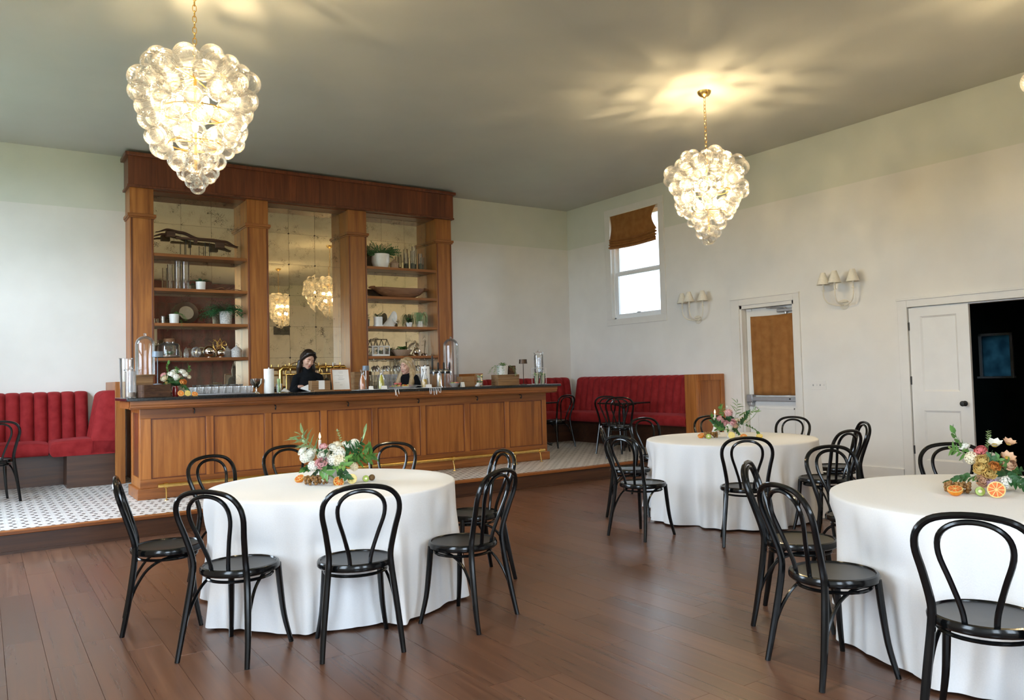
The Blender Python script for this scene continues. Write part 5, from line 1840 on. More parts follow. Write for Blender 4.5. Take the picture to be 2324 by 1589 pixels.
for r in range(2):
    for k in range(6):
        o = put(cpm, 'coupe_glass', None, (2.06 + k * 0.094, 9.56 + r * 0.095, ZT))
        tag(o, 'stemmed coupe glass in the %s row behind the tumblers' % ('front' if r == 0 else 'back'), 'glass', 'coupe glasses behind the tumblers')
t = vessel('silver_compote', 'silver footed bowl beside the rows of glasses', 'bowl', 2.66, 9.33, ZT, [(0, 0), (0.045, 0), (0.043, 0.008), (0.012, 0.03), (0.010, 0.06), (0.03, 0.075), (0.066, 0.12), (0.074, 0.175), (0.070, 0.175), (0.06, 0.12), (0.0, 0.085)], MAT['silver'], 'bowl')
G().ball((0, 0, 0.15), (0.055, 0.055, 0.03), 12, 8).obj('ice', MAT['glass'], t)


def roll(x, y, label):
    t = thing('paper_towel_roll', label, 'paper roll', (x, y, ZT), 0, 'rolls of white paper on the bar')
    G().lathe([(0.018, 0.002), (0.058, 0.002), (0.058, 0.288), (0.018, 0.288)], 30).obj('paper', MAT['paper'], t, sharp=50)
    G().lathe([(0, 0.0), (0.05, 0.0), (0.05, 0.002), (0.008, 0.002), (0.008, 0.30), (0, 0.31)], 16).obj('holder', MAT['steel'], t)
    return t


roll(2.80, 9.30, 'tall white paper towel roll left of the dark haired woman')
roll(4.93, 9.42, 'tall white paper towel roll beside the blonde woman')
t = thing('tip_glass', 'glass holding rolled striped banknotes beside the paper roll', 'glass', (2.885, 9.20, ZT))
G().lathe(cup_profile(0.026, 0.036, 0.11), 16).obj('tumbler', MAT['glass'], t, sharp=50)
for k in range(3):
    o = G().tube([(0, 0, 0.01), (0, 0, 0.17)], 0.012, 10).obj('rolled_note', MAT['leafsage'] if k % 2 == 0 else MAT['paper'], t, (0.008 * (k - 1), 0.006 * (k % 2), 0), (0.0, -0.10 * (k - 1), 0))


def napkin_fn(u, v):
    x, y = (u - 0.5) * 0.11, (v - 0.5) * 0.10
    return (x, y, 0.004 + 0.045 * math.exp(-((x / 0.04) ** 2 + (y / 0.04) ** 2)) + 0.006 * math.sin(60 * x + 40 * y))


nk = G().grid(napkin_fn, 14, 14).obj('crumpled_napkin', MAT['linen'], None, (3.03, 9.45, ZT), solid=0.003)
tag(nk, 'small crumpled white napkin before the dark haired woman', 'napkin')

# brown card box on a board, and the framed menu
t = thing('serving_board', 'thin wooden board lying under the brown box', 'board', (3.42, 9.22, ZT))
G().box(-0.125, 0.125, -0.07, 0.07, 0, 0.018).obj('board', MAT['crate'], t, bevel=0.003)
t = thing('card_box', 'brown box with a white label strip before the dark haired woman', 'box', (3.385, 9.225, ZT + 0.0185), 0.03)
G().box(-0.118, 0.118, -0.055, 0.055, 0, 0.115).obj('box_body', MAT['crate'], t, bevel=0.003)
G().box(-0.03, 0.045, -0.0565, -0.055, 0.01, 0.117).box(-0.03, 0.045, -0.0565, 0.02, 0.115, 0.117).obj('label_strip', MAT['paper'], t, smooth=False)
G().box(-0.118, 0.118, -0.0558, -0.055, 0.055, 0.057).obj('lid_seam', MAT['oldwood'], t, smooth=False)
mn = thing('menu_board', 'framed white drinks menu propped on the bar', 'menu', (3.675, 9.23, ZT), 0.02)
RX = rotm(x=-0.16)


def tilted(g):
    g.v = [tuple(RX @ Vector(p)) for p in g.v]
    return g


tilted(G().box(-0.125, -0.107, 0.0, 0.016, 0, 0.285).box(0.107, 0.125, 0.0, 0.016, 0, 0.285).box(-0.107, 0.107, 0, 0.016, 0.0, 0.018).box(-0.107, 0.107, 0, 0.016, 0.267, 0.285)).obj('frame', MAT['wood'], mn, bevel=0.003)
tilted(G().box(-0.107, 0.107, 0.006, 0.010, 0.018, 0.267)).obj('sheet', MAT['paper'], mn, smooth=False)
gt = G()
rn = random.Random(4)
for k, (w, z) in enumerate(((0.05, 0.235), (0.032, 0.222), (0.06, 0.195), (0.07, 0.187), (0.055, 0.168), (0.08, 0.15), (0.06, 0.142), (0.05, 0.105), (0.03, 0.075))):
    x = -w / 2 if k not in (2, 7) else -0.08
    while x < (w / 2 if k not in (2, 7) else -0.08 + w):
        l = rn.uniform(0.006, 0.014)
        gt.box(x, x + l, 0.0052, 0.006, z, z + 0.0028)
        x += l + 0.004
tilted(gt).obj('menu_text', MAT['ink'], mn, smooth=False)
tilted(G().box(-0.01, 0.01, 0.016, 0.02, 0.02, 0.2)).obj('easel_back', MAT['crate'], mn)


# juice carafes
def carafe(x, y, juice, level, label):
    t = thing('juice_carafe', label, 'carafe', (x, y, ZT), 0, 'juice carafes on the bar')
    out = [(0, 0), (0.046, 0), (0.050, 0.01), (0.049, 0.08), (0.040, 0.14), (0.022, 0.185), (0.021, 0.215), (0.032, 0.255)]
    inn = [(0.029, 0.255), (0.018, 0.215), (0.019, 0.185), (0.037, 0.138), (0.046, 0.08), (0.046, 0.01), (0, 0.008)]
    G().lathe(out + inn, 24).obj('glass_body', MAT['glass'], t, sharp=50)
    liq = [(0, 0.009), (0.0455, 0.011)] + [(r - 0.001, z) for r, z in [(0.0455, 0.08), (0.0365, 0.138), (0.0185, 0.185)] if z < level]
    rr = 0.0455 if level < 0.08 else (0.041 if level < 0.12 else 0.018)
    liq += [(rr - 0.0015, level), (0, level)]
    G().lathe(liq, 22).obj('juice', MAT[juice], t, sharp=50)
    return t


carafe(3.945, 9.22, 'juice_peach', 0.19, 'glass carafe of peach coloured juice beside the menu')
carafe(4.19, 9.20, 'juice_lime', 0.185, 'glass carafe of yellow green juice before the blue grey lamp')
carafe(4.825, 9.24, 'juice_amber', 0.118, 'half full glass carafe of amber juice beside the paper roll')
crate(4.03, 9.60, ZT, 0.12, 0.12, 0.235, 0.0, 'upright plain wooden box behind the peach juice carafe', 3)

# white tasselled runner over the front edge
rnr = thing('table_runner', 'white cotton runner with knotted tassels hanging over the bar edge', 'runner', (4.40, 9.2, ZT))


def run_fn(u, v):
    x = (u - 0.5) * 1.18
    y = -0.145 + v * 0.34
    return (x, y, 0.0025 + 0.0035 * abs(math.sin(19 * u + 5 * v)) * (0.4 + 0.6 * math.sin(7 * u) ** 2))


G().grid(run_fn, 60, 12).obj('runner_cloth', MAT['linen'], rnr, solid=0.002)
tas = [-0.10 + 0.022 * k for k in range(3)] + [0.40 + 0.026 * k for k in range(7)]
for k, x in enumerate(tas):
    rn = random.Random(k)
    G().tube(catmull([(x, -0.14, 0.004), (x, -0.156, 0.003), (x + rn.uniform(-0.01, 0.01), -0.158, -0.035), (x + rn.uniform(-0.015, 0.015), -0.158, -0.06 - rn.uniform(0, 0.04))], 4), [0.004, 0.003, 0.004, 0.003], 6).obj('tassel', MAT['linen'], rnr)
for k, (x, y, w) in enumerate(((4.02, 9.13, 0.055), (4.185, 9.105, 0.075), (4.83, 9.13, 0.08))):
    t = thing('place_card', ('tiny white card standing by the peach juice', 'white card standing before the yellow green juice', 'white card standing before the amber juice')[k], 'card', (x, y, ZT + 0.008), 0.05, 'white name cards on the runner')
    G().cbox((0, 0, 0.02), (w, 0.0015, 0.042), rotm(x=-0.25)).obj('card_front', MAT['paper'], t, smooth=False)
    G().cbox((0, 0.018, 0.02), (w, 0.0015, 0.042), rotm(x=0.25)).obj('card_back', MAT['paper'], t, smooth=False)

# platter of garnishes
pl = thing('garnish_platter', 'grey marble platter of sliced fruit garnishes before the blonde woman', 'platter', (4.56, 9.38, ZT + 0.0095))
G().lathe([(0, 0), (0.17, 0), (0.20, 0.015), (0.205, 0.022), (0.195, 0.022), (0.165, 0.008), (0, 0.008)], 36).obj('plate', MAT['marble'], pl)
rn = random.Random(31)
gm = {k: G().lathe([(0, 0), (0.02, 0), (0.021, 0.004), (0.02, 0.008), (0, 0.008)], 12).mesh('garnish_slice', MAT[k]) for k in ('orangeflesh', 'lemonflesh', 'kiwiflesh', 'pcoral')}
for i in range(46):
    a, r = rn.uniform(0, 6.28), 0.15 * math.sqrt(rn.random())
    put(gm[rn.choice(list(gm))], 'garnish_slice', pl, (r * math.cos(a), r * math.sin(a), 0.012 + rn.uniform(0.004, 0.035) * (1 - r / 0.16)), (rn.uniform(-0.7, 0.7), rn.uniform(-0.7, 0.7), 0))
for k in range(4):
    put(BL['rose_coral'], 'red_garnish_bloom', pl, (-0.10 + 0.028 * k, -0.01 + 0.02 * (k % 2), 0.055), (0.2, 0.1 * k, k), 0.024)
tg = thing('serving_tongs', 'steel serving tongs lying across the garnish platter', 'tongs', (4.66, 9.17, ZT + 0.035), 0.35)
for s in (-1, 1):
    G().tube(catmull([(-0.13, s * 0.012, 0.01), (-0.03, s * 0.018, 0.008), (0.08, s * 0.008, 0.0), (0.12, 0.0, -0.005)], 4), 0.004, 6).obj('arm', MAT['steel'], tg)

# beer tower with black handles
tp = thing('tap_tower', 'steel beer tap tower with four black handles', 'beer tap', (5.25, 9.62, ZT))
G().lathe([(0, 0), (0.05, 0), (0.045, 0.01), (0.035, 0.02), (0.035, 0.20), (0, 0.20)], 20).obj('column', MAT['steel'], tp, sharp=50)
G().tube([(-0.17, 0, 0.22), (0.17, 0, 0.22)], 0.032, 16).obj('crossbar', MAT['steel'], tp)
for k, x in enumerate((-0.135, -0.045, 0.045, 0.135)):
    f = G().tube(catmull([(x, -0.02, 0.225), (x, -0.07, 0.225), (x, -0.09, 0.20), (x, -0.09, 0.165)], 4), [0.011, 0.010, 0.009], 8).obj('faucet', MAT['steel'], tp)
    G().lathe([(0.008, 0), (0.012, 0.01), (0.014, 0.08), (0.011, 0.105 + (0.09 if k == 0 else 0)), (0.0, 0.11 + (0.09 if k == 0 else 0))], 10, (x, -0.06, 0.235)).obj('tap_handle', MAT['matte_black'], f)
t = thing('food_bowl', 'pink grey bowl of colourful garnish beside the beer taps', 'bowl', (5.30, 9.28, ZT))
G().lathe([(0, 0), (0.04, 0), (0.045, 0.008), (0.075, 0.05), (0.078, 0.055), (0.072, 0.053), (0.04, 0.014), (0, 0.012)], 24).obj('bowl', MAT['greyclay'], t)
for i in range(14):
    a, r = rn.uniform(0, 6.28), 0.05 * math.sqrt(rn.random())
    put(gm[rn.choice(list(gm))], 'garnish_slice', t, (r * math.cos(a), r * math.sin(a), 0.045 + rn.uniform(0, 0.012)), (rn.uniform(-0.4, 0.4), rn.uniform(-0.4, 0.4), 0))
crate(5.50, 9.32, ZT, 0.20, 0.13, 0.14, 0.0, 'light wooden box beside the small bowl of garnish', 2)
for k, (x, y, lb) in enumerate(((5.375, 9.18, 'folded white card leaning before the light wooden box'), (5.60, 9.17, 'small white dish right of the light wooden box'))):
    if k == 0:
        t = thing('place_card', lb, 'card', (x, y, ZT), 0.1)
        G().cbox((0, 0, 0.032), (0.05, 0.0015, 0.068), rotm(x=-0.25)).obj('card_front', MAT['paper'], t, smooth=False)
        G().cbox((0, 0.026, 0.032), (0.05, 0.0015, 0.068), rotm(x=0.25)).obj('card_back', MAT['paper'], t, smooth=False)
    else:
        t = thing('small_dish', lb, 'dish', (x, y, ZT))
        G().lathe([(0, 0), (0.03, 0), (0.042, 0.02), (0.039, 0.02), (0.028, 0.005), (0, 0.005)], 20).obj('bowl', MAT['white'], t)
        G().ball((0, 0, 0.018), (0.028, 0.028, 0.014), 12, 8).obj('sugar', MAT['paper'], t)
t = thing('votive', 'small white votive candle near the tip jar', 'candle', (5.655, 9.25, ZT))
G().lathe(cup_profile(0.02, 0.023, 0.05), 14).obj('cup', MAT['white'], t)
G().lathe([(0, 0.005), (0.018, 0.005), (0.019, 0.04), (0, 0.04)], 12).obj('wax', MAT['wax'], t)
t = thing('tip_jar', 'clear square tip jar of folded notes and napkins', 'jar', (5.74, 9.36, ZT))
G().box(-0.04, 0.04, -0.04, 0.04, 0, 0.165).obj('jar_body', MAT['glass'], t, bevel=0.006)
for k in range(4):
    G().cbox((0.0, 0.004 * (k - 1.5), 0.025 + k * 0.036), (0.062, 0.045, 0.026), rotm(x=0.2 * (k - 1.5), z=0.3 * k)).obj('folded_note', MAT['leafsage'] if k % 2 else MAT['paper'], t, bevel=0.004)


# plant in white pot on a pale crate
def foliage(g, c, R, n, L, W, seed, droop=0.3, flat=0.5, spread=1.0):
    rn = random.Random(seed)
    for i in range(n):
        a = rn.uniform(0, 2 * PI)
        el = rn.uniform(-0.1, 1.0)
        d = Vector((math.cos(a) * spread, math.sin(a) * spread, el))
        p = Vector(c) + Vector((math.cos(a), math.sin(a), 0)) * rn.uniform(0, R * 0.5) + Vector((0, 0, rn.uniform(0, R * flat)))
        leaf_geo(g, p, d, (0, 0, 1), L * rn.uniform(0.6, 1.2), W * rn.uniform(0.7, 1.2), droop * rn.uniform(0.4, 1.6))


def trailing(g, starts, mtseed, drop, n=12, leaf=(0.03, 0.018)):
    rn = random.Random(mtseed)
    for (p, d) in starts:
        p = Vector(p)
        d = Vector(d).normalized()
        pts = [p.copy()]
        for i in range(n):
            d = (d + Vector((rn.uniform(-0.15, 0.15), rn.uniform(-0.1, 0.1), -0.22))).normalized()
            p = p + d * (drop / n)
            pts.append(p.copy())
        g.tube(pts, 0.0015, 4)
        for i, q in enumerate(pts[1:]):
            for s in (-1, 1):
                leaf_geo(g, q, (s * rn.uniform(0.4, 1), rn.uniform(-0.6, 0.2), rn.uniform(-0.2, 0.5)), (0, 0, 1), leaf[0], leaf[1], 0.2, 3)


def pot(name, label, x, y, z, prof, mt, fol_mt, fol_fn, cat='potted plant', group='potted plants on the shelves'):
    t = thing(name, label, cat, (x, y, z), 0, group)
    G().lathe(prof, 26).obj('pot', MAT[mt], t, sharp=50)
    g = G()
    fol_fn(g)
    g.obj('foliage', MAT[fol_mt], t, sharp=180)
    return t


def potprof(r0, r1, h, th=0.006):
    return [(0, 0), (r0, 0), (r1, h), (r1 - th, h), (r1 - th - 0.004, h - 0.012), (0, h - 0.015)]


crate(6.16, 9.33, ZT, 0.36, 0.17, 0.152, 0.0, 'pale weathered wooden crate near the right end of the bar', 3)


def ivy(g):
    foliage(g, (0, 0, 0.11), 0.08, 70, 0.05, 0.025, 5, 0.4, 0.5)
    trailing(g, [((-0.08, -0.03, 0.12), (-0.8, -0.2, 0.3)), ((-0.09, -0.05, 0.11), (-0.6, -0.6, 0.1)), ((0.08, -0.05, 0.11), (0.6, -0.6, 0.1)), ((0.09, -0.05, 0.12), (0.8, -0.3, 0.2)), ((-0.05, -0.09, 0.12), (-0.2, -0.8, 0.3)), ((-0.1, 0, 0.12), (-0.9, 0, 0.2))], 4, 0.17)


pot('potted_ivy', 'trailing green ivy in a white pot on the pale crate', 6.10, 9.31, ZT + 0.1535, potprof(0.075, 0.085, 0.125), 'white', 'leafsage', ivy, group='plants on the bar')
t = thing('carved_block', 'carved dark wood block with scrolls on the pale crate', 'carving', (6.275, 9.35, ZT + 0.1535))
G().box(-0.062, 0.062, -0.03, 0.03, 0, 0.125).obj('block', MAT['oldwood'], t, bevel=0.006)
for (cx, cz, rr) in ((-0.02, 0.07, 0.032), (0.03, 0.045, 0.024), (0.03, 0.095, 0.018)):
    G().tube([(cx + rr * (1 - i / 30) * math.cos(i * 0.42), -0.031, cz + rr * (1 - i / 30) * math.sin(i * 0.42)) for i in range(27)], 0.006, 6).obj('scroll', MAT['bowlwood'], t)

# celery in a glass and the water dispenser at the right end
for k, (x, lb) in enumerate(((6.665, 'glass of celery stalks beside the bronze lamp'), (6.775, 'glass of pale celery stalks beside the water dispenser'))):
    t = thing('celery_glass', lb, 'celery', (x, 9.27, ZT), 0, 'glasses of celery')
    G().lathe(cup_profile(0.03, 0.042, 0.125), 18).obj('glass', MAT['glass'], t, sharp=50)
    for q in range(7):
        a = q * 0.9
        G().tube([(0.012 * math.cos(a), 0.012 * math.sin(a), 0.01), (0.035 * math.cos(a), 0.035 * math.sin(a), 0.15 + 0.012 * (q % 3))], [0.009, 0.007], 7).obj('stalk', MAT['pcream'] if q % 2 else MAT['leafsage'], t)
    g = G()
    foliage(g, (0, 0, 0.13), 0.06, 26, 0.045, 0.02, k + 3, 0.2, 0.3)
    g.obj('leaves', MAT['leafsage'], t, sharp=180)
wd = thing('water_dispenser', 'clear water dispenser with white lid on a white wire stand at the right end', 'dispenser', (6.855, 9.47, ZT))
wire = G()
for s in (-1, 1):
    for q in (-1, 1):
        wire.tube([(s * 0.075, q * 0.075, 0.003), (s * 0.075, q * 0.075, 0.235)], 0.004, 6)
for z in (0.004, 0.155, 0.235):
    wire.tube([(0.075, 0.075, z), (-0.075, 0.075, z), (-0.075, -0.075, z), (0.075, -0.075, z)], 0.004, 6, closed=True)
wire.obj('wire_stand', MAT['trim'], wd)
G().lathe([(0, 0.158), (0.066, 0.16), (0.07, 0.18), (0.07, 0.42), (0.064, 0.44), (0.061, 0.44), (0.066, 0.42), (0.066, 0.18), (0, 0.165)], 26).obj('jar', MAT['glass'], wd, sharp=50)
G().lathe([(0, 0.166), (0.065, 0.17), (0.065, 0.395), (0, 0.395)], 24).obj('water', thin_glass('still_water', (0.93, 0.96, 1.0), 0.10, 0.3), wd)
G().lathe([(0, 0.44), (0.074, 0.44), (0.076, 0.475), (0.02, 0.483), (0.012, 0.495), (0.016, 0.505), (0, 0.508)], 24).obj('lid', MAT['glass'], wd)
G().tube([(0, -0.07, 0.195), (0, -0.105, 0.195)], 0.008, 8).tube([(0, -0.10, 0.20), (0, -0.10, 0.17)], 0.007, 8).box(-0.018, 0.018, -0.104, -0.096, 0.205, 0.213).obj('spigot', MAT['steel'], wd)

# ================================================================== BACK COUNTER
bt = thing('brass_tap_rail', 'polished brass draught rail with taps before the middle mirror', 'beer tap', (4.07, 11.30, ZBC))
zr = 1.625 - ZBC
frp = [(-0.50, 0, 0.0), (-0.50, 0, zr - 0.04), (-0.47, 0, zr), (0.47, 0, zr), (0.50, 0, zr - 0.04), (0.50, 0, 0.0)]
G().tube(frp[:3] + frp[3:], 0.030, 14).obj('outer_rail', MAT['brass'], bt, sharp=60)
G().tube([(-0.415, 0, 0.0), (-0.415, 0, zr - 0.10), (0.415, 0, zr - 0.10), (0.415, 0, 0.0)], 0.016, 10).obj('inner_rail', MAT['brass'], bt, sharp=60)
for k in range(8):
    x = -0.385 + k * 0.11
    f = G().tube(catmull([(x, -0.02, zr), (x, -0.06, zr), (x, -0.075, zr - 0.03), (x, -0.075, zr - 0.07)], 3), 0.009, 8).obj('faucet', MAT['brass'], bt)
    G().lathe([(0.006, 0), (0.009, 0.02), (0.007, 0.055), (0, 0.06)], 8, (x, -0.045, zr + 0.012)).obj('lever', MAT['brass'] if k != 6 else MAT['white'], f)
t = thing('handled_basket', 'round basket with arched brass handle behind the dark haired woman', 'basket', (4.10, 11.60, ZBC))
G().tube([(0.20 * math.cos(a), 0, 0.36 + 0.20 * math.sin(a)) for a in [PI * i / 16 for i in range(17)]], 0.008, 8).obj('handle', MAT['brass'], t)
G().lathe([(0, 0), (0.15, 0), (0.20, 0.36), (0.19, 0.36), (0.14, 0.01), (0, 0.01)], 24).obj('basket_body', MAT['bowlwood'], t, sharp=50)
# stemware hanging under the lowest right shelf
rack = thing('stemware_rack', 'steel rack of hanging wine glasses under the lowest right shelf', 'glass rack', (5.65, 11.62, 1.748))
for k in range(7):
    x = -0.54 + k * 0.18
    G().tube([(x, -0.12, -0.022), (x, 0.18, -0.022)], 0.004, 6).tube([(x, -0.12, -0.022), (x, -0.12, 0.0)], 0.004, 6).obj('rail', MAT['steel'], rack)
wine = G().lathe([(0, 0), (0.034, 0), (0.033, 0.003), (0.004, 0.010), (0.0035, 0.075), (0.02, 0.09), (0.036, 0.125), (0.034, 0.175), (0.032, 0.175), (0.034, 0.125), (0.016, 0.09), (0, 0.084)], 16).mesh('wine_glass', MAT['glass'], sharp=50)
for k in range(6):
    for r in range(2):
        o = put(wine, 'wine_glass', None, (5.65 - 0.45 + k * 0.18, 11.56 + r * 0.12, 1.7225), (PI, 0, 0))
        tag(o, 'wine glass hanging upside down in the %s row under the lowest right shelf' % ('front' if r == 0 else 'back'), 'glass', 'hanging wine glasses')
gs = G().lathe(cup_profile(0.028, 0.036, 0.11, 0.003, 0.01), 14).mesh('stacked_tumbler', MAT['ribglass'], sharp=50)
for r in range(2):
    for k in range(9):
        for zz in range(3):
            o = put(gs, 'stacked_tumbler', None, (5.12 + k * 0.085, 11.22 + r * 0.09, ZBC + zz * 0.112))
            tag(o, 'plain tumbler in the %s tier of the glass stack behind the blonde woman' % ('bottom', 'middle', 'top')[zz], 'glass', 'stacked tumblers on the back counter')
bell_jar(6.34, 11.20, ZBC, 0.125, 0.90, 'tall ribbed glass bell jar before the right pillar', True)

# ================================================================== THINGS ON THE SHELVES
YSH = 11.66
SZ = [z + 0.0010 for z in SHELF_Z]
# old wooden yoke mounted on two wire stands
yk = thing('wooden_yoke', 'long weathered wooden ox yoke mounted on thin wire stands', 'yoke', (2.53, YSH, SZ[0]))


def lerp_pts(pts, u):
    for (p, q), (r_, w) in zip(pts, pts[1:]):
        if u <= r_:
            k = (u - p) / (r_ - p)
            k = k * k * (3 - 2 * k)
            return q + (w - q) * k
    return pts[-1][1]


def yoke_fn(u, v):
    x = (u - 0.5) * 1.10
    top = lerp_pts([(0, 0.315), (0.14, 0.372), (0.30, 0.350), (0.52, 0.275), (0.66, 0.275), (0.84, 0.262), (1.0, 0.185)], u)
    th = lerp_pts([(0, 0.008), (0.12, 0.030), (0.30, 0.046), (0.5, 0.046), (0.72, 0.052), (0.88, 0.036), (1.0, 0.008)], u)
    a = 2 * PI * v
    return (x, 0.042 * math.cos(a), top - th / 2 + th / 2 * math.sin(a))


g = G().grid(yoke_fn, 40, 12)
g.obj('beam', MAT['oldwood'], yk)
for (x0, x1, z0, z1) in ((-0.42, -0.30, 0.255, 0.335), (0.24, 0.36, 0.145, 0.225), (-0.05, -0.01, 0.185, 0.24), (-0.29, 0.02, 0.235, 0.262)):
    G().box(x0, x1, -0.035, 0.035, z0, z1).obj('notch_block', MAT['oldwood'], yk, bevel=0.006)
for s in (-1, 1):
    G().tube(catmull([(s * 0.36, 0, 0.295 if s < 0 else 0.205), (s * 0.46, 0, 0.29 if s < 0 else 0.185), (s * 0.55, 0.0, 0.265 if s < 0 else 0.165)], 3), [0.016, 0.014, 0.007], 8).obj('horn_tip', MAT['oldwood'], yk)
for x in (-0.16, -0.10, 0.10, 0.16):
    G().tube([(x, 0, 0.0), (x, 0, 0.26 if x < 0 else 0.215)], 0.005, 6).obj('stand_rod', MAT['matte_black'], yk)
G().box(-0.19, -0.07, -0.05, 0.05, 0, 0.006).box(0.07, 0.19, -0.05, 0.05, 0, 0.006).obj('stand_base', MAT['matte_black'], yk, smooth=False)

for (x, r, h, lb) in ((2.16, 0.035, 0.345, 'shortest clear cylinder vase beside the two tall ones'), (2.262, 0.040, 0.405, 'tallest clear cylinder vase on the left shelf'), (2.365, 0.048, 0.395, 'widest clear cylinder vase next to the small potted plant')):
    vessel('cylinder_vase', lb, 'vase', x, YSH, SZ[1], cup_profile(r, r, h), MAT['glass'], group='clear cylinder vases on the left shelf')


def rosette_leaves(g):
    for k in range(9):
        a = k * 2 * PI / 9 + 0.3
        leaf_geo(g, (0.02 * math.cos(a), 0.02 * math.sin(a), 0.10), (math.cos(a), math.sin(a) * 0.6, 0.55), (0, 0, 1), 0.12, 0.05, 0.35)


pot('potted_succulent', 'broad leaved dark plant in a small white pot beside the cylinder vases', 2.55, YSH - 0.07, SZ[1], potprof(0.060, 0.066, 0.112), 'white', 'leafdark', rosette_leaves)
tw = thing('driftwood_twig', 'thin bare twig lying along the second left shelf', 'twig', (2.895, YSH - 0.05, SZ[1]))
G().tube(catmull([(-0.26, 0, 0.006), (-0.12, 0.02, 0.03), (-0.05, 0.0, 0.045), (0.03, 0.02, 0.012), (0.13, -0.01, 0.022), (0.24, 0.0, 0.008)], 5), [0.006, 0.008, 0.006, 0.004], 6).obj('stem', MAT['bowlwood'], tw)
for k, (p, q) in enumerate((((-0.06, 0, 0.04), (0.01, 0.03, 0.07)), ((0.06, 0, 0.015), (0.13, -0.02, 0.05)), ((0.0, 0, 0.02), (0.05, -0.03, 0.045)))):
    G().tube([p, tuple((a + b) / 2 + 0.004 for a, b in zip(p, q)), q], 0.003, 5).obj('side_shoot', MAT['bowlwood'], tw)


# third shelf left
def trail_fn(g):
    foliage(g, (0.03, 0, 0.12), 0.05, 40, 0.05, 0.02, 12, 0.4, 0.6)
    trailing(g, [((0.03, -0.05, 0.13), (0.5, -0.6, 0.4)), ((0.05, -0.03, 0.13), (0.9, -0.3, 0.3)), ((0.05, -0.05, 0.13), (0.8, -0.5, 0.1)), ((0.04, -0.02, 0.13), (1, 0.0, 0.4))], 6, 0.15, 10, (0.028, 0.012))
    trailing(g, [((0.045, -0.135, 0.04), (0.1, -0.5, 0.1))], 9, 0.16, 10, (0.026, 0.012))


pot('potted_trailer', 'white ribbed cup of trailing green stems beside the bronze plate', 2.20, 11.60, SZ[2], potprof(0.058, 0.066, 0.128), 'white', 'leaf', trail_fn)
vessel('glass_beaker', 'small clear glass at the left end of the third shelf', 'glass', 2.055, 11.62, SZ[2], cup_profile(0.025, 0.028, 0.10), MAT['glass'])
pt = thing('bronze_plate', 'round bronze plate with bright centre leaning on the mirror', 'plate', (2.385, 11.745, SZ[2] + 0.002), 0)
RL = rotm(x=PI / 2 - 0.22)
G().lathe([(0, 0), (0.095, 0.0), (0.10, 0.006), (0.158, 0.020), (0.16, 0.024), (0.10, 0.011), (0.0, 0.006)], 40, (0, 0, 0.158), rot=RL).obj('rim', MAT['bronze'], pt)
G().lathe([(0.097, 0.012), (0.098, 0.014), (0.0, 0.005)], 36, (0, 0, 0.158), rot=RL).obj('centre', MAT['silver'], pt)


def bigfern(g):
    rn = random.Random(17)
    for k in range(130):
        a = rn.uniform(0, 2 * PI)
        d = Vector((math.cos(a), math.sin(a) * 0.6 - 0.25, rn.uniform(0.1, 1.0))).normalized()
        p = Vector((0.03 * math.cos(a), 0.02 * math.sin(a), 0.18))
        L = rn.uniform(0.16, 0.30)
        n = 7
        for i in range(n):
            p = p + d * (L / n)
            d = (d + Vector((0, 0, -0.17))).normalized()
            if p.y > 0.10:
                p.y = 0.10
            if (p.z < 0.03 and p.y > -0.185) or p.x > 0.21 or p.x < -0.34:
                break
            for s in (-1, 1):
                sd = d.cross(Vector((0, 0, 1)))
                sd = sd.normalized() if sd.length > 1e-3 else Vector((1, 0, 0))
                leaf_geo(g, p, sd * s + d * 0.7, (0, 0, 1), 0.036, 0.014, 0.2, 2)


pot('potted_fern', 'speckled white pot overflowing with feathery asparagus fern', 2.90, 11.64, SZ[2], potprof(0.078, 0.092, 0.185), 'speckle', 'fern', bigfern)

# fourth shelf left
tj = thing('terrarium_jar', 'corked glass terrarium jar with green moss inside', 'terrarium', (2.14, 11.65, SZ[3]))
G().lathe([(0, 0), (0.13, 0), (0.138, 0.02), (0.138, 0.17), (0.12, 0.195), (0.075, 0.205), (0.072, 0.225), (0.069, 0.225), (0.07, 0.20), (0.116, 0.188), (0.133, 0.165), (0.133, 0.02), (0, 0.008)], 30).obj('jar', MAT['glass'], tj, sharp=50)
G().lathe([(0, 0.215), (0.069, 0.215), (0.075, 0.262), (0.06, 0.27), (0, 0.27)], 22).obj('stopper', MAT['bowlwood'], tj)
G().lathe([(0, 0.009), (0.131, 0.012), (0.131, 0.035), (0, 0.05)], 22).obj('soil', MAT['tanclay'], tj)
g = G()
foliage(g, (0, 0, 0.04), 0.09, 60, 0.06, 0.022, 8, 0.2, 0.4)
g.obj('moss_plants', MAT['leaf'], tj, sharp=180)
t = vessel('crystal_tumbler', 'cut crystal tumbler next to the glass terrarium', 'glass', 2.355, 11.62, SZ[3], [(0, 0), (0.03, 0), (0.036, 0.05), (0.026, 0.11), (0.0, 0.15)], MAT['ribglass'], 'body', seg=10)
t = vessel('glass_globe', 'clear round glass globe between the crystal and the silver balls', 'globe', 2.487, 11.62, SZ[3], [(0, 0)] + [(0.068 * math.sin(PI * i / 14), 0.076 - 0.076 * math.cos(PI * i / 14)) for i in range(1, 14)] + [(0, 0.152)], MAT['ribglass'])
for (x, r, lb) in ((2.658, 0.083, 'larger mirrored silver ball on the lowest left shelf'), (2.812, 0.064, 'smaller mirrored silver ball under the golden branch')):
    t = thing('silver_ball', lb, 'ornament', (x, 11.61, SZ[3]), 0, 'mirrored silver balls')
    G().ball((0, 0, r + 0.003), r, 24, 16).obj('ball', MAT['silver'], t)
    G().lathe([(0.03, 0), (0.03, 0.003), (0.022, 0.014), (0.0, 0.014)], 16).obj('foot', MAT['silver'], t)
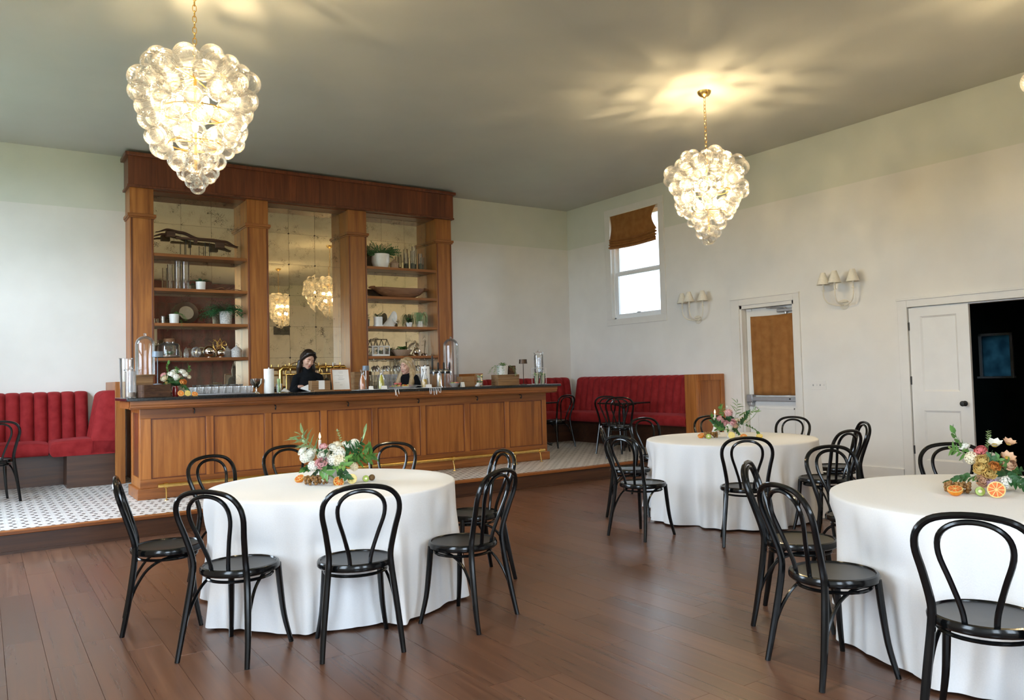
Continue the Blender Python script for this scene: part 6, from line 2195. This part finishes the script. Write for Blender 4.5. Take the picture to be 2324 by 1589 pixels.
cr = thing('gold_branch', 'branching golden coral sculpture above the small silver ball', 'sculpture', (2.83, 11.72, SZ[3]))
G().lathe([(0, 0), (0.035, 0), (0.035, 0.008), (0.006, 0.012), (0, 0.012)], 16).tube([(0, 0, 0.01), (0, 0, 0.13)], 0.005, 6).obj('stand', MAT['gold'], cr)
for pts in ([(0, 0, 0.12), (-0.02, -0.01, 0.17), (-0.035, -0.01, 0.22), (-0.09, -0.01, 0.26)], [(0, 0, 0.12), (0.03, -0.01, 0.16), (0.025, -0.01, 0.22), (0.0, -0.01, 0.285)], [(0.025, -0.01, 0.2), (0.06, -0.01, 0.24), (0.09, -0.01, 0.20), (0.085, -0.01, 0.17)],
            [(-0.02, -0.01, 0.17), (0.01, -0.01, 0.185), (0.055, -0.01, 0.18), (0.09, -0.01, 0.175)], [(-0.035, -0.01, 0.22), (-0.01, -0.01, 0.25), (0.0, -0.01, 0.27)], [(0.03, -0.01, 0.16), (0.06, -0.02, 0.13), (0.07, -0.02, 0.10)]):
    G().tube(catmull(pts, 4), [0.008, 0.007, 0.005], 7).obj('branch', MAT['gold'], cr)


def lidded(x, y, sc, mt, label):
    t = thing('lidded_jar', label, 'jar', (x, y, SZ[3]), 0, 'pointed clay jars')
    G().lathe([(0, 0), (0.068 * sc, 0), (0.072 * sc, 0.02 * sc), (0.072 * sc, 0.095 * sc), (0, 0.095 * sc)], 24).obj('body', MAT[mt], t, sharp=50)
    G().lathe([(0, 0.095 * sc), (0.080 * sc, 0.096 * sc), (0.078 * sc, 0.105 * sc), (0.045 * sc, 0.138 * sc), (0.012 * sc, 0.158 * sc), (0.008 * sc, 0.175 * sc), (0, 0.19 * sc)], 24).obj('pointed_lid', MAT[mt], t, sharp=50)


lidded(3.038, 11.62, 1.0, 'speckle', 'pale grey clay jar with pointed lid at the shelf end')
lidded(2.945, 11.76, 0.92, 'greyclay', 'darker grey clay jar behind the pale one')


# ---- right bay
def fern_big(g):
    rn = random.Random(5)
    for k in range(34):
        a = rn.uniform(0, 2 * PI)
        d = Vector((math.cos(a), math.sin(a) * 0.45, rn.uniform(0.35, 1.5))).normalized()
        p = Vector((0.07 * math.cos(a), 0.03 * math.sin(a), 0.20))
        L = rn.uniform(0.12, 0.27)
        for i in range(8):
            p = p + d * (L / 8)
            d = (d + Vector((0.02, 0, -0.10))).normalized()
            p.y = min(p.y, 0.13)
            if p.x < -0.21:
                break
            for s in (-1, 1):
                sd = d.cross(Vector((0, -1, 0.3))).normalized()
                leaf_geo(g, p, sd * s + d * 0.8, (0, -1, 0.3), 0.055, 0.014, 0.15, 2)


pot('potted_fern', 'wide white bowl of dark feathery fern on the top right shelf', 5.325, 11.64, SZ[0], [(0, 0), (0.105, 0), (0.12, 0.02), (0.145, 0.10), (0.142, 0.22), (0.134, 0.22), (0.135, 0.10), (0, 0.19)], 'white', 'leafdark', fern_big)
bh = thing('clay_birdhouse', 'small tan clay hut with pointed roof on the top right shelf', 'ornament', (5.555, 11.62, SZ[0]))
G().lathe([(0, 0), (0.068, 0), (0.070, 0.075), (0, 0.075)], 10).obj('hut_wall', MAT['tanclay'], bh, sharp=20)
G().lathe([(0.080, 0.072), (0.082, 0.080), (0.03, 0.13), (0.012, 0.142), (0.008, 0.155), (0, 0.16)], 10).obj('roof', MAT['tanclay'], bh, sharp=20)
for k, (x, y, r, h) in enumerate(((5.80, 11.68, 0.038, 0.27), (5.88, 11.60, 0.036, 0.31), (5.955, 11.69, 0.040, 0.40), (6.02, 11.60, 0.037, 0.27), (6.09, 11.67, 0.036, 0.22))):
    t = thing('moss_vase', ('short cylinder vase with dark moss beside the clay hut', 'second cylinder vase with moss from the clay hut', 'tallest cylinder vase with moss on the top right shelf', 'cylinder vase with moss before the tallest one', 'shortest cylinder vase with moss nearest the pillar')[k], 'vase', (x, y, SZ[0]), 0, 'moss filled cylinder vases')
    G().lathe(cup_profile(r, r, h), 18).obj('cylinder', MAT['glass'], t, sharp=50)
    G().lathe([(0, 0.006), (r - 0.005, 0.006), (r - 0.005, 0.10), (0, 0.11)], 14).obj('moss', MAT['moss'], t)
db = thing('dough_bowl', 'long carved wooden dough bowl with pointed handles', 'bowl', (5.66, 11.66, SZ[1]))


def dough(u, v):
    a = 2 * PI * u
    prof = [(0.0, 0.0), (0.55, 0.0), (0.80, 0.05), (0.95, 0.11), (1.0, 0.15), (0.93, 0.15), (0.85, 0.11), (0.6, 0.045), (0.0, 0.03)]
    i = min(7, int(v * 8))
    t = v * 8 - i
    r = prof[i][0] * (1 - t) + prof[i + 1][0] * t
    z = prof[i][1] * (1 - t) + prof[i + 1][1] * t
    cx = abs(math.cos(a)) ** 0.8 * (1 if math.cos(a) > 0 else -1)
    return (0.47 * r * cx, 0.155 * r * math.sin(a), z + 0.012 * abs(cx) * r)


G().grid(dough, 40, 24, wrapu=True).obj('bowl', MAT['bowlwood'], db, sharp=60)
for s in (-1, 1):
    G().tube(catmull([(s * 0.44, 0, 0.15), (s * 0.50, 0, 0.155), (s * 0.545, 0, 0.15)], 3), [0.035, 0.024, 0.010], 8).obj('handle', MAT['bowlwood'], db)


def spiky(g):
    foliage(g, (0, 0, 0.15), 0.06, 46, 0.11, 0.016, 9, 0.15, 0.4, 0.8)


pot('potted_spikes', 'small white pot of short spiky leaves beside the pale carving', 5.245, 11.60, SZ[2], [(0, 0), (0.085, 0), (0.085, 0.022), (0.068, 0.022), (0.072, 0.155), (0.066, 0.155), (0.064, 0.14), (0, 0.14)], 'white', 'leafdark', spiky)
hc = thing('pale_carving', 'pale ceramic crescent shaped fish sculpture on the third right shelf', 'sculpture', (5.48, 11.66, SZ[2]))


def cres(u, v):
    # a thick curved body rising from a broad base to a point
    t = u
    cx = -0.09 + 0.17 * math.sin(t * 1.45) - 0.05 * t
    cz = 0.26 * t
    w = 0.105 * (1 - t) ** 0.55 + 0.012
    a = 2 * PI * v
    return (cx + w * math.cos(a) + 0.045, 0.042 * math.sin(a) * (1 - 0.6 * t), max(0.0, cz + 0.0))


G().grid(cres, 18, 18).obj('body', MAT['white'], hc, sharp=80)
G().tube(catmull([(0.03, -0.04, 0.14), (0.06, -0.045, 0.09), (0.11, -0.04, 0.06)], 4), [0.014, 0.016, 0.006], 8).obj('fin', MAT['white'], hc)
G().lathe([(0, 0), (0.10, 0), (0.10, 0.01), (0, 0.01)], 24, sy=0.5).obj('foot', MAT['white'], hc)


def bushy(g):
    foliage(g, (0, 0, 0.075), 0.07, 70, 0.055, 0.026, 14, 0.3, 0.7)


pot('potted_herb', 'tiny white pot of bushy green herb on the third right shelf', 5.785, 11.58, SZ[2], potprof(0.038, 0.052, 0.075), 'white', 'leafdark', bushy)


def weeping(g):
    rn = random.Random(3)
    for k in range(60):
        a = rn.uniform(0, 2 * PI)
        R_ = rn.uniform(0.07, 0.16)
        h = rn.uniform(0.20, 0.25)
        pts = [(0.02 * math.cos(a), 0.015 * math.sin(a), 0.10), (R_ * 0.5 * math.cos(a), R_ * 0.4 * math.sin(a), h), (R_ * 0.9 * math.cos(a), R_ * 0.6 * math.sin(a), h - 0.03), (R_ * 1.0 * math.cos(a), R_ * 0.65 * math.sin(a), rn.uniform(0.02, 0.10))]
        g.tube(catmull(pts, 4), 0.0022, 4)


pot('potted_grass', 'weeping grey green grass in a small white pot near the pillar', 6.01, 11.64, SZ[2], potprof(0.05, 0.062, 0.10), 'white', 'leafsage', weeping)
# lowest right shelf
gh = thing('mini_greenhouse', 'miniature white framed greenhouse with dark roof bars', 'terrarium', (5.255, 11.62, SZ[3]))
bars = G()
hw, hd, hz, hp = 0.145, 0.085, 0.165, 0.27
for x in (-hw, -hw / 3, hw / 3, hw):
    for y in (-hd, hd):
        bars.box(x - 0.006, x + 0.006, y - 0.006, y + 0.006, 0.03, hz)
for y in (-hd, hd):
    bars.box(-hw, hw, y - 0.006, y + 0.006, hz - 0.012, hz)
for x in (-hw, hw):
    bars.box(x - 0.006, x + 0.006, -hd, hd, hz - 0.012, hz)
bars.obj('frame', MAT['trim'], gh, smooth=False)
G().box(-hw - 0.006, hw + 0.006, -hd - 0.006, hd + 0.006, 0, 0.03).obj('base', MAT['white'], gh, bevel=0.003)
for x in (-hw, -hw / 3, hw / 3, hw):
    G().tube([(x, -hd, hz), (x, 0, hp), (x, hd, hz)], 0.006, 6).obj('roof_bar', MAT['bronze'], gh)
G().tube([(-hw, 0, hp), (hw, 0, hp)], 0.007, 6).obj('ridge', MAT['bronze'], gh)
G().tube([(-0.05 + 0.05 * math.cos(a), 0, hp + 0.02 * math.sin(a)) for a in [PI * i / 10 for i in range(11)]], 0.004, 6).obj('ring_handle', MAT['bronze'], gh)
for y in (-hd, hd):
    G().box(-hw + 0.006, hw - 0.006, y - 0.001, y + 0.001, 0.03, hz - 0.012).obj('pane', MAT['glass'], gh, smooth=False)
g = G()
foliage(g, (0, 0, 0.035), 0.10, 50, 0.07, 0.02, 6, 0.2, 0.4, 0.6)
g.obj('plants', MAT['leafdark'], gh, sharp=180)


def salad(g):
    foliage(g, (0, 0, 0.085), 0.16, 150, 0.055, 0.03, 4, 0.3, 0.35)


pot('planted_bowl', 'shallow tan bowl filled with green succulents on the lowest right shelf', 5.65, 11.60, SZ[3], [(0, 0), (0.10, 0), (0.11, 0.01), (0.165, 0.085), (0.17, 0.10), (0.16, 0.10), (0, 0.08)], 'tanclay', 'leaf', salad)
bs = thing('metal_ladle_set', 'old silver strainer bowl with two leaning handles by the pillar', 'ladle', (6.0, 11.62, SZ[3]))
G().ball((-0.08, -0.04, 0.066), (0.065, 0.03, 0.065), 18, 12).obj('strainer_bowl', MAT['silver'], bs)
G().tube([(-0.02, 0.0, 0.03), (-0.06, 0.06, 0.255)], [0.010, 0.006, 0.012], 8).obj('handle', MAT['silver'], bs)
G().tube([(-0.10, 0.02, 0.16), (0.06, 0.0, 0.02)], [0.012, 0.008, 0.008], 8).obj('handle', MAT['silver'], bs)
G().tube([(0.07, 0.0, 0.015), (0.13, 0.06, 0.255)], [0.009, 0.006, 0.012], 8).obj('handle', MAT['silver'], bs)
G().lathe([(0, 0), (0.05, 0), (0.055, 0.03), (0.02, 0.045), (0, 0.045)], 16, (0.06, -0.02, 0)).obj('cup', MAT['silver'], bs)


# ================================================================== PEOPLE
def cap_geo(g, p0, r0, p1, r1, seg=14, rings=5):
    """tapered capsule as a closed surface"""
    p0, p1 = Vector(p0), Vector(p1)
    ax = (p1 - p0)
    L = ax.length
    ax = ax.normalized()
    path, rad = [], []
    for i in range(rings + 1):
        a = -PI / 2 + PI / 2 * i / rings
        path.append(p0 + ax * (r0 * math.sin(a)))
        rad.append(max(r0 * math.cos(a), 1e-4))
    for i in range(rings + 1):
        a = PI / 2 * i / rings
        path.append(p1 + ax * (r1 * math.sin(a)))
        rad.append(max(r1 * math.cos(a), 1e-4))
    g.tube(path, rad, seg)


def fuse(name, g, voxel, mats, parent, smooth_it=6):
    """melt overlapping closed pieces into one continuous skin"""
    o = g.obj(name + '_tmp', mats)
    md = o.modifiers.new('r', 'REMESH')
    md.mode = 'VOXEL'
    md.voxel_size = voxel
    md2 = o.modifiers.new('s', 'SMOOTH')
    md2.factor = 0.5
    md2.iterations = smooth_it
    dg = bpy.context.evaluated_depsgraph_get()
    me = bpy.data.meshes.new_from_object(o.evaluated_get(dg))
    me.name = name
    bpy.data.objects.remove(o)
    me.materials.clear()
    for mm in mats if isinstance(mats, (list, tuple)) else [mats]:
        me.materials.append(mm)
    me.polygons.foreach_set('use_smooth', [True] * len(me.polygons))
    return put(me, name, parent)


def xf(M, pts):
    return [M @ Vector(p) for p in pts]


def person(label, loc, rz, headM, skin, hair, arms, neck_top, lean, hair_fn, hs=1.0, vneck=False, seed=1):
    """standing figure, feet at loc, body faces local -y. headM places the head (centre, face to -y)."""
    t = thing('person', label, 'person', loc, rz)
    b = G()
    hip, wa, ch, sh_ = Vector((0, 0, 0.86 * hs)), Vector((0, -0.02 - lean * 0.3, 1.02 * hs)), Vector((0, -0.04 - lean * 0.7, 1.19 * hs)), Vector((0, -0.03 - lean, 1.33 * hs))
    # legs
    for s in (-1, 1):
        cap_geo(b, (s * 0.080, 0, 0.82 * hs), 0.080, (s * 0.085, 0.01, 0.46 * hs), 0.055)
        cap_geo(b, (s * 0.085, 0.01, 0.46 * hs), 0.055, (s * 0.095, 0.03, 0.09), 0.038)
        cap_geo(b, (s * 0.095, 0.04, 0.045), 0.042, (s * 0.105, -0.13, 0.035), 0.034)
    torso = [(hip, (0.155, 0.115, 0.12)), (wa, (0.118, 0.095, 0.13)), (ch, (0.130, 0.108, 0.15)), (sh_ + Vector((0, 0, -0.03)), (0.125, 0.080, 0.085))]
    for c, r in torso:
        b.ball(c, r, 18, 12)
    shoulders = {}
    for s in (-1, 1):
        sp = sh_ + Vector((s * 0.140, 0.0, -0.02))
        shoulders[s] = sp
        cap_geo(b, sh_ + Vector((s * 0.045, 0, 0.025)), 0.045, sp, 0.050)
    # arms and hands
    for s in (-1, 1):
        el, wr, hd = [Vector(q) for q in arms[s]]
        cap_geo(b, shoulders[s], 0.047, el, 0.038)
        cap_geo(b, el, 0.040, wr, 0.026)
        d = (hd - wr).normalized()
        side = d.cross(Vector((0, 0, 1))).normalized()
        dn = side.cross(d).normalized()
        palm = wr + d * 0.055
        cap_geo(b, wr, 0.025, palm, 0.022)
        for k in range(4):
            off = side * ((k - 1.5) * 0.0185)
            k0 = palm + off * 0.9 + d * 0.012
            cap_geo(b, wr + d * 0.02 + off * 0.5, 0.014, k0, 0.0115)
            k1 = k0 + (d * 0.85 - dn * 0.45 if dn.z > 0 else d * 0.85 + dn * 0.45).normalized() * (0.036 if k in (1, 2) else 0.03)
            k2 = k1 + (d * 0.45 - dn * 0.9 if dn.z > 0 else d * 0.45 + dn * 0.9).normalized() * 0.028
            cap_geo(b, k0, 0.0098, k1, 0.0088, 10, 3)
            cap_geo(b, k1, 0.0088, k2, 0.0075, 10, 3)
        th = wr + d * 0.02
        cap_geo(b, th, 0.013, th + (d * 0.5 - side * s * 0.8).normalized() * 0.045, 0.0105, 10, 3)
        cap_geo(b, th + (d * 0.5 - side * s * 0.8).normalized() * 0.045, 0.0105, th + (d * 0.5 - side * s * 0.8).normalized() * 0.045 + d * 0.03, 0.0085, 10, 3)
    # neck and head
    nb = sh_ + Vector((0, 0.01, 0.03))
    hc_ = headM @ Vector((0, 0.02, -0.075))
    cap_geo(b, nb, 0.058, hc_, 0.050)
    hg = G()
    hg.ball((0, 0.015, 0.028), (0.074, 0.092, 0.088), 20, 14)
    hg.ball((0, -0.018, -0.025), (0.064, 0.070, 0.080), 20, 14)
    hg.ball((0, -0.040, -0.078), (0.040, 0.042, 0.034), 16, 10)
    hg.ball((0, -0.066, -0.098), (0.020, 0.018, 0.016), 12, 8)
    for s in (-1, 1):
        hg.ball((s * 0.034, -0.060, -0.030), (0.026, 0.024, 0.024), 12, 8)
        hg.ball((s * 0.076, 0.012, -0.012), (0.010, 0.020, 0.032), 10, 8)
        hg.ball((s * 0.028, -0.070, 0.026), (0.028, 0.016, 0.010), 10, 8)
    cap_geo(hg, (0, -0.082, 0.010), 0.0085, (0, -0.100, -0.026), 0.0120, 10, 3)
    for s in (-1, 1):
        hg.ball((s * 0.011, -0.092, -0.030), (0.009, 0.010, 0.008), 8, 6)
    hg.ball((0, -0.082, -0.056), (0.024, 0.014, 0.008), 10, 8)
    hg.ball((0, -0.080, -0.067), (0.021, 0.013, 0.008), 10, 8)
    hg.v = [tuple(headM @ Vector(p)) for p in hg.v]
    b.add(hg.v, hg.f)
    body = fuse('body', b, 0.0075, [skin, MAT['trousers']], t, 4)
    me = body.data
    mi = [1 if p.center.z < 0.90 * hs else 0 for p in me.polygons]
    me.polygons.foreach_set('material_index', mi)
    # sweater as a separate fused shell, a little larger than the body
    sw_ = G()
    e = 0.014
    for c, r in torso[1:] + [((0, 0, 0.90 * hs), (0.150, 0.11, 0.10))]:
        sw_.ball(c, tuple(q + e for q in r), 18, 12)
    for s in (-1, 1):
        cap_geo(sw_, sh_ + Vector((s * 0.045, 0, 0.020)), 0.045 + e * 0.6, shoulders[s], 0.050 + e)
        el, wr, hd = [Vector(q) for q in arms[s]]
        cap_geo(sw_, shoulders[s], 0.048 + e, el, 0.040 + e)
        cap_geo(sw_, el, 0.040 + e, el.lerp(wr, 0.92), 0.032 + e * 0.7)
    if not vneck:
        cap_geo(sw_, nb, 0.066, nb.lerp(hc_, 0.55), 0.062)
    swo = fuse('sweater', sw_, 0.010, [MAT['sweater']], t, 5)
    # face details
    def fpart(g, name, mt):
        g.v = [tuple(headM @ Vector(p)) for p in g.v]
        return g.obj(name, mt, t)
    fpart(G().tube(catmull([(-0.023, -0.083, -0.058), (-0.010, -0.0945, -0.0555), (0, -0.0945, -0.057), (0.010, -0.0945, -0.0555), (0.023, -0.083, -0.058)], 4), [0.0015, 0.0042, 0.0035, 0.0042, 0.0015], 8), 'upper_lip', MAT['lip'])
    fpart(G().tube(catmull([(-0.021, -0.082, -0.061), (0, -0.0925, -0.0675), (0.021, -0.082, -0.061)], 5), [0.0015, 0.0052, 0.0015], 8), 'lower_lip', MAT['lip'])
    for s in (-1, 1):
        fpart(G().tube(catmull([(s * 0.014, -0.0865, 0.0265), (s * 0.030, -0.0845, 0.0325), (s * 0.050, -0.068, 0.0255)], 4), [0.0022, 0.0034, 0.0014], 7), 'eyebrow', hair[1])
        fpart(G().ball((s * 0.031, -0.0735, 0.0045), (0.0145, 0.0085, 0.0085), 12, 8), 'eyelid', skin)
        fpart(G().tube(catmull([(s * 0.017, -0.0795, 0.0015), (s * 0.031, -0.0835, -0.0025), (s * 0.046, -0.0745, 0.0015)], 4), [0.001, 0.0020, 0.001], 6), 'eyelashes', MAT['hairdark'])
    fpart(G().ball((-0.080, 0.006, -0.048), 0.0075, 10, 8), 'earring', MAT['gold'])
    # hair
    hh = G()
    hair_fn(hh, headM)
    fuse('hair', hh, 0.008, [hair[0]], t, 3)
    return t


# dark haired woman, looking down at her notepad
HM1 = Matrix.Translation((0.0, -0.135, 1.515)) @ Matrix.Rotation(0.26, 4, 'Z') @ Matrix.Rotation(0.42, 4, 'X') @ Matrix.Rotation(0.14, 4, 'Y')


def hair1(g, M):
    w = lambda p: M @ Vector(p)
    g.ball(w((0, 0.030, 0.045)), (0.088, 0.098, 0.088), 18, 12)
    g.ball(w((0, 0.060, -0.01)), (0.086, 0.075, 0.10), 18, 12)
    g.ball(w((0, -0.012, 0.088)), (0.074, 0.078, 0.034), 16, 10)
    for s in (-1, 1):
        pts = [(s * 0.025, -0.050, 0.098), (s * 0.066, -0.030, 0.055), (s * 0.082, 0.0, 0.0), (s * 0.088, 0.030, -0.06)]
        for a, b_ in zip(pts, pts[1:]):
            cap_geo(g, w(a), 0.022, w(b_), 0.024)
        q = w(pts[-1])
        e1 = Vector((q.x + s * 0.012, q.y + 0.012, q.z - 0.07))
        e2 = Vector((e1.x + s * 0.006, e1.y + 0.015, e1.z - 0.08))
        cap_geo(g, q, 0.032, e1, 0.036)
        cap_geo(g, e1, 0.036, e2, 0.026)
    c = w((0, 0.09, -0.06))
    cap_geo(g, c, 0.062, (c.x, c.y + 0.02, c.z - 0.16), 0.055)
    cap_geo(g, (c.x, c.y + 0.02, c.z - 0.16), 0.055, (c.x, c.y + 0.02, c.z - 0.26), 0.03)


person('dark haired woman in a black turtleneck looking down behind the bar', (3.60, 10.28, ZP), -0.18, HM1, MAT['skin'], (MAT['hairdark'], MAT['hairdark']),
       {-1: [(-0.205, -0.08, 1.05), (-0.15, -0.28, 1.155), (-0.09, -0.345, 1.160)], 1: [(0.195, -0.06, 1.04), (0.10, -0.26, 1.15), (0.03, -0.33, 1.155)]}, 0, 0.07, hair1, hs=0.965, seed=3)
npad = thing('notepad', 'slim open notepad tilted in the hands of the dark haired woman', 'notepad', (3.47, 9.76, ZT + 0.050), 0.2)
G().cbox((0, 0, 0), (0.17, 0.22, 0.012), rotm(x=0.2, y=-0.35)).obj('cover', MAT['paper'], npad, bevel=0.002)
G().cbox((0.0, 0, -0.009), (0.175, 0.225, 0.005), rotm(x=0.2, y=-0.35)).obj('back_board', MAT['matte_black'], npad)

# blonde woman in profile, looking along the bar
HM2 = Matrix.Translation((0.0, -0.15, 1.405)) @ Matrix.Rotation(0.05, 4, 'Z') @ Matrix.Rotation(0.12, 4, 'X') @ Matrix.Rotation(0.02, 4, 'Y')


def hair2(g, M):
    w = lambda p: M @ Vector(p)
    g.ball(w((0, 0.028, 0.045)), (0.090, 0.100, 0.088), 18, 12)
    g.ball(w((0, 0.055, -0.01)), (0.088, 0.080, 0.10), 18, 12)
    for s in (-1, 1):
        pts = [(s * 0.02, -0.055, 0.098), (s * 0.066, -0.034, 0.06), (s * 0.083, -0.005, 0.0), (s * 0.090, 0.010, -0.07)]
        for a, b_ in zip(pts, pts[1:]):
            cap_geo(g, w(a), 0.022, w(b_), 0.027)
        q = w(pts[-1])
        e1 = Vector((q.x + s * 0.045, q.y - 0.015, q.z - 0.085))
        e2 = Vector((e1.x + s * 0.018, e1.y - 0.065, e1.z - 0.15))
        cap_geo(g, q, 0.040, e1, 0.048)
        cap_geo(g, e1, 0.048, e2, 0.036)
    c = w((0, 0.085, -0.06))
    cap_geo(g, c, 0.066, (c.x, c.y + 0.01, c.z - 0.17), 0.060)


person('blonde woman in a black V neck top seen in profile behind the bar', (5.17, 10.20, ZP), -PI / 2 + 0.22, HM2, MAT['skin2'], (MAT['hairblond'], MAT['hairdark']),
       {-1: [(-0.215, -0.04, 0.93), (-0.17, -0.24, 0.95), (-0.12, -0.31, 0.96)], 1: [(0.215, -0.04, 0.90), (0.17, -0.20, 0.87), (0.12, -0.27, 0.86)]}, 0, 0.09, hair2, hs=0.935, vneck=True, seed=5)
